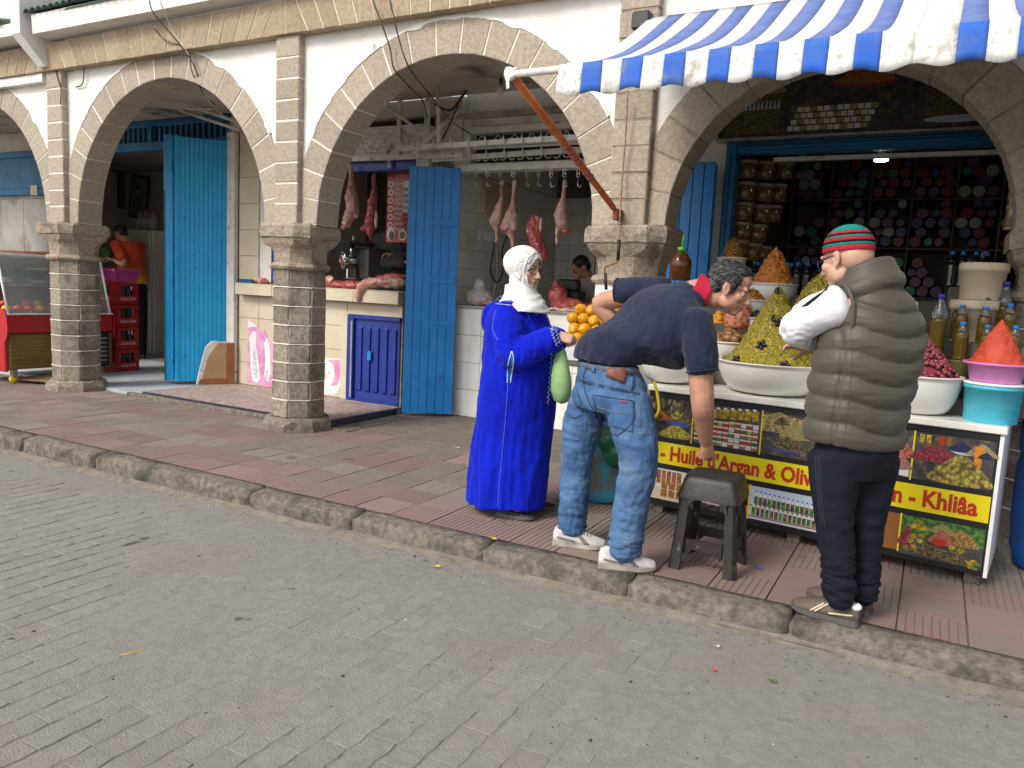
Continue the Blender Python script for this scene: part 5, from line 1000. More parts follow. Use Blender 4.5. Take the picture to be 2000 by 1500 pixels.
po = thing('torn_poster', 'smaller torn pink poster scrap beside the blue hatch', 'poster'); MB().slab([(-5.96, SF-.004, .07), (-5.75, SF-.004, .10), (-5.70, SF-.004, .19), (-5.69, SF-.004, .50), (-5.98, SF-.004, .49)], (0, .003, 0)).build('sheet', 'poster_white', po); Q = Print(Matrix.Translation((0, SF-.004, 0))); Q.poly([(-5.90, .475), (-5.80, .42), (-5.78, .30), (-5.84, .18), (-5.75, .20), (-5.705, .28), (-5.70, .485)], 'poster_pink'); Q.poly([(-5.94, .36), (-5.88, .26), (-5.95, .27)][::-1], 'print_tile'); Q.ell(-5.87, .33, .012, .018, 'poster_ink'); Q.build('print', po)
# ================================================================ cafe goods
mk('case_red', (.42, .012, .018), rough=.35, spec=.5); mk('case_gold', (.30, .22, .06), (.25, .18, .05), sc=6, rough=.4, metal=.5); mk('leafy', (.05, .14, .02), (.02, .07, .012), sc=30, rough=.7, bump=.8, bsc=60); mk('tomato', (.42, .03, .015), rough=.3); mk('pepper_yellow', (.65, .38, .01), rough=.3); mk('crate_red', (.44, .014, .016), (.38, .012, .014), sc=5, rough=.4); mk('pink_tray', (.52, .05, .26), rough=.4); mk('cardboard', (.26, .15, .075), (.20, .115, .055), sc=6, rough=.9); mk('sack', (.30, .24, .13), (.22, .17, .09), sc=12, rough=.9, bump=.4); mk('magenta', (.16, .01, .12), rough=.8); mk('photo_grey', (.36, .38, .38), (.24, .26, .27), sc=5, rough=.4); mk('brown_print', (.16, .09, .03), (.10, .055, .02), sc=12, rough=.5); mk('fridge', (.52, .49, .42), rough=.45)
X0, X1, Y0, Y1 = -9.95, -9.10, 4.86, 6.12
dc = thing('display_case', 'red and gold refrigerated salad display case behind the leftmost column', 'display case')
MB().box(X0, X1-.05, Y0+.03, Y1-.30, .16, .57, .01).build('lower_body', 'case_gold', dc)
for k in range(8): MB().box(X1-.052, X1-.036, Y0+.04, Y1-.31, .185+k*.048, .21+k*.048, .008).build('gold_rib', 'case_gold', dc)
MB().box(X0, X1-.06, Y1-.29, Y1, .13, .57, .01).build('compressor_box', 'dark_metal', dc)
for k in range(6): MB().box(X1-.062, X1-.045, Y1-.26, Y1-.05, .2+k*.055, .225+k*.055, .003).build('grille_slat', 'grey_metal', dc)
MB().box(X1-.05, X1-.02, Y1-.035, Y1-.0, .13, .56, .004).build('corner_post', 'brown_print', dc)
MB().box(X0, X1, Y0, Y1, .575, .785, .012).build('red_band', 'case_red', dc)
for y in (Y0-.02, Y1):
    rg = [[Vector((X1+.02-(.35 if False else 0)-u, y+o, z)) for u, z in [(0.0+.10*(1-math.sin(t)), .66+.19*math.cos(t)) for t in [PI*k/10 for k in range(11)]]+[(.80, .47), (.80, .85)]] for o in (0, .02)]; MB().loft(rg).build('end_plate', 'case_red', dc)
MB().box(X0, X1-.05, Y0-.018, Y0+.028, .14, .574, .01).build('end_panel', 'case_red', dc)
zt = 1.45; gx = X1-.20
MB().slab([(X1-.01, Y0+.02, .80), (X1-.01, Y1-.02, .80), (gx, Y1-.02, zt), (gx, Y0+.02, zt)], (-.004, 0, -.002)).build('front_glass', 'glass_thin', dc)
for y in (Y0+.01, Y1-.03): MB().tube([(X1-.01, y, .79), (gx, y, zt)], .014, 8).build('glass_bar', 'white_plastic', dc, True)
MB().box(X0+.1, gx+.015, Y0, Y1, zt, zt+.03, .006).build('top_panel', 'white_plastic', dc); MB().box(X1-.03, X1+.004, Y0, Y1, .787, .802, .004).build('glass_ledge', 'white_plastic', dc); MB().box(X0+.02, X1-.15, Y0+.03, Y1-.03, 1.12, 1.13, .002).build('inner_shelf', 'steel', dc); MB().box(X0, X0+.03, Y0+.02, Y1-.02, .786, zt, .004).build('back_panel', 'marble_grey', dc)
for y in (Y0+.10, Y1-.12):
    c = MB().tube([(X1-.12, y, .05), (X1-.08, y, .05)], .048, 16).build('caster', 'cap_yellow', dc, True); MB().box(X1-.13, X1-.07, y-.03, y+.03, .07, .16, .006).build('caster_fork', 'grey_metal', c)
g = random.Random(5)
for i in range(9):
    y = Y0+.08+i*.125; MB().ball((X1-.17, y, .85), (.05, .055, .045), 12, 9).build('vegetable', 'tomato' if i % 3 else 'pepper_yellow', None, True, label=f'{"red tomato" if i % 3 else "yellow pepper"} in the display case, {ORD[i]} from its street end', cat='vegetable', group='vegetables in the display case')
    if i % 3 != 1: MB().ball((X1-.30, y+.05, .90), (.05, .055, .045), 12, 9).build('vegetable', 'pepper_yellow' if i % 2 else 'tomato', None, True, label=f'{"yellow pepper" if i % 2 else "red tomato"} in the rear row of the display case, place {ORD[i]}', cat='vegetable', group='vegetables in the display case')
def leaves(name, label, c, r, n, m, cat='greens', s=.03):
    mb = MB(); q = random.Random(int(c[1]*100))
    for k in range(n):
        p = Vector(c)+Vector((q.uniform(-r[0], r[0]), q.uniform(-r[1], r[1]), q.uniform(0, r[2]))); a = Vector((q.uniform(-1, 1), q.uniform(-1, 1), q.uniform(-.6, 1))).normalized(); b = a.orthogonal().normalized(); w = s*q.uniform(.6, 1.2); mb.add([p-a*w, p+b*w*.5, p+a*w, p-b*w*.5], [(0, 1, 2, 3)])
    mb.ball(Vector(c)+Vector((0, 0, r[2]*.3)), (r[0]*.8, r[1]*.8, r[2]*.5), 10, 6); return mb.build(name, m, None, label=label, cat=cat, kind='stuff')
leaves('parsley', 'bunch of green herbs on the plates in the case', (X1-.40, Y0+.35, 1.22), (.12, .3, .07), 240, 'leafy'); leaves('parsley', 'green leaves heaped at the far end of the case', (X1-.14, Y1-.22, .81), (.08, .18, .06), 160, 'leafy'); leaves('parsley', 'green herbs along the bottom of the case', (X1-.08, Y0+.55, .79), (.04, .5, .03), 160, 'leafy', s=.02)
for i, (y, z) in enumerate(((Y0+.15, 1.131), (Y0+.15, 1.155), (Y0+.15, 1.179), (Y0+.55, 1.131), (Y0+.55, 1.155), (Y0+.55, 1.30))): MB().lathe([(.06, 0), (.07, .004), (.12, .018), (.118, .021), (.06, .008), (.001, .008)], 26).build('plate', 'white_enamel', None, True, loc=(X1-.36, y, z), label=f'white plate stacked on the case shelf, {ORD[i]} counted from the lowest near one', cat='plate', group='plates in the display case')
MB().box(X1-.52, X1-.25, Y0+.75, Y0+1.0, 1.131, 1.21, .01).build('blue_tub', 'blue_teal', None, label='shallow blue tub on the case shelf', cat='tub')
# crates of bottles
def crate(z, i):
    t = thing('bottle_crate', f'red plastic bottle crate, {ORD[i]} from the floor in the stack', 'crate', (-9.44, 6.40, z), rz=.06, group='stacked bottle crates'); w, d, h = .20, .17, .285
    MB().box(-w, w, -d, d, 0, .03, .008).build('bottom', 'crate_red', t)
    for sy in (-1, 1):
        MB().box(-w, w, sy*d-.01, sy*d+.01, .03, .12, .005).build('side_wall', 'crate_red', t); MB().box(-w, w, sy*d-.01, sy*d+.01, .24, h, .005).build('side_wall', 'crate_red', t); MB().box(-w, -w+.10, sy*d-.0095, sy*d+.0095, .121, .239, .003).build('side_wall', 'crate_red', t); MB().box(w-.10, w, sy*d-.0095, sy*d+.0095, .121, .239, .003).build('side_wall', 'crate_red', t)
    for sx_ in (-1, 1):
        e = sx_*w; MB().box(e-.01, e+.01, -d+.011, d-.011, .03, .12, .005).build('end_wall', 'crate_red', t); MB().box(e-.01, e+.01, -d+.011, d-.011, .24, h, .005).build('end_wall', 'crate_red', t)
        for q in (-1, 1): MB().box(e-.0095, e+.0095, q*(d-.011), q*(d-.075), .121, .239, .003).build('end_wall', 'crate_red', t)
    text('Coca-Cola', .052, 'print_white', t, frame_T((w+.0115, 0, .075), (0, 1, 0)), bold=.001, shear=.35); text('Coca-Cola', .052, 'print_white', t, frame_T((.0, -d-.0115, .075), (1, 0, 0)), bold=.001, shear=.35)
    bm_ = MB().lathe([(.026, 0), (.028, .01), (.028, .12), (.013, .17), (.011, .215), (.013, .22), (.001, .221)], 10).mesh('bottle'); bm_.materials.append(MT['oil_dark'] if False else MT['bottle_dark'])
    for a in range(4):
        for b in range(3): link('crate_bottle', bm_, parent=t, loc=(-.13+a*.087, -.10+b*.1, .031), smooth=True)
mk('bottle_dark', (.012, .014, .012), rough=.12, spec=.6)
for i in range(4): crate(.036+i*.29, i)
MB().loft([[Vector((x*(.19+o), y*(.16+o), z)) for x, y in ((-1, -1), (1, -1), (1, 1), (-1, 1))] for o, z in ((0, 0), (.015, .13), (.03, .132), (.03, .165), (.02, .165), (-.005, .01))]).build('pink_tray', 'pink_tray', None, loc=(-9.44, 6.40, .036+4*.29+.001), rz=.06, label='pink plastic tray on top of the red crates', cat='tray')
fr = thing('refrigerator', 'tall cream refrigerator behind the man in orange', 'refrigerator', (-11.0, 8.15, .036)); MB().box(-.30, .30, -.28, .30, 0, 1.95, .02).build('cabinet', 'fridge', fr); MB().box(-.29, .29, -.33, -.285, .05, 1.93, .02).build('door', 'fridge', fr); MB().box(.24, .27, -.36, -.332, 1.0, 1.4, .006).build('handle', 'grey_metal', fr)
wb = MB().lathe([(.045, 0), (.05, .01), (.05, .16), (.045, .20), (.026, .25), (.024, .28)], 18).mesh('bottle'); wb.materials.append(MT['bottle_clear']); cap_ = MB().lathe([(.03, .275), (.03, .305), (.001, .306)], 14).mesh('cap'); cap_.materials.append(MT['crate_red'])
for i in range(3): o = link('water_bottle', wb, loc=(-11.17+i*.16, 7.99, 1.987), smooth=True, label=f'clear bottle with red cap on the refrigerator, {ORD[i]} from the wall pictures side', cat='bottle', group='bottles on the refrigerator'); link('cap', cap_, parent=o)
def pic(label, c, w, h, tilt, m, fm): t = thing('wall_picture', label, 'picture', c); R_ = Matrix.Rotation(tilt, 4, 'Y'); MB().box(-w, w, -.012, 0, -h, h, .003, R_).build('frame', fm, t); MB().box(-w+.03, w-.03, -.014, -.0121, -h+.03, h-.03, 0, R_).build('print', m, t); return t, R_
t, R_ = pic('tilted black framed portrait on the cafe wall', at(272, 385, 9.55), .26, .40, .14, 'photo_grey', 'board_dark'); p = Print(R_ @ Matrix.Translation((0, -.0141, 0))); p.ell(0, .14, .05, .065, 'print_shade'); p.ell(0, .11, .042, .055, 'print_tile'); p.poly([(-.14, -.25), (.14, -.25), (.10, .0), (.03, .05), (-.03, .05), (-.10, .0)], 'photo_grey'); p.build('portrait', t)
t, R_ = pic('brown and gold wall hanging beside the stone arch', at(226, 372, 9.55), .28, .34, .05, 'brown_print', 'brown_print'); p = Print(R_ @ Matrix.Translation((0, -.0141, 0))); p.ell(0, -.05, .10, .13, 'case_gold'); p.ell(0, -.05, .06, .09, 'brown_print'); p.build('motif', t); wire('string', [(-.18, 0, .34), (0, 0, .55), (.18, 0, .34)], .006, 'cable', t)
# sacks, mats and boxes at the back of the cafe
me = remesh(MB().ball((-9.75, 8.25, .22), (.28, .2, .20)).ball((-9.9, 8.35, .40), (.15, .14, .2)), .02, 3); rough_mesh(me, .03, 8); link('grain_sack', me, 'sack', None, True, label='slumped tan sack on the cafe floor', cat='sack')
MB().box(-10.3, -9.1, 8.6, 9.2, .036, .72, .02).build('cloth_bench', 'magenta', None, label='low bench under a magenta cloth in the cafe', cat='bench'); MB().box(-10.0, -9.2, 8.7, 9.1, .721, .95, .01).build('carton', 'cardboard', None, label='brown carton stacked on the magenta bench', cat='carton'); MB().box(-10.1, -9.0, 9.0, 9.5, 1.2, 1.75, .02).build('blue_cloth', 'blue_navy', None, label='dark blue cloth bundle on the cafe back wall', cat='cloth bundle')
MB().box(-10.3, -9.4, 7.35, 8.0, .036, .05, .005).build('floor_mat', 'marble_grey', None, label='grey striped mat on the cafe floor', cat='mat')
bk = MB().lathe([(.14, 0), (.145, .01), (.18, .30), (.188, .30), (.188, .315), (.176, .315), (.14, .02)], 24).build('laundry_basket', 'white_plastic', None, True, loc=(-9.1, 7.7, .25), label='white slatted basket behind the blue cafe door', cat='basket'); bk.rotation_euler = (0, .5, 0)
for i, (q, a) in enumerate((((-9.0, 5.25), .3), ((-8.95, 5.40), .1))): MB().slab([(-.28, -.2, 0), (.28, -.2, .0), (.28, .0, .012), (.26, .2, .0), (-.28, .2, 0), (-.28, 0, .012)], (0, 0, -.006)).build('cardboard_sheet', 'cardboard', None, loc=(q[0], q[1], .045+i*.02), rz=a, label='flattened brown cardboard under the display case' if i else 'lower flattened cardboard beside the leftmost column base', cat='cardboard')
# ================================================================ spice shop interior
for k, c in (('lid_green', (.02, .22, .13)), ('lid_purple', (.15, .05, .15)), ('lid_white', (.40, .41, .38)), ('lid_red', (.19, .02, .02)), ('lid_navy', (.05, .05, .15))): mk(k, c, rough=.4)
SH = MB(); gx0, gx1, gz0, gz1, gy = -1.75, 1.45, 1.0, 2.92, 8.25; cw_, ch_ = .36, .46
for i in range(10): SH.box(gx0+i*cw_-.009, gx0+i*cw_+.009, gy, gy+.35, gz0, gz1)
for j in range(5): SH.box(gx0, gx1, gy-.001, gy+.351, gz0+j*ch_-.01, gz0+j*ch_+.01)
SH.box(gx0, gx1+.1, gy+.355, gy+.37, gz0, gz1)
SH.build('pigeonhole_shelf', 'wall_dark', None, label='dark pigeonhole shelf filled with stacked jars at the shop back', cat='shelf')
jm_ = {}
def jar_mesh(R, lid):
    mb = MB(); T = Matrix.Rotation(PI/2, 3, 'X'); mb.lathe([(R*.9, -.02), (R*.9, -.16), (R*.85, -.17)], 18, (0, 0, 0), T); mb.cm = 1; mb.lathe([(R, -.025), (R, -.004), (R*.93, 0), (R*.90, -.003), (.001, -.003)], 20, (0, 0, 0), T); me = mb.mesh('jar'); me.materials.append(MT['bottle_dark']); me.materials.append(MT[lid]); return me
for r in (.040, .052):
    for l in ('lid_green', 'lid_purple', 'lid_white', 'lid_red', 'lid_navy'): jm_[(r, l)] = jar_mesh(r, l)
g = random.Random(11); nm = {'lid_green': 'green', 'lid_purple': 'purple', 'lid_white': 'white', 'lid_red': 'dark red', 'lid_navy': 'navy'}
cnt = 0
for i in range(9):
    for j in range(4):
        cx_, cz_ = gx0+i*cw_, gz0+j*ch_+.012; placed = []; theme = g.choice(['lid_white', 'lid_green', 'lid_purple', 'lid_red', 'lid_navy'])
        for row in range(5):
            x = cx_+.06+(row % 2)*.04
            while x < cx_+cw_-.045:
                r = g.choice((.052, .052, .040)); z = cz_+.052+row*.088
                if g.random() < .80 and z+r < cz_+ch_-.015:
                    l = g.choice(['lid_white', 'lid_green', 'lid_purple', 'lid_red', 'lid_navy', theme, theme])
                    px, py = pxy(x, gy, z)
                    if 1555 < px < 2000 and py < 640: link('spice_jar', jm_[(r, l)], loc=(x, gy-.012+g.uniform(-.01, .02), z), label=f'{"large" if r > .045 else "small"} jar with {nm[l]} lid, {ORD[3-j]} shelf down, {ORD[i]} column, {ORD[row]} layer up', cat='jar', group=f'{nm[l]} lidded jars in the back shelf'); cnt += 1
                x += r*2+.006
# tubs of spices up the left side, bottles below
mk('spice_tub', (.20, .105, .04), (.12, .055, .02), sc=22, rough=.25, coat=.5, dirt=(.30, .2, .08), dsc=30, dlo=.5, dhi=.6); mk('tub_lid', (.32, .26, .16), rough=.4)
lt_ = MB().lathe([(.075, 0), (.08, .005), (.085, .12), (.080, .125)], 20).mesh('spice_tub'); lt_.materials.append(MT['spice_tub']); ll_ = MB().lathe([(.088, .12), (.088, .145), (.001, .147)], 20).mesh('lid'); ll_.materials.append(MT['tub_lid'])
for i, (px, py, y) in enumerate([(1455, 350, 6.55), (1490, 352, 6.75), (1452, 392, 6.55), (1488, 395, 6.75), (1448, 432, 6.55), (1484, 436, 6.75), (1515, 395, 7.0), (1445, 470, 6.55), (1476, 474, 6.7), (1505, 436, 7.0), (1440, 505, 6.5), (1465, 510, 6.65), (1485, 515, 6.8), (1528, 352, 7.1)]):
    o = link('spice_tub', lt_, loc=at(px, py, y), smooth=True, label=f'brown tub of spice stacked inside the blue frame, {ORD[i]} down from the top', cat='tub', group='spice tubs inside the shop'); link('lid', ll_, parent=o)
MB().box(-1.62, -1.35, 6.45, 7.4, .004, 1.62, .01).build('side_rack', 'wall_dark', None, label='dark side rack under the spice tubs', cat='rack')
MB().box(-1.30, .2, 6.05, 6.45, .004, 1.42, .01).build('bottle_bench', 'wall_dark', None, label='dark bench carrying the rows of blue capped bottles', cat='bench')
bb = bottle_mesh(.24, .036, oil='bottle_dark', fill=.72, cap='cap_blue'); bb.materials[1] = MT['bottle_dark']
for i, (px, py, y) in enumerate([(1472, 545, 6.15), (1492, 545, 6.15), (1480, 532, 6.3), (1500, 532, 6.3), (1512, 523, 6.42), (1536, 542, 6.15), (1556, 545, 6.15), (1575, 545, 6.15), (1545, 530, 6.3), (1560, 530, 6.3), (1530, 522, 6.42), (1580, 520, 6.42), (1860, 512, 6.1), (1880, 512, 6.1), (1905, 514, 6.1), (1925, 514, 6.2)]):
    p = at(px, py, y); p.z = 1.421 if px < 1700 else 1.521; link('dark_bottle', bb, loc=p, label=f'dark bottle with blue cap on the shop bench, {ORD[i]} counted from the blue frame', cat='bottle', group='blue capped bottles on the bench')
MB().box(.05, .75, 5.98, 6.35, .004, 1.52, .01).build('bottle_bench', 'wall_dark', None, label='dark bench behind the cream buckets', cat='bench')
# light, sign, hanging tube jar
mk('led', (1, 1, 1), emis=(1, .97, .9), est=14)
ld = thing('led_lamp', 'small lit white lamp on the shop ceiling', 'lamp', at(1721, 313, 6.62)); MB().lathe([(.02, .08), (.03, .05), (.05, .02), (.05, .012)], 18).build('housing', 'white_plastic', ld, True); MB().lathe([(.05, .011), (.048, -.006), (.001, -.012)], 18).build('diffuser', 'led', ld, True); MB().tube([(0, 0, .08), (0, 0, .45)], .006, 6).build('cord', 'white_plastic', ld, True)
sg = thing('shop_sign', 'dark photo sign board filling the arch above the blue lintel', 'sign'); S0, S1 = -1.63, 1.25; MB().box(S0, S1, 6.18, 6.25, 2.60, 3.14, .004).build('board', 'print_shade', sg); MB().box(S0-.02, S1, 6.15, 6.26, 2.575, 2.599, .004).build('lower_rail', 'grey_metal', sg); MB().box(S0-.022, S0-.001, 6.16, 6.25, 2.60, 3.14, .004).build('end_rail', 'grey_metal', sg)
SGT = Matrix.Translation((0, 6.18, 0)); p = Print(SGT); p.rect(S0+.05, S0+.45, 2.62, 2.92, 'print_olive_dark')
for i in range(13): x = S0+.06+i*.03; p.rect(x, x+.024, 2.66, 2.80, 'print_olive_dark'); p.poly([(x+.002, 2.80), (x+.022, 2.80), (x+.015, 2.86), (x+.009, 2.86)], 'print_lightblue')
p.heap(S0+.22, 2.90, .22, .10, 'print_olive_red'); p.heap(S0+.40, 2.92, .16, .1, 'print_grain'); p.build('printed_photo', sg)
p = Print(SGT); p.heap(-.62, 2.95, .40, .13, 'print_tan'); p.ell(-.62, 2.94, .21, .03, 'print_olive_red'); p.heap(-.62, 2.945, .36, .12, 'print_orange')
for j in range(4):
    for i in range(12): p.rect(-1.12+i*.046+j*.02, -1.12+i*.046+j*.02+.04, 2.63+j*.045, 2.665+j*.045, ['print_tile', 'print_white', 'print_pearl'][(i+j) % 3])
p.build('printed_photo', sg); p = Print(SGT); p.heap(-.05, 2.93, .5, .14, 'print_green'); p.rect(-.22, .02, 2.68, 2.92, 'print_olive_dark'); p.ell(-.10, 2.92, .12, .02, 'print_lightblue'); p.ell(0, 2.66, .22, .025, 'print_lightblue'); p.build('printed_photo', sg); p = Print(SGT); p.rect(.25, .31, 2.66, 2.86, 'print_amber'); p.rect(.34, .44, 2.66, 2.84, 'print_brown'); p.rect(.35, .43, 2.72, 2.78, 'print_tile'); p.build('printed_photo', sg)
tb = at(1973, 450, 5.35); tj = MB().lathe([(.03, 0), (.033, .01), (.033, .24), (.03, .25)], 16).build('tube_jar', 'spice_tub', None, True, loc=tb, label='tall brown tube jar hung inside the arch beside the last capital', cat='jar')
for z in (.01, .13, .25): MB().lathe([(.035, z-.008), (.037, z), (.035, z+.008)], 16).build('band', 'tub_lid', tj, True)
# green strip frame and red string by the last capital
MB().box(.40, .43, 5.45, 5.55, 1.0, 1.85, .004).build('green_strip', 'blue_teal', None, label='narrow teal upright beside the last stone capital', cat='post')
# ================================================================ people
from mathutils.bvhtree import BVHTree
def cat(P, sub=5):
    Q = []
    for i in range(len(P)-1):
        p0, p1, p2, p3 = P[max(i-1, 0)], P[i], P[i+1], P[min(i+2, len(P)-1)]
        for k in range(sub): t = k/sub; Q.append([.5*(2*b+(c-a)*t+(2*a-5*b+4*c-d)*t*t+(3*b-a-3*c+d)*t**3) for a, b, c, d in zip(p0, p1, p2, p3)])
    Q.append(list(P[-1])); return Q
def limb(mb, pts, rad, n=14, sub=5):
    """tapered limb through points; rad: r or (ra, rb) each"""
    rr = [(r, r) if not isinstance(r, tuple) else r for r in rad]; Q = cat([[*p, *r] for p, r in zip(pts, rr)], sub)
    c = [Vector(q[:3]) for q in Q]; r = [(max(q[3], .003), max(q[4], .003)) for q in Q]
    t0 = (c[1]-c[0]).normalized(); t1 = (c[-1]-c[-2]).normalized()
    c = [c[0]-t0*r[0][0]*.45, c[0]-t0*r[0][0]*.25] + c + [c[-1]+t1*r[-1][0]*.25, c[-1]+t1*r[-1][0]*.45]; r = [(r[0][0]*.5, r[0][1]*.5), (r[0][0]*.85, r[0][1]*.85)] + r + [(r[-1][0]*.85, r[-1][1]*.85), (r[-1][0]*.5, r[-1][1]*.5)]
    return mb.tube(c, r, n)
def sweep(mb, secs, n=28, sub=5, e=2.2):
    """trunk of elliptic sections: (centre, lateral axis, depth axis, half width, half depth)"""
    Q = cat([[*s[0], *s[1], *s[2], s[3], s[4]] for s in secs], sub); rings = []
    for q in Q:
        c, a, b = Vector(q[:3]), Vector(q[3:6]).normalized(), Vector(q[6:9]).normalized(); ring = []
        for j in range(n):
            t = 2*PI*j/n; ct, st = math.cos(t), math.sin(t); ring.append(c + a*(math.copysign(abs(ct)**(2/e), ct)*q[9]) + b*(math.copysign(abs(st)**(2/e), st)*q[10]))
        rings.append(ring)
    return mb.loft(rings)
def headT(c, fwd, up):
    y = Vector(fwd).normalized(); z = Vector(up); z = (z-y*z.dot(y)).normalized(); x = y.cross(z); c = Vector(c)
    return Matrix(((x.x, y.x, z.x, c.x), (x.y, y.y, z.y, c.y), (x.z, y.z, z.z, c.z), (0, 0, 0, 1)))
def add_head(mb, T, s=1.0, fat=0.0):
    def B(c, r, n=14): mb.ball(T @ (Vector(c)*s), tuple(k*s for k in r), n, 10, T.to_3x3())
    B((0, -.012, .045), (.074, .094, .088), 20); B((0, .030, -.03), (.057+fat*.6, .060, .082), 18); B((0, .060, -.092), (.028+fat, .026, .022)); B((0, .035, .06), (.06, .058, .05))
    for q in (-1, 1):
        B((q*.040, .012, -.055), (.024+fat, .042, .036)); B((q*.038, .058, -.018), (.027+fat*.5, .027, .026)); B((q*.027, .079, .024), (.030, .015, .010)); B((q*.013, .103, -.036), (.010, .012, .009))
        B((q*.079, -.008, .0), (.008, .021, .031)); B((q*.080, -.004, -.025), (.006, .012, .012)); B((q*.083, -.018, .008), (.007, .012, .024))
        mb.cm = 0
    for i in range(6): t = i/5; B((0, .088+.026*t, .016-.05*t), (.0085+.006*t, .012, .013), 10)
    B((0, .088, -.061), (.024, .012, .0085)); B((0, .086, -.074), (.020, .012, .009)); B((0, .082, -.052), (.022, .010, .012))
    if fat: B((0, .03, -.105), (.045, .04, .022))
def carve(me, T, s=1.0, lips=True):
    I = T.inverted(); R3 = T.to_3x3()
    for v in me.vertices:
        p = (I @ v.co)/s
        if p.length > .16: continue
        d = Vector()
        for q in (-1, 1):
            e = math.exp(-(((p.x-q*.031)/.020)**2+((p.z-.003)/.011)**2)) if p.y > .03 else 0; d.y -= .012*e
            if abs(p.x) > .066: d.x -= q*.004*math.exp(-((p.y+.004)/.009)**2-((p.z-.002)/.016)**2) if p.x*q > 0 else 0
        if p.y > .06: d.y -= .005*math.exp(-((p.z+.0675)/.0028)**2-(p.x/.022)**4); d.y -= .003*math.exp(-((p.z+.085)/.005)**2-(p.x/.02)**2)
        v.co += R3 @ (d*s)
    me.update()
def lip_faces(me, T, s=1.0, slot=1):
    I = T.inverted()
    for p in me.polygons:
        c = (I @ p.center)/s
        if c.y > .06 and abs(c.x) < .023 and -.082 < c.z < -.054 and (c.x/.023)**2+((c.z+.068)/.013)**2 < 1: p.material_index = slot
def eyes(parent, T, s=1.0, down=.0):
    for q in (-1, 1):
        c = T @ (Vector((q*.031, .070, .003))*s); MB().ball(c, .0118*s, 12, 8).build('eye', 'eye_white', parent, True)
        MB().ball(T @ (Vector((q*.031, .0775, .002-down))*s), .0055*s, 10, 6).build('iris', 'eye_dark', parent, True)
        lid = MB(); lid.ball(T @ (Vector((q*.031, .0705, .0065))*s), (.0140*s, .0130*s, .0085*s), 12, 8, T.to_3x3()); lid.build('eyelid', parent.data.materials[0].name, parent, True)
def brows(parent, T, m='hair_black', s=1.0, th=.0045):
    for q in (-1, 1): MB().tube([T @ (Vector((q*x, y, z))*s) for x, y, z in ((.012, .0965, .022), (.026, .0945, .029), (.040, .083, .029), (.052, .066, .022))], [(th*.8*s, .002), (th*s, .003), (th*.9*s, .003), (th*.3*s, .002)], 8).build('eyebrow', m, parent, True)
def add_hand(mb, wrist, d, n, side, curl=(.5, .5, .5, .5), thumb=.6, s=1.0, point=None):
    """wrist position, pointing direction d, palm normal n (palm side), side=+1 if thumb lies along d x n"""
    d = Vector(d).normalized(); n = Vector(n); n = (n-d*n.dot(d)).normalized(); t = d.cross(n)*side; w = Vector(wrist)
    for k in range(5): u = k/4; mb.ball(w+d*(.015+.065*u)*s, ((.030+.011*u)*s, .0,), 4, 3) if False else None
    limb(mb, [w-d*.02*s, w+d*.02*s, w+d*.055*s, w+d*.085*s], [(.025*s, .019*s), (.033*s, .019*s), (.040*s, .017*s), (.038*s, .013*s)], 14) if False else None
    rings = []
    for u, hw, ht in ((-.02, .026, .021), (.01, .029, .019), (.045, .039, .018), (.08, .041, .014), (.095, .036, .010)):
        c = w+d*u*s; rings.append([c + t*(math.cos(2*PI*j/14)*hw*s) + n*(math.sin(2*PI*j/14)*ht*s) for j in range(14)])
    mb.loft(rings)
    for i, (off, L, r) in enumerate(((.030, .072, .0088), (.0105, .080, .0092), (-.0105, .074, .0088), (-.030, .058, .0078))):
        p = w+d*(.086-.006*abs(i-1))*s+t*off*s; c = curl[i]; a = 0; pts = [p-d*.02*s, p]; dd = d
        for seg, f in ((.44, 1.0), (.30, 1.15), (.26, .8)):
            a += c*f; dd = d*math.cos(a)+n*math.sin(a); p = p+dd*L*seg*s; pts.append(p)
        limb(mb, pts, [r*s, r*s, r*.95*s, r*.9*s, r*.78*s], 8, 3)
    p = w+d*.02*s+t*.028*s+n*.006*s; d1 = (d*.62+t*.6+n*thumb*.6).normalized(); d2 = (d*.85+t*.15+n*thumb).normalized()
    limb(mb, [p-d1*.01*s, p+d1*.036*s, p+d1*.036*s+d2*.03*s, p+d1*.036*s+d2*.055*s], [.013*s, .0105*s, .0098*s, .0078*s], 8, 3)
def folds(me, amp, sc, o=0.0, mask=None, sharp=False):
    nn = [v.normal.copy() for v in me.vertices]
    for v, n in zip(me.vertices, nn):
        p = v.co; w = mask(p) if mask else 1
        if w <= 0: continue
        q = noise.noise(Vector((p.x*sc[0]+o, p.y*sc[1]+o*1.3, p.z*sc[2]-o))); q = (1-2*abs(q)*1.6) if sharp else q
        v.co = p + n*(amp*w*q)
    me.update()
def bvh(o): return BVHTree.FromPolygons([v.co for v in o.data.vertices], [tuple(p.vertices) for p in o.data.polygons])
def cast(tr, px, py, off=.003):
    d = _ray(px, py).normalized(); h = tr.ray_cast(CAM, d); return (h[0] - d*off) if h[0] else None
def seam(tr, pts, r, m, parent, name='seam', off=.0, sub=6):
    """thread or piping laid on a garment surface through photographed points"""
    Q = cat([list(p) for p in pts], sub); P = [cast(tr, *q, off) for q in Q]; P = [p for p in P if p]
    return MB().tube(P, r, 6).build(name, m, parent, True) if len(P) > 2 else None
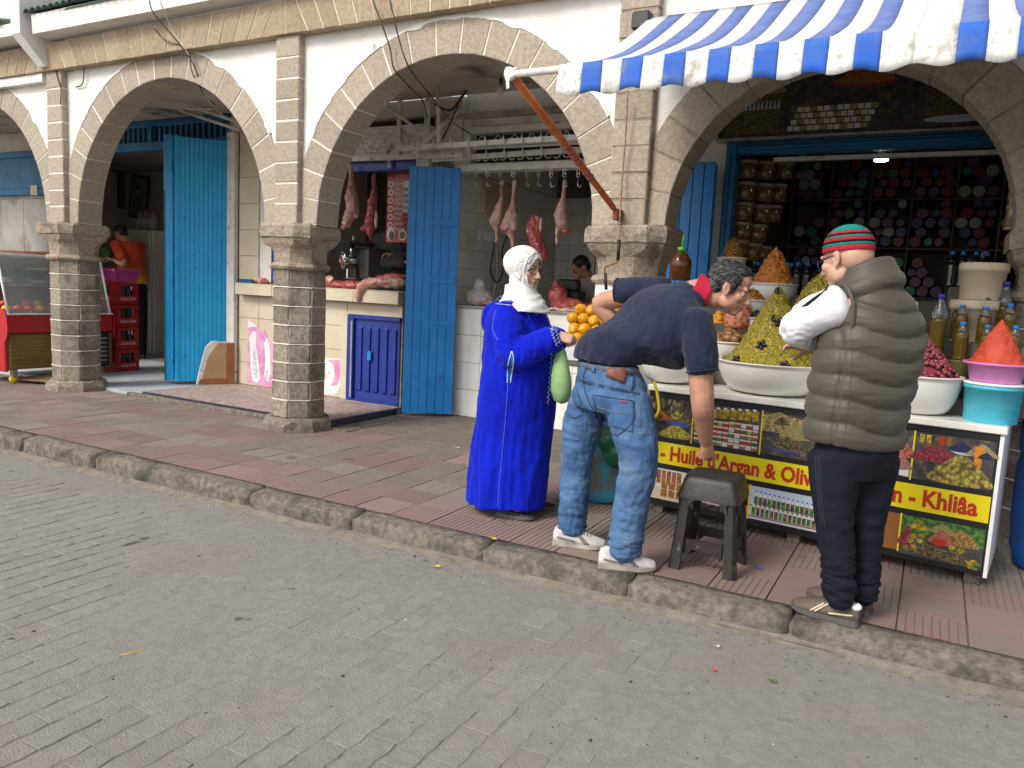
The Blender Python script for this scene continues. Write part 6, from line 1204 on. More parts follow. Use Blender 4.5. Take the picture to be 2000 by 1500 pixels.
def patch(tr, quad, nu, nv, m, parent, name, off=.004, th=.003):
    """piece of material lying on a garment: grid cast on its surface, with thickness"""
    a, b, c, d = [Vector((*q, 0)) for q in quad]; G = []
    for j in range(nv+1):
        for i in range(nu+1): u, v = i/nu, j/nv; q = a.lerp(b, u).lerp(d.lerp(c, u), v); G.append(cast(tr, q.x, q.y, off))
    last = None
    for k in range(len(G)):
        if G[k] is None: G[k] = last
        last = G[k]
    if any(g is None for g in G): return None
    W = nu+1; N = len(G); back = [g + (g-CAM).normalized()*(th+off) for g in G]; fs = []
    for j in range(nv):
        for i in range(nu): k = j*W+i; fs += [(k, k+1, k+W+1, k+W), (N+k, N+k+W, N+k+W+1, N+k+1)]
    for i in range(nu): fs += [(i+1, i, N+i, N+i+1), (nv*W+i, nv*W+i+1, N+nv*W+i+1, N+nv*W+i)]
    for j in range(nv): fs += [(j*W, (j+1)*W, N+(j+1)*W, N+j*W), ((j+1)*W+nu, j*W+nu, N+j*W+nu, N+(j+1)*W+nu)]
    return MB().add(G+back, fs).build(name, m, parent, True)
def shoe(parent, heel, toe, mu, ms, L=None, w=.047, h=.075, name='shoe', trim=None, z0=0.0, tongue=None):
    heel, toe = Vector(heel), Vector(toe); heel.z = toe.z = z0; d = (toe-heel); L = L or d.length; d.normalize(); s = Vector((-d.y, d.x, 0)); Z = Vector((0, 0, 1))
    def sec(prof, zf): return [[heel + d*(u*L) + s*(math.cos(2*PI*j/16)*hw) + Z*zf(u, math.sin(2*PI*j/16), hh) for j in range(16)] for u, hw, hh in prof]
    wid = [(0, .55), (.03, .72), (.12, .80), (.3, .78), (.5, .86), (.7, 1.0), (.85, .92), (.95, .68), (1, .38)]
    sole = MB().loft([[heel + d*(u*L) + s*(x*w*f*1.06) + Z*z for x, z in ((-1, .004+.010*max(0, u-.75)/.25), (-.95, .0+.012*max(0, u-.75)/.25), (.95, .0+.012*max(0, u-.75)/.25), (1, .004+.010*max(0, u-.75)/.25), (1, .026+.006*(u < .25)), (-1, .026+.006*(u < .25)))] for u, f in wid])
    hts = {0: .60, .03: .90, .12: 1.05, .3: 1.0, .5: .84, .7: .62, .85: .48, .95: .38, 1: .26}
    up = MB().loft([[heel + d*(u*L) + s*(math.cos(2*PI*j/18)*w*f*(.98 if math.sin(2*PI*j/18) < .2 else .98-.30*math.sin(2*PI*j/18))) + Z*(.022+max(0, math.sin(2*PI*j/18))*h*hts[u]) for j in range(18)] for u, f in wid])
    o = up.build(name, mu, parent, True); sole.build('sole', ms, o)
    if trim:
        for u0, u1, z0_, z1_ in ((.42, .62, .028, .078), (.50, .68, .028, .07), (.08, .42, .035, .05)):
            for q in (-1, 1):
                P = []
                for k in range(7): t = k/6; u = u0+(u1-u0)*(1-t); zz = z0_+(z1_-z0_)*t; f = np.interp(u, [a for a, _ in wid], [b for _, b in wid]); hh = h*np.interp(u, list(hts), list(hts.values())); sn = min(.99, max(0, (zz-.022)/hh)); P.append(heel + d*(u*L) + s*(q*w*f*math.sqrt(1-sn*sn)*(.99-.26*max(0, sn-.2))) + Z*(zz+.002))
                MB().tube(P, .0045, 6).build('shoe_stripe', trim, o, True)
        for k in range(5): u = .46+.06*k; hh = .022+h*np.interp(u, list(hts), list(hts.values())); c = heel+d*(u*L)+Z*(hh-.002); MB().tube([c-s*.022-Z*.008, c+Z*.004, c+s*.022-Z*.008], .0035, 6).build('lace', tongue or trim, o, True)
    return o
mk('hair_silver', (.16, .16, .165), rough=.5)
def strands(ho, T, n, L, mats, share, w=.0009):
    """short separate hairs combed back over the scalp"""
    g = random.Random(4); me = ho.data; P = list(me.polygons); ar = [p.area for p in P]; mb = MB(); c = T @ Vector((0, .05, .11)); back = T.to_3x3() @ Vector((0, -1, -.25))
    for p in g.choices(P, ar, k=n):
        o = p.center.copy(); nn = p.normal; d = (back + (o-c).normalized()*.7 + Vector((g.uniform(-.7, .7), g.uniform(-.7, .7), g.uniform(-.7, .7)))); d = (d-nn*d.dot(nn)).normalized(); s = nn.cross(d)*w; l = L*g.uniform(.5, 1.1); e = o+d*l*.55+nn*l*.30; f = o+d*l+nn*l*g.uniform(.1, .35); mb.cm = 1 if g.random() < share else 0
        mb.add([o-s, o+s, e+s, e-s, f], [(0, 1, 2, 3), (3, 2, 4)])
    return mb.build('hair_strands', mats, ho, kind='stuff')
mk('cloth_navy', (.010, .014, .036), (.016, .022, .050), sc=6, rough=.85, bump=.12, bsc=260, sheen=.15, spec=.2); mk('cloth_red', (.50, .02, .055), rough=.85, bump=.15, bsc=200, spec=.2)
mk('denim', (.075, .155, .30), (.04, .095, .205), sc=5, rough=.9, bump=.6, bsc=42, bdist=.012, stretch=(1, 1, 2.2), lo=.4, hi=.68, dirt=(.15, .24, .36), dsc=3, dlo=.45, dhi=.78, spec=.2); mk('denim_dark', (.04, .095, .21), (.06, .13, .27), sc=7, rough=.85, bump=.25, bsc=300, spec=.2); mk('thread', (.03, .035, .06), rough=.9); mk('thread_tan', (.30, .19, .09), rough=.9)
mk('leather_brown', (.20, .065, .03), (.15, .05, .025), sc=20, rough=.5); mk('belt_grey', (.10, .125, .16), (.06, .075, .10), sc=14, rough=.5)
mk('robe_blue', (.004, .016, .50), (.003, .011, .38), sc=3, rough=.95, bump=.18, bsc=240, sheen=.05, spec=.12); mk('embroidery', (.62, .68, .80), rough=.8, bump=.4, bsc=200); mk('seam_blue', (.16, .24, .62), rough=.8); mk('teal_lining', (.01, .22, .34), rough=.8); mk('scarf_white', (.76, .75, .72), (.70, .69, .66), sc=5, rough=.85, bump=.25, bsc=90, spec=.2); mk('lace', (.46, .45, .43), (.70, .68, .65), sc=90, rough=.9, lo=.45, hi=.55)
mk('vest_olive', (.072, .062, .045), (.060, .051, .038), sc=4, rough=.55, bump=.10, bsc=40, spec=.4, sheen=.1); mk('sleeve_white', (.74, .74, .80), (.70, .70, .77), sc=4, rough=.75, bump=.1, bsc=60, spec=.2); mk('pants_black', (.008, .009, .016), (.011, .012, .022), sc=5, rough=.85, bump=.1, bsc=150, spec=.2)
mk('knit_teal', (.012, .24, .19), rough=.9, bump=.9, bsc=170, spec=.15); mk('knit_red', (.46, .025, .045), rough=.9, bump=.9, bsc=170, spec=.15); mk('knit_black', (.010, .010, .012), rough=.9, bump=.9, bsc=170, spec=.15)
mk('shoe_white', (.52, .51, .49), (.40, .39, .37), sc=16, rough=.55, bump=.15, bsc=60, dirt=(.22, .20, .18), dsc=9, dlo=.58, dhi=.75); mk('shoe_grey', (.16, .15, .145), rough=.6); mk('sole_dirty', (.42, .39, .34), (.26, .23, .19), sc=14, rough=.8); mk('shoe_taupe', (.10, .078, .055), (.085, .065, .047), sc=8, rough=.6, bump=.15, bsc=80); mk('shoe_cream', (.55, .47, .34), rough=.6); mk('sole_grey', (.09, .085, .08), rough=.8); mk('shoe_black', (.012, .012, .013), rough=.4); mk('glasses_dark', (.03, .02, .02), rough=.3, metal=.3); mk('glasses_blue', (.012, .018, .12), rough=.3); mk('lens', (.6, .65, .66), rough=.03, alpha=.25, spec=.8)
V3 = Vector
# ---------------------------------------------------------------- stooping man in jeans
def man_bending():
    pel = at(1186, 735, 3.70); f = V3((.55, .83, 0)).normalized(); rgt = V3((f.y, -f.x, 0))
    SR, SL = at(1362, 625, 3.64), at(1288, 568, 3.96); shc = SR.lerp(SL, .5); neck = at(1362, 568, 3.83); hc = at(1424, 566, 3.86)
    T = headT(hc, (.95, .16, -.30), (.26, .05, .96))
    mb = MB(); add_head(mb, T)
    limb(mb, [shc.lerp(neck, .3), neck, T @ V3((0, -.03, -.055))], [.075, .060, .058])
    lat0 = rgt; lat1 = (SR-SL).normalized(); sp_ = (shc-pel).normalized()
    dep = lambda l: sp_.cross(l).normalized()
    belt = at(1186, 712, 3.70)
    sweep(mb, [(belt, lat0, dep(lat0), .13, .06), (belt.lerp(shc, .5), (lat0+lat1)/2, dep(lat0+lat1), .15, .08), (shc, lat1, dep(lat1), .16, .07)])
    eR, wR = at(1372, 785, 3.64), at(1378, 862, 3.79); limb(mb, [SR, SR.lerp(eR, .5), eR, eR.lerp(wR, .35), wR], [.066, .062, .055, .052, .033])
    tip = at(1388, 924, 3.86); hd = (tip-wR).normalized(); add_hand(mb, wR, hd, V3((-.75, .62, .1)), 1, (.05, .65, .85, .95), .7, 1.04)
    eL, wL = at(1172, 592, 3.98), at(1215, 655, 4.02); limb(mb, [SL, SL.lerp(eL, .55), eL, eL.lerp(wL, .5), wL], [.058, .054, .050, .046, .03]); add_hand(mb, wL, wL-eL, V3((.3, -.6, .2)), 1, (.5, .5, .5, .5))
    HR, KR, AR = at(1230, 775, 3.62), at(1246, 905, 3.55), at(1219, 1075, 3.56); HL, KL, AL = at(1148, 770, 3.79), at(1128, 885, 3.76), at(1116, 1035, 3.73)
    limb(mb, [HR-V3((0, 0, .08)), KR, AR], [.06, .05, .04]); limb(mb, [HL-V3((0, 0, .08)), KL, AL], [.06, .05, .04]); mb.ball(pel, (.10, .10, .12))
    me = remesh(mb, .0055, 4, .5, 'person'); carve(me, T); [me.materials.append(MT[k]) for k in ('skin', 'lips')]; lip_faces(me, T)
    man = link('person', me, None, None, True, label='man in navy polo and jeans stooping to move the plastic stool', cat='person')
    eyes(man, T, down=.004); brows(man, T)
    # hair
    hb = MB()
    def HB(c, r): hb.ball(T @ V3(c), r, 18, 12, T.to_3x3())
    HB((0, -.022, .056), (.081, .098, .086)); HB((0, -.062, -.01), (.064, .046, .055)); HB((.0, .028, .098), (.060, .045, .034))
    for q in (-1, 1): HB((q*.069, .010, .018), (.011, .022, .032))
    hm = remesh(hb, .006, 3, .5, 'hair'); folds(hm, .0020, (55, 55, 55), 2, sharp=True); folds(hm, .0012, (150, 150, 150), 5); ho = link('hair', hm, 'hair_grey', man, True); strands(ho, T, 5200, .020, ['hair_black', 'hair_silver'], .42)
    # polo shirt
    bu = V3((-.25, -.1, 1)).normalized(); sb_ = MB(); d0, d1 = dep(lat0), dep(lat1)
    bl = V3((0, 0, -1)); sweep(sb_, [(belt+bu*.018, rgt, f, .202, .138), (belt+bu*.05+V3((.01, 0, -.012)), rgt, f+d0*.3, .208, .146), (belt+bu*.06+sp_*.07+V3((.03, 0, -.03)), lat0, d0+f*.4, .224, .180), (belt.lerp(shc, .48)+V3((.03, 0, -.032)), (lat0+lat1)/2, dep(lat0+lat1), .250, .195), (belt.lerp(shc, .78)+d1*.012, lat1, d1, .244, .168), (shc, lat1, d1, .215, .115), (shc.lerp(neck, .6), lat1, d1, .12, .085), (neck, lat1, d1, .07, .07)], 32)
    seR = at(1371, 718, 3.625); limb(sb_, [SR-lat1*.03, SR.lerp(seR, .5), seR], [.085, .083, .076], 18); seL = at(1212, 568, 3.96); limb(sb_, [SL+lat1*.03, SL.lerp(seL, .5), seL], [.082, .076, .070], 18)
    sm = remesh(sb_, .009, 6, .5, 'polo_shirt'); folds(sm, .006, (9, 9, 9), 1); folds(sm, .004, (16, 16, 30), 4, lambda p: max(0, 1-abs(p.z-belt.z)/.22), True); folds(sm, .003, (26, 26, 10), 7, sharp=True)
    shirt = link('polo_shirt', sm, 'cloth_navy', man, True)
    # cut cuffs open: hems
    for c, q, r in ((seR, (seR-SR).normalized(), .079), (seL, (seL-SL).normalized(), .072)):
        a = q.orthogonal().normalized(); b = q.cross(a); MB().tube([c+q*.016+(a*math.cos(t)+b*math.sin(t))*r*.93 for t in [2*PI*k/24 for k in range(25)]], .0055, 6).build('sleeve_hem', 'cloth_navy', shirt, True)
    nk = neck.lerp(T @ V3((0, -.03, -.06)), .35); ax = ((T @ V3((0, -.03, -.06)))-neck).normalized(); a = ax.orthogonal().normalized(); b = ax.cross(a)
    cb = MB(); cb.loft([[nk+ax*h+(a*math.cos(2*PI*j/24)+b*math.sin(2*PI*j/24))*r for j in range(24)] for h, r in ((-.055, .088), (-.03, .083), (.012, .071), (.030, .070), (.030, .066), (-.03, .074))], caps=False); cb.build('collar', 'cloth_red', shirt, True)
    # jeans
    jb = MB(); bu = V3((-.25, -.1, 1)).normalized()
    sweep(jb, [(belt+bu*.008, rgt, f, .188, .122), (belt-bu*.05, rgt, f, .202, .138), (belt-bu*.11, rgt, f, .214, .150), (pel-V3((0, 0, .10)), rgt, f, .216, .150), (pel-V3((0, 0, .17)), rgt, f, .19, .13)], 36)
    limb(jb, [HR+V3((-.01, 0, -.03)), HR.lerp(KR, .5), KR, KR.lerp(AR, .5), AR+V3((0, 0, -.005))], [.112, .110, .093, .084, .080], 22); limb(jb, [HL+V3((.02, 0, -.03)), HL.lerp(KL, .5), KL, KL.lerp(AL, .5), AL+V3((0, 0, -.005))], [.110, .105, .086, .077, .073], 22)
    jm = remesh(jb, .009, 5, .5, 'jeans'); low = lambda p: max(0, min(1, (.62-p.z)/.35)); folds(jm, .0030, (9, 9, 22), 3, low, True); folds(jm, .003, (10, 10, 10), 8); folds(jm, .0028, (20, 20, 40), 6, low, True); folds(jm, .006, (6, 6, 40), 31, lambda p: max(0, min(1, (.24-p.z)/.10)), True); folds(jm, .003, (30, 30, 14), 16, None, True); folds(jm, .006, (8, 8, 22), 12, lambda p: max(0, 1-abs(p.z-.62)/.2), True)
    jo = link('jeans', jm, 'denim', man, True); tr = bvh(jo)
    MB().loft([[belt+bu*h+rgt*(math.cos(2*PI*j/40)*.196*k)+f*(math.sin(2*PI*j/40)*.130*k) for j in range(40)] for h, k in ((-.030, 1.0), (-.028, 1.03), (.004, 1.03), (.006, 1.0))], caps=False).build('belt', 'belt_grey', jo, True)
    patch(tr, [(1190, 710), (1226, 722), (1219, 748), (1183, 734)], 8, 4, 'leather_brown', jo, 'leather_label', .012, .003)
    patch(tr, [(1158, 772), (1240, 783), (1236, 845), (1172, 828)], 12, 10, 'denim_dark', jo, 'back_pocket', .004, .002); patch(tr, [(1104, 748), (1126, 756), (1140, 808), (1112, 815), (1100, 800)][:4], 8, 8, 'denim_dark', jo, 'back_pocket', .004, .002)
    patch(tr, [(1211, 782), (1224, 784), (1224, 787), (1211, 785)], 3, 1, 'cloth_red', jo, 'pocket_tag', .008, .001)
    for pts in ([(1157, 771), (1238, 783)], [(1237, 785), (1237, 822), (1206, 850)], [(1206, 851), (1174, 832), (1157, 773)], [(1104, 748), (1124, 756), (1139, 806)], [(1138, 808), (1118, 816), (1103, 798)], [(1113, 728), (1140, 744), (1250, 768)], [(1112, 731), (1139, 747), (1250, 771)], [(1143, 722), (1139, 745), (1148, 780), (1176, 832)]): seam(tr, pts, .0018, 'thread', jo, 'stitching', .0065)
    seam(tr, [(1167, 796), (1190, 802), (1228, 808)], .0014, 'thread_tan', jo, 'stitching', .0075); seam(tr, [(1272, 800), (1280, 860), (1272, 950), (1252, 1060)], .0022, 'thread', jo, 'side_seam', .003)
    for x, y in ((1137, 692), (1161, 702), (1236, 735)): patch(tr, [(x-3, y), (x+3, y+2), (x, y+26), (x-6, y+24)], 2, 5, 'denim', jo, 'belt_loop', .013, .003)
    for h, t in (((1080, 1062), (1176, 1072)), ((1168, 1106), (1285, 1115))): shoe(man, gz(*h), gz(*t), 'shoe_white', 'sole_dirty', .285, .050, .085, 'trainer', 'shoe_grey')
    return man
man_bending()
# ---------------------------------------------------------------- woman in the blue robe
def woman():
    c0 = V3((-2.10, 4.06, 0)); f = V3((.97, .10, 0)).normalized(); s = V3((-f.y, f.x, 0))      # s: her left, away from the camera
    hc = at(1025, 528, 4.02); T = headT(hc, (.95, -.15, -.06), (-.06, 0, 1)); sc = .95
    mb = MB(); add_head(mb, T, sc, .006); neck = V3((hc.x-.04, hc.y+.01, 1.28)); limb(mb, [neck, T @ V3((0, -.02, -.05))], [.06, .056]); sweep(mb, [(c0+V3((0, 0, .75)), f, s, .13, .16), (c0+V3((0, 0, 1.0)), f, s, .11, .15), (c0+V3((-.02, 0, 1.2)), f, s, .05, .12)])
    SR = at(988, 610, 3.88); EL = at(1003, 692, 3.83); CF = at(1082, 660, 3.86); WR = at(1090, 657, 3.87); limb(mb, [SR, EL, WR], [.05, .045, .027]); add_hand(mb, WR, V3((.95, .25, -.12)), V3((.1, .7, -.6)), 1, (.75, .8, .85, .9), .7, .88)
    SL = SR + s*.33; EL2 = EL+s*.36; WL = WR+s*.10+V3((-.01, 0, 0)); limb(mb, [SL, EL2, WL], [.05, .045, .027]); add_hand(mb, WL, V3((.9, -.3, -.2)), V3((.1, -.7, -.5)), -1, (.8, .8, .8, .8), .7, .88)
    for q in (0, 1): limb(mb, [c0+s*(.09*(2*q-1))+V3((0, 0, .7)), c0+s*(.09*(2*q-1))+V3((.02, 0, .06))], [.08, .04])
    me = remesh(mb, .0055, 4, .5, 'person'); carve(me, T, sc); [me.materials.append(MT[k]) for k in ('skin_light', 'lips')]; lip_faces(me, T, sc)
    w = link('person', me, None, None, True, label='woman in bright blue embroidered robe and white headscarf holding green bag', cat='person'); eyes(w, T, sc); brows(w, T, 'hair_grey', sc, .003)
    # robe
    rb = MB(); Q = []
    for z, pxl, pxr, hd in ((.055, 922, 1056, .225), (.25, 926, 1062, .225), (.5, 935, 1070, .225), (.75, 946, 1079, .23), (.95, 953, 1080, .235), (1.10, 957, 1072, .23), (1.20, 962, 1062, .21), (1.27, 974, 1054, .16), (1.32, 995, 1046, .09)):
        y = c0.y; k = lambda px: CAM.x + _ray(px, 700).x/_ray(px, 700).y*y
        # horizontal extent at this level
        def X(px):
            lo_, hi_ = 300, 1300
            for _ in range(24):
                m_ = (lo_+hi_)/2; p = at(px, m_, y); (lo_, hi_) = (m_, hi_) if p.z > z else (lo_, m_)
            return p.x
        a, b = X(pxl), X(pxr); Q.append((V3(((a+b)/2, y, z)), f, s, (b-a)/2, hd))
    sweep(rb, Q, 40, 5, 2.1); limb(rb, [SR+V3((-.01, .04, .0)), SR.lerp(EL, .55)+V3((0, -.01, 0)), EL, EL.lerp(CF, .5)+V3((0, 0, -.01)), CF], [.095, .092, .088, .080, .078], 20); limb(rb, [SL, EL2, WL.lerp(EL2, .2)], [.09, .085, .075], 18)
    rb.ball(at(966, 622, 4.10), (.045, .14, .11), 16, 10)
    rm = remesh(rb, .010, 6, .5, 'robe'); lowz = lambda p: max(0, min(1, (1.05-p.z)/.6)); folds(rm, .016, (7, 7, 1.0), 2, lowz); folds(rm, .007, (14, 14, 1.6), 9, lowz, True); arm = lambda p: max(0, 1-(p-EL).length/.22); folds(rm, .008, (18, 18, 28), 5, arm, True); folds(rm, .004, (14, 14, 14), 3); folds(rm, .004, (22, 22, 5), 13, None, True); folds(rm, .010, (4, 4, 2.2), 21, lowz)
    ro = link('djellaba', rm, 'robe_blue', w, True); tr = bvh(ro)
    seam(tr, [(1000, 690), (993, 740), (986, 830), (976, 930), (972, 992)], .0011, 'seam_blue', ro, 'seam', .001); seam(tr, [(968, 605), (962, 640), (972, 665)], .0011, 'seam_blue', ro, 'seam', .001); seam(tr, [(1018, 588), (1030, 610), (1034, 625)], .0011, 'seam_blue', ro, 'seam', .001)
    patch(tr, [(999, 690), (1002, 700), (999, 745), (995, 745)], 3, 8, 'teal_lining', ro, 'pocket_slit', .004, .002); seam(tr, [(999, 686), (992, 715), (991, 748)], .003, 'embroidery', ro, 'pocket_braid', .003); seam(tr, [(1000, 686), (1003, 705), (997, 748)], .003, 'embroidery', ro, 'pocket_braid', .003)
    def braid(a, b, n, amp=3.2):
        pts = []
        for k in range(n): t = k/(n-1); pts.append((a[0]+(b[0]-a[0])*t + (amp if k % 2 else -amp), a[1]+(b[1]-a[1])*t))
        seam(tr, pts, .0017, 'embroidery', ro, 'braid', .002, 3)
    braid((1078, 690), (1070, 790), 22, 2.0); braid((1052, 590), (1082, 645), 16, 2.5); braid((1084, 634), (1094, 672), 12, 3); braid((1076, 642), (1088, 676), 12, 2.5)
    # collar band round the scarf
    braid((972, 586), (1018, 590), 16, 2.2); braid((1018, 590), (1052, 606), 14, 2.2); braid((970, 593), (1016, 598), 16, 1.6); braid((1016, 598), (1050, 614), 14, 1.6)
    for r, zz, m_, th in ():
        MB().tube([V3((hc.x-.035+r*.86*math.cos(t), hc.y+.02+r*.9*math.sin(t), zz-.012-.05*math.cos(t)-(.006 if k % 2 and m_ == 'embroidery' else 0))) for k, t in enumerate([2*PI*k/40 for k in range(41)])], th, 8).build('collar_band', m_, ro, True)
    # scarf
    sb_ = MB(); sb_.ball(T @ V3((0, -.022, .040)), (.100, .122, .104), 20, 14, T.to_3x3()); sb_.ball(T @ V3((0, .0, -.05)), (.085, .088, .10), 18, 12, T.to_3x3())
    n0 = T @ V3((0, -.015, -.09)); sweep(sb_, [(n0, f, s, .090, .088), (n0+V3((.005, 0, -.045)), f, s, .100, .102), (n0+V3((.012, 0, -.085)), f, s, .122, .135), (n0+V3((.022, 0, -.12)), f, s, .142, .165), (n0+V3((.035, 0, -.15)), f, s, .145, .17)], 32)
    sm = remesh(sb_, .007, 5, .5, 'headscarf'); folds(sm, .008, (7, 7, 22), 3, lambda p: max(0, min(1, (hc.z-.02-p.z)/.12)), True); folds(sm, .003, (12, 12, 12), 6)
    bm = bmesh.new(); bm.from_mesh(sm); I = T.inverted(); kill = []
    for fc in bm.faces:
        p = I @ fc.calc_center_median()
        if p.y > .022 and (p.x/.058)**2+((p.z+.012)/.088)**2 < 1: kill.append(fc)
    bmesh.ops.delete(bm, geom=kill, context='FACES'); bm.to_mesh(sm); bm.free(); so_ = link('headscarf', sm, 'scarf_white', w, True)
    rim = []
    t2 = BVHTree.FromPolygons([v.co for v in sm.vertices], [tuple(p.vertices) for p in sm.polygons])
    for k in range(41):
        a = 2*PI*k/40; p = T @ V3((.060*math.cos(a), .20, -.012+.090*math.sin(a))); h = t2.find_nearest(T @ V3((.060*math.cos(a), .04, -.012+.090*math.sin(a)))); rim.append(h[0])
    MB().tube(rim, .006, 6).build('scarf_edge', 'scarf_white', so_, True)
    ts = bvh(so_); patch(ts, [(1022, 488), (1048, 492), (1036, 516), (1012, 510)], 6, 6, 'lace', so_, 'lace_band', .002, .001); patch(ts, [(1012, 508), (1030, 514), (1016, 548), (1002, 538)], 6, 6, 'lace', so_, 'lace_band', .002, .001)
    gl = MB()
    for q in (-1, 1): gl.tube([T @ (V3((q*.032+.025*math.cos(t), .100-.008*abs(math.cos(t)) - (.010 if q*math.cos(t) > .5 else 0), .000+.017*math.sin(t)))*sc) for t in [2*PI*k/20 for k in range(21)]], .0018, 6)
    gl.tube([T @ (V3((x, .104, .004))*sc) for x in (-.008, 0, .008)], .0016, 6)
    for q in (-1, 1): gl.tube([T @ (V3((q*.056, .088, .004))*sc), T @ (V3((q*.074, .03, .006))*sc), T @ (V3((q*.08, -.01, .004))*sc)], .0016, 6)
    gl.build('glasses', 'glasses_dark', w, True, kind='stuff')
    for h, t in (((970, 1006), (1036, 1016)), ((1010, 990), (1060, 994))): shoe(w, gz(*h), gz(*t), 'shoe_black', 'sole_grey', .24, .040, .05, 'shoe')
    # green bag from her hand
    b0 = at(1094, 672, 3.90); rg = []
    for k, (dz, a, b) in enumerate(((0, .012, .010), (.04, .028, .02), (.10, .045, .03), (.18, .058, .045), (.26, .060, .055), (.315, .045, .045), (.33, .015, .015))): rg.append([b0+V3((.015*k*.4+a*math.cos(2*PI*j/18), b*math.sin(2*PI*j/18), -dz)) for j in range(18)])
    bm_ = MB().loft(rg).mesh('shopping_bag'); rough_mesh(bm_, .006, 22); link('shopping_bag', bm_, 'bag_green', None, True, label='thin pale green plastic bag hanging from the woman\'s hand', cat='bag')
woman()
# ---------------------------------------------------------------- man in the padded vest
def man_vest():
    th = math.radians(40); f = V3((-math.sin(th), math.cos(th), 0)); L = V3((-math.cos(th), -math.sin(th), 0))
    hc = at(1654, 508, 3.50); T = headT(hc, (-.84, .50, -.22), (-.16, .10, 1)); c = at(1706, 640, 3.52); base = V3((c.x, c.y, 0))
    shz = 1.405; shc = at(1712, 585, 3.53); SL, SR = shc+L*.20+V3((0, 0, -.02)), shc-L*.13+f*.05+V3((0, 0, -.05)); neck = at(1688, 545, 3.52)
    mb = MB(); add_head(mb, T, 1.03, .007); limb(mb, [shc, neck, T @ V3((0, -.03, -.05))], [.085, .072, .068])
    pel = at(1672, 880, 3.53); sweep(mb, [(pel, L, f, .16, .12), (c, L, f, .17, .12), (shc, L, f, .18, .09)])
    EL, WL = at(1552, 643, 3.47), at(1606, 668, 3.68); limb(mb, [SL, EL, WL], [.05, .042, .03]); add_hand(mb, WL, V3((.75, .62, -.1)), V3((.2, -.3, -.8)), 1, (.4, .45, .5, .5)); ER = SR+f*.16+V3((-.02, .02, -.20)); WR = at(1588, 675, 3.66); limb(mb, [SR, ER, WR], [.05, .042, .03]); add_hand(mb, WR, V3((-.7, -.5, .1)), V3((.3, -.5, -.5)), -1, (.3, .35, .4, .4))
    HL, KL, AL = at(1628, 890, 3.47), at(1630, 1010, 3.46), at(1642, 1170, 3.50); HR, KR, AR = at(1706, 890, 3.60), at(1692, 1010, 3.60), at(1686, 1165, 3.63)
    for a, b, d in ((HL, KL, AL), (HR, KR, AR)): limb(mb, [a, b, d], [.07, .05, .04])
    mb.ball(pel, .12); me = remesh(mb, .0055, 4, .5, 'person'); carve(me, T, 1.03); [me.materials.append(MT[k]) for k in ('skin_light', 'lips')]; lip_faces(me, T, 1.03)
    man = link('person', me, None, None, True, label='man in olive padded vest and striped knitted cap with arms crossed', cat='person'); eyes(man, T, 1.03); brows(man, T, 'hair_grey', 1.03)
    hb = MB(); hb.ball(T @ V3((0, -.040, .012)), (.076, .072, .075), 18, 12, T.to_3x3()); link('hair', remesh(hb, .006, 2, .5, 'hair'), 'skin_light', man, True)
    # cap in knitted rings
    tilt = Matrix.Rotation(math.radians(7), 4, 'X'); CT = T @ Matrix.Translation((0, -.012, .036)) @ tilt; bands = [('knit_red', -.006, .014), ('knit_teal', .014, .026), ('knit_black', .026, .034), ('knit_red', .034, .048), ('knit_teal', .048, .057), ('knit_black', .057, .064), ('knit_red', .064, .075), ('knit_teal', .075, .1085)]
    capo = None
    def cr(z): return math.sqrt(max(.0001, 1-(max(z, 0)/.109)**2.3))
    for m_, z0, z1 in bands:
        n = 60; k = 6 if z1 < .08 else 14; rg = []
        for i in range(k+1):
            z = z0+(z1-z0)*i/k; q = cr(z); rg.append([CT @ V3(((.0875*q+.0016*math.sin(j*2*PI/n*20+i*1.5)+.0015*math.sin(PI*i/k))*math.cos(2*PI*j/n), (.107*q+.0016*math.sin(j*2*PI/n*20+i*1.5)+.0015*math.sin(PI*i/k))*math.sin(2*PI*j/n), z)) for j in range(n)])
        o = MB().loft(rg).build('knitted_cap' if capo is None else 'knit_band', m_, capo or man, True)
        if capo is None: capo = o
    # puffer vest
    vb = MB(); secs = []
    for z, pl, pr, hd in ((.785, 1576, 1760, .160), (.90, 1580, 1766, .165), (1.02, 1586, 1780, .168), (1.15, 1597, 1798, .17), (1.27, 1614, 1802, .162), (1.36, 1628, 1788, .148), (1.43, 1643, 1764, .12), (1.475, 1656, 1738, .09)):
        y = 3.53
        def X(px):
            lo_, hi_ = 300, 1300
            for _ in range(24):
                m_ = (lo_+hi_)/2; p = at(px, m_, y); (lo_, hi_) = (m_, hi_) if p.z > z else (lo_, m_)
            return p.x
        a, b = X(pl), X(pr); hw = (b-a)/2; secs.append((V3(((a+b)/2, y, z)), L, f, math.sqrt(max(.004, (hw**2-(hd*math.sin(th))**2))/math.cos(th)**2), hd))
    ax = V3((-.26, .12, 1)).normalized(); a = V3((1, 0, .26)).normalized(); b = ax.cross(a).normalized(); nk = at(1690, 540, 3.52)
    for h, r, q in ((-.055, .098, .040), (-.015, .088, .033), (.020, .086, .026)): vb.tube([nk+ax*(h+.016*math.cos(t))+a*math.cos(t)*r*1.10+b*math.sin(t)*r for t in [2*PI*k/36 for k in range(37)]], q, 12)
    sweep(vb, secs, 44, 6, 2.3); vm = remesh(vb, .0075, 5, .5, 'padded_vest')
    nn = [v.normal.copy() for v in vm.vertices]
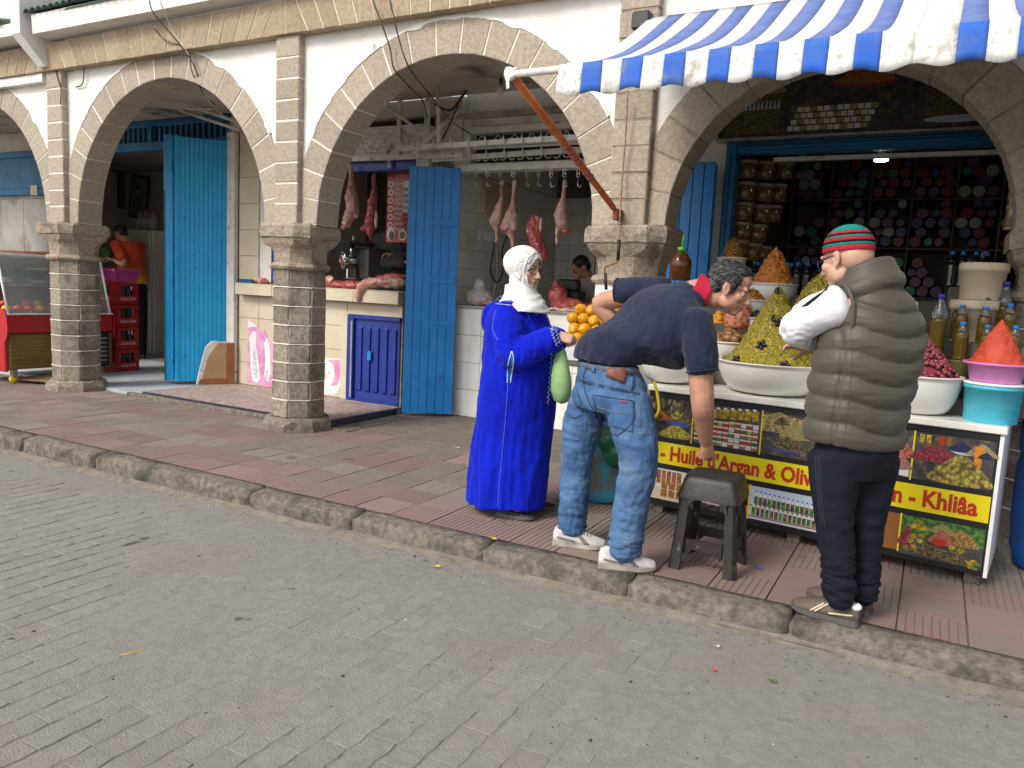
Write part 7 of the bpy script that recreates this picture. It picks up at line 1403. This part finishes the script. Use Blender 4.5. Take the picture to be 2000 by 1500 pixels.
    for v, n_ in zip(vm.vertices, nn):
        p = v.co; q = p-V3((c.x, c.y, 0)); lat = -q.dot(L)-.02; back = -q.dot(f); u = abs(lat)
        ph = (p.z - .785 + (.035*(1-min(1, (lat/.16)**2)) if back > 0 else .0) + .006*nz(p, 6))/.0985
        b = abs(math.sin(PI*ph))**.6; w_ = 1 if p.z < 1.40 else max(0, (1.47-p.z)/.07); sidew = math.exp(-((lat+.205)/.007)**2)
        v.co = p + n_*(w_*(.017*b-.006) - .010*sidew*w_ + .0028*nz((p.x*14, p.y*14, p.z*60), 1) * w_ + .004*nz(p, 9))
    vm.update(); vest = link('padded_vest', vm, 'vest_olive', man, True); tr = bvh(vest)
    seam(tr, [(1658, 600), (1664, 680), (1660, 760), (1650, 850)], .0012, 'vest_olive', vest, 'seam', .001)
    # collar
    ax = V3((-.26, .12, 1)).normalized(); a = V3((1, 0, .26)).normalized(); b = ax.cross(a).normalized(); nk = at(1690, 540, 3.52)
    if 0: MB().loft([[nk+ax*(h+.020*math.cos(2*PI*j/32))+(a*math.cos(2*PI*j/32)*r*1.12+b*math.sin(2*PI*j/32)*r) for j in range(32)] for h, r in ((-.08, .118), (-.05, .108), (-.02, .101), (.012, .097), (.040, .094), (.048, .088), (.040, .080), (-.05, .085))], caps=False).build('collar', 'vest_olive', vest, True)
    ah = shc+L*.155+V3((0, -.02, -.07)); MB().tube([ah+(f*math.cos(t)*.085+V3((0, 0, 1))*math.sin(t)*.125)+L*(.012*math.sin(t)) for t in [2*PI*k/28 for k in range(29)]], .008, 8).build('armhole_trim', 'vest_olive', vest, True)
    # sleeves
    sl = MB(); limb(sl, [SL+V3((.03, .02, -.01)), SL.lerp(EL, .5), EL+V3((.01, 0, 0)), EL.lerp(WL, .55), WL.lerp(EL, .12)], [.088, .082, .070, .062, .050], 20); sm = remesh(sl, .008, 5, .5, 'sleeve'); el = lambda p: max(0, 1-(p-EL).length/.17); folds(sm, .008, (26, 26, 26), 4, el, True); folds(sm, .004, (14, 14, 22), 2); so_ = link('sleeve', sm, 'sleeve_white', man, True); ts = bvh(so_)
    for dx in (0, 4.5, 9): seam(ts, [(1622-dx*.6, 556+dx), (1600-dx, 578+dx*.3), (1575-dx, 598+dx*.2)], .0032, 'pants_black', so_, 'stripe', .001)
    sl = MB(); limb(sl, [SR, SR.lerp(ER, .5), ER, ER.lerp(WR, .5), WR.lerp(ER, .15)], [.06, .06, .058, .055, .05], 16); link('sleeve', remesh(sl, .009, 5, .5, 'sleeve'), 'sleeve_white', man, True)
    # trousers
    pb = MB(); sweep(pb, [(V3((pel.x, pel.y, .83)), L, f, .165, .14), (V3((pel.x, pel.y, .72)), L, f, .170, .14), (V3((pel.x, pel.y, .64)), L, f, .15, .12)], 28)
    limb(pb, [HL, HL.lerp(KL, .5), KL, KL.lerp(AL, .5), AL], [.105, .098, .080, .070, .064], 20); limb(pb, [HR, HR.lerp(KR, .5), KR, KR.lerp(AR, .5), AR], [.105, .096, .078, .066, .060], 20)
    pm = remesh(pb, .009, 5, .5, 'trousers'); low = lambda p: max(0, min(1, (.38-p.z)/.2)); folds(pm, .009, (8, 8, 34), 5, low, True); folds(pm, .005, (12, 12, 14), 2); folds(pm, .006, (8, 8, 20), 7, lambda p: max(0, 1-abs(p.z-.45)/.12), True); po = link('trousers', pm, 'pants_black', man, True); tp_ = bvh(po)
    for dx in (0, 4, 8): seam(tp_, [(1592+dx, 890), (1596+dx, 960), (1604+dx, 1040)], .0015, 'thread', po, 'stripe', .001)
    for h, t, tg in (((1678, 1224), (1558, 1190), 1), ((1700, 1204), (1600, 1172), 0)):
        s_ = shoe(man, gz(*h), gz(*t), 'shoe_taupe', 'sole_grey', .285, .050, .082, 'shoe', 'shoe_cream', tongue='shoe_taupe'); hv = gz(*h); dv = (gz(*t)-hv).normalized(); MB().ball(hv+dv*.022+V3((0, 0, .082)), (.026, .026, .018), 12, 8).build('heel_tab', 'white_plastic', s_, True)
    gl = MB()
    for q in (-1, 1): gl.tube([T @ (V3((q*.033+.026*math.cos(t), .106-.012*(q*math.cos(t) > .3), -.004+.018*math.sin(t)))*1.03) for t in [2*PI*k/18 for k in range(19)]], .0026, 6); gl.tube([T @ V3((q*.062, .092, .004)), T @ V3((q*.082, .03, .012)), T @ V3((q*.088, -.005, .012))], .0026, 6)
    gl.tube([T @ V3((x, .112, .002)) for x in (-.009, 0, .009)], .0022, 6); gl.build('glasses', 'glasses_blue', man, True, kind='stuff')
man_vest()
# ================================================================ people in the shops
def small_person(name_label, hc, fwd, up, sh, shl, cloth, skin, hair, arms, legs=None, hem=.9, fat=0, hair_kind=0, glass=False, dims=(.20, .12)):
    T = headT(hc, fwd, up); mb = MB(); add_head(mb, T, 1.0, fat); lat = Vector(shl).normalized(); L_, R_ = sh+lat*.17, sh-lat*.17; dep = Vector((0, 0, 1)).cross(lat).normalized(); hip = Vector((sh.x, sh.y, hem))+Vector(legs[0]) if legs else Vector((sh.x, sh.y, hem))
    limb(mb, [sh, T @ V3((0, -.02, -.06))], [.06, .056]); sweep(mb, [(hip, lat, dep, .14, .09), (sh, lat, dep, .15, .08)])
    for s0, (e, w) in zip((L_, R_), arms): limb(mb, [s0, e, w], [.048, .042, .028]); add_hand(mb, w, w-e, V3((0, 0, -1)), 1, (.5, .5, .5, .5), .6)
    if legs:
        for q in (-1, 1): limb(mb, [hip+lat*.09*q, hip+lat*.09*q+V3((0, 0, -.42)), Vector((hip.x, hip.y, .09))+lat*.09*q], [.07, .05, .04])
    me = remesh(mb, .008, 3, .5, 'person'); carve(me, T); me.materials.append(MT[skin]); man = link('person', me, None, None, True, label=name_label, cat='person'); brows(man, T)
    hb = MB(); hb.ball(T @ V3((0, -.020, .058)), (.080, .097, .084), 16, 12, T.to_3x3()); hb.ball(T @ V3((0, -.055, .0)), (.066, .05, .055), 14, 10, T.to_3x3()); hm = remesh(hb, .008, 2); folds(hm, .004, (90, 90, 90), 3); link('hair', hm, hair, man, True)
    cb = MB(); sweep(cb, [(hip, lat, dep, dims[0]*.95, dims[1]), (hip.lerp(sh, .5), lat, dep, dims[0]*.97, dims[1]), (hip.lerp(sh, .85), lat, dep, dims[0], dims[1]), (sh+V3((0, 0, .03)), lat, dep, dims[0]*.75, dims[1]*.75), (sh+V3((0, 0, .06)), lat, dep, .08, .07)], 26)
    return man, T, cb, (L_, R_), hip, lat, dep
mk('hoodie', (.035, .036, .040), rough=.9, bump=.2, bsc=200); mk('coat_grey', (.30, .28, .235), (.25, .235, .20), sc=6, rough=.85, bump=.15, bsc=120)
g_ = bpy.data.materials.new('shirt_orange'); g_.use_nodes = True; N = g_.node_tree.nodes; geo = N.new('ShaderNodeNewGeometry'); sep = N.new('ShaderNodeSeparateXYZ'); g_.node_tree.links.new(geo.outputs['Position'], sep.inputs[0]); mr = N.new('ShaderNodeMapRange'); mr.inputs[1].default_value = 1.08; mr.inputs[2].default_value = 1.42; g_.node_tree.links.new(sep.outputs['Z'], mr.inputs[0]); rp_ = N.new('ShaderNodeValToRGB'); rp_.color_ramp.elements[0].color = (.62, .38, .01, 1); rp_.color_ramp.elements[1].color = (.50, .055, .012, 1); g_.node_tree.links.new(mr.outputs[0], rp_.inputs[0]); g_.node_tree.links.new(rp_.outputs[0], N['Principled BSDF'].inputs['Base Color']); N['Principled BSDF'].inputs['Roughness'].default_value = .85; MT['shirt_orange'] = g_
def cafe_man():
    y = 7.3; hc = at(236, 458, y); sh = hc+V3((.13, .03, -.15)); E1, W1 = at(243, 515, 7.1), at(222, 508, 7.0); E2, W2 = at(240, 512, 7.5), at(222, 505, 7.3)
    man, T, cb, (L_, R_), hip, lat, dep = small_person('man in orange and yellow shirt bent over a tray in the cafe', hc, (-.9, -.15, -.45), (-.4, 0, .9), sh, (-.3, -.95, 0), 'shirt_orange', 'skin', 'hair_black', [(E1, W1), (E2, W2)], legs=[(.12, 0, 0)], hem=1.16, dims=(.21, .14))
    for s0, e in ((L_, E1), (R_, E2)): limb(cb, [s0, s0.lerp(e, .8)], [.085, .075], 14)
    me = remesh(cb, .011, 4); folds(me, .006, (12, 12, 12), 2); link('t_shirt', me, 'shirt_orange', man, True)
    tb = MB(); sweep(tb, [(hip+V3((0, 0, .03)), lat, dep, .17, .13), (hip+V3((0, 0, -.12)), lat, dep, .17, .13), (hip+V3((0, 0, -.22)), lat, dep, .15, .11)], 24)
    for q in (-1, 1): limb(tb, [hip+lat*.08*q+V3((0, 0, -.1)), hip+lat*.09*q+V3((.01, 0, -.55)), Vector((hip.x+.0, hip.y, .14))+lat*.09*q], [.10, .085, .075], 16)
    me = remesh(tb, .012, 4); folds(me, .006, (9, 9, 16), 5); po = link('trousers', me, 'pants_black', man, True); tr = bvh(po)
    for dx in (0, 5): seam(tr, [(257+dx, 553), (254+dx, 610), (252+dx, 670)], .006, 'white_plastic', po, 'stripe', .004)
    MB().tube([T @ V3((-.08, -.01, .006)), T @ V3((-.062, .085, .002)), T @ V3((0, .112, 0)), T @ V3((.062, .085, .002))], .004, 6).build('glasses', 'glasses_dark', man, True)
    for q in (-1, 1): f_ = Vector((hip.x, hip.y, .036))+lat*.09*q; shoe(man, f_+V3((.08, 0, 0)), f_+V3((-.19, -.03, 0)), 'shoe_black', 'sole_grey', .27, .045, .07, 'shoe', z0=.036)
    gl = MB().ball(at(207, 495, 7.05), (.09, .09, .10), 14, 10).mesh('melon'); link('melon', gl, 'leafy', None, True, label='dark green melon in front of the man in orange', cat='melon')
cafe_man()
def butcher():
    hc = at(1137, 525, 7.62); sh = hc+V3((.06, .06, -.165))
    man, T, cb, (L_, R_), hip, lat, dep = small_person('dark haired butcher in grey coat looking down behind his counter', hc, (-.62, -.45, -.62), (-.35, -.35, .85), sh, (-.65, -.75, 0), 'coat_grey', 'skin_dark', 'hair_black', [(at(1122, 580, 7.5), at(1105, 585, 7.35)), (at(1165, 590, 7.6), at(1140, 592, 7.4))], legs=[(0, 0, 0)], hem=.95, dims=(.22, .14))
    for s0, e in ((L_, at(1122, 580, 7.5)), (R_, at(1165, 590, 7.6))): limb(cb, [s0, e], [.08, .07], 14)
    me = remesh(cb, .011, 4); folds(me, .008, (12, 12, 18), 2, sharp=True); link('work_coat', me, 'coat_grey', man, True); tb = MB()
    for q in (-1, 1): limb(tb, [hip+lat*.08*q+V3((0, 0, .02)), Vector((hip.x, hip.y, .1))+lat*.09*q], [.11, .08], 14)
    link('trousers', remesh(tb, .02, 2), 'pants_black', man, True); MB().tube([T @ V3((-.022, .094, -.052)), T @ V3((0, .103, -.048)), T @ V3((.022, .094, -.052))], .005, 6).build('moustache', 'hair_black', man, True)
butcher()
def hood_man():
    sh = at(772, 462, 7.15); hc = sh+V3((0, -.03, .24)); EA, WA = at(742, 508, 7.0), at(790, 512, 6.92); EB, WB = at(815, 505, 7.1), at(770, 498, 6.95)
    man, T, cb, (L_, R_), hip, lat, dep = small_person('person in charcoal jumper with folded arms behind the price board', hc, (.3, -.95, 0), (0, 0, 1), sh, (.97, .2, 0), 'hoodie', 'skin_dark', 'hair_black', [(EB, WB), (EA, WA)], legs=[(0, 0, 0)], hem=1.0, dims=(.23, .14))
    for s0, e, w_ in ((L_, EB, WB), (R_, EA, WA)): limb(cb, [s0, e, w_], [.085, .08, .06], 14)
    me = remesh(cb, .011, 4); folds(me, .008, (14, 14, 20), 2, sharp=True); link('jumper', me, 'hoodie', man, True); ab = MB(); sweep(ab, [(hip+V3((0, 0, -.6)), lat, dep, .24, .17), (hip+V3((0, 0, .18)), lat, dep, .235, .165)], 24); link('apron', remesh(ab, .015, 3), 'blue_navy', man, True)
hood_man()
gb = MB()
for q, r in (((1172, 815), (.10, .06, .07)), ((1190, 850), (.11, .06, .12)), ((1200, 885), (.08, .05, .10))): gb.ball(at(*q, 4.52), r, 14, 10)
gbm = remesh(gb, .012, 4); rough_mesh(gbm, .012, 14); link('refuse_bag', gbm, 'bag_dark', None, True, label='dark green plastic bag slung on the teal drum between the jeans legs', cat='bag')
# ================================================================ wires and litter
def W_(lab, pts, r=.006, m='cable'): wire('cable', pts, r, m, None, label=lab, cat='cable')
W_('brown cable hanging from the eave into the cafe arch', [at(292, 0, 4.75), at(300, 25, 4.78), at(345, 80, 4.93), at(380, 130, 5.0), at(395, 180, 5.2), at(420, 205, 5.6)]); W_('second cable beside the brown one over the cafe arch', [at(312, 0, 4.75), at(335, 55, 4.93), at(370, 110, 5.0), at(400, 185, 5.25), at(440, 230, 5.9)], .005, 'white_paint'); W_('looped cable crossing the two over the cafe arch', [at(300, 55, 4.94), at(325, 80, 4.94), at(365, 95, 4.98), at(375, 140, 5.02), at(393, 175, 5.15)], .005)
W_('left of two dark cables over the middle arch', [at(728, 0, 4.9), at(745, 45, 4.94), at(762, 95, 5.0), at(770, 135, 5.03), at(800, 170, 5.3), at(825, 195, 5.8), at(835, 230, 6.1)]); W_('right of two dark cables swinging to the hook rail', [at(762, 0, 4.9), at(775, 60, 4.95), at(798, 130, 5.03), at(840, 185, 5.5), at(880, 235, 6.0), at(920, 262, 6.2)]); W_('tangled dark cables high on the inner wall of the middle arch', [at(965, 135, 6.4), at(930, 150, 6.4), at(905, 185, 6.45), at(880, 215, 6.45), at(850, 205, 6.45)], .014); W_('black cable drooping beside the tangled ones', [at(940, 138, 6.4), at(915, 165, 6.42), at(895, 205, 6.44), at(870, 260, 6.44), at(850, 290, 6.4)], .008); W_('short curled wire on the pilaster by the cafe', [at(105, 118, 4.99), at(112, 150, 4.99), at(119, 175, 4.99), at(118, 205, 4.99)]); W_('hooked wire on the white spandrel by the cafe arch', [at(163, 112, 5.02), at(164, 145, 5.03), at(160, 165, 5.04), at(148, 170, 5.05)])
# grille over the cafe door
gt = thing('wall_rack', 'white metal bracket rack above the blue cafe door', 'rack'); 
for a, b in (((325, 205), (430, 205)), ((350, 215), (470, 255)), ((380, 210), (470, 240))): MB().tube([at(*a, 6.2), at(*b, 6.35)], .018, 8).build('rail', 'white_paint', gt, True)
for x in (325, 354, 382): wire('hook', [at(x, 200, 6.1), at(x+12, 212, 6.15), at(x+35, 212, 6.2)], .012, 'white_paint', gt)
MB().box(-6.9, -6.75, 6.40, 6.5, 2.95, 3.05, .004).build('junction_box', 'white_paint', bld)
mk('leaf_yellow', (.50, .36, .02), rough=.7); mk('leaf_green', (.06, .12, .02), rough=.7); mk('litter_dark', (.05, .045, .04), rough=.9); mk('litter_white', (.45, .43, .39), rough=.8); mk('litter_red', (.5, .05, .04), rough=.8); mk('litter_blue', (.10, .10, .35), rough=.7)
def scrap(px, py, L, w, m, lab, cat, z=None, a=0.0):
    p = gz(px, py, -.105); onr = p.y < KY0-.01; zz = (zr(p.x) if onr else 0.0)+.004; p = gz(px, py, zz); mb = MB(); n = 8
    for s_ in (0, 1): pass
    P = [Vector((math.cos(t)*L*(1 if abs(math.cos(t)) < .95 else 1.25), math.sin(t)*w, .004*math.sin(2*t)+.003)) for t in [2*PI*k/n for k in range(n)]]
    mb.slab(P, (0, 0, -.0015)); mb.build(cat.replace(' ', '_'), m, None, loc=p, rz=a, label=lab, cat=cat)
scrap(851, 1106, .022, .012, 'leaf_yellow', 'yellow leaf on the road before the kerb', 'leaf', a=.4); scrap(962, 1051, .022, .010, 'leaf_yellow', 'curled yellow leaf on the kerb edge', 'leaf', a=-.2); scrap(755, 899, .014, .008, 'litter_red', 'small red scrap on the pavement', 'litter'); scrap(893, 874, .020, .006, 'litter_white', 'white paper stub on the pavement beside the robe', 'litter', a=-.1); scrap(1480, 1108, .026, .012, 'litter_blue', 'blue petal scrap beside the stool', 'litter', a=-.3); scrap(1394, 1308, .010, .006, 'litter_red', 'tiny red brown scrap on the road', 'litter'); scrap(1508, 1330, .014, .008, 'leaf_green', 'small dark green leaf on the road', 'leaf'); scrap(1400, 1262, .010, .006, 'litter_white', 'pale pebble on the road by the grit', 'pebble'); scrap(1190, 1050, .02, .008, 'leaf_yellow', 'yellow peel beside the trainers', 'peel')
wire('twig', [gz(228, 1281, -.12), gz(250, 1277, -.115), gz(285, 1268, -.115)], .003, 'leaf_yellow', None, label='thin dry twig lying on the near road', cat='twig')
# uncountable grains of dirt and chips on road and pavement
mb = MB(); g = random.Random(21)
for k in range(1500):
    x = g.uniform(-6, 1); y = g.uniform(.9, 3.4) if g.random() < .6 else g.uniform(3.2, 3.42)
    z = zr(x)-.002; s = g.choice((.0018, .0025, .004)) * (2.0 if g.random() < .06 else 1); c = Vector((x, y, z)); r = [Vector((s*g.uniform(.6, 1.5)*math.cos(t), s*g.uniform(.6, 1.5)*math.sin(t), 0)) for t in (0, 1.3, 2.5, 3.8, 5.0)]; mb.cm = 1 if g.random() < .12 else 0; mb.add([c+q for q in r]+[c+Vector((0, 0, s*.7))], [(i, (i+1) % 5, 5) for i in range(5)])
mb.build('grit_specks', ['litter_dark', 'litter_white'], None, label='fine dark and pale grit scattered over the road', cat='grit', kind='stuff')
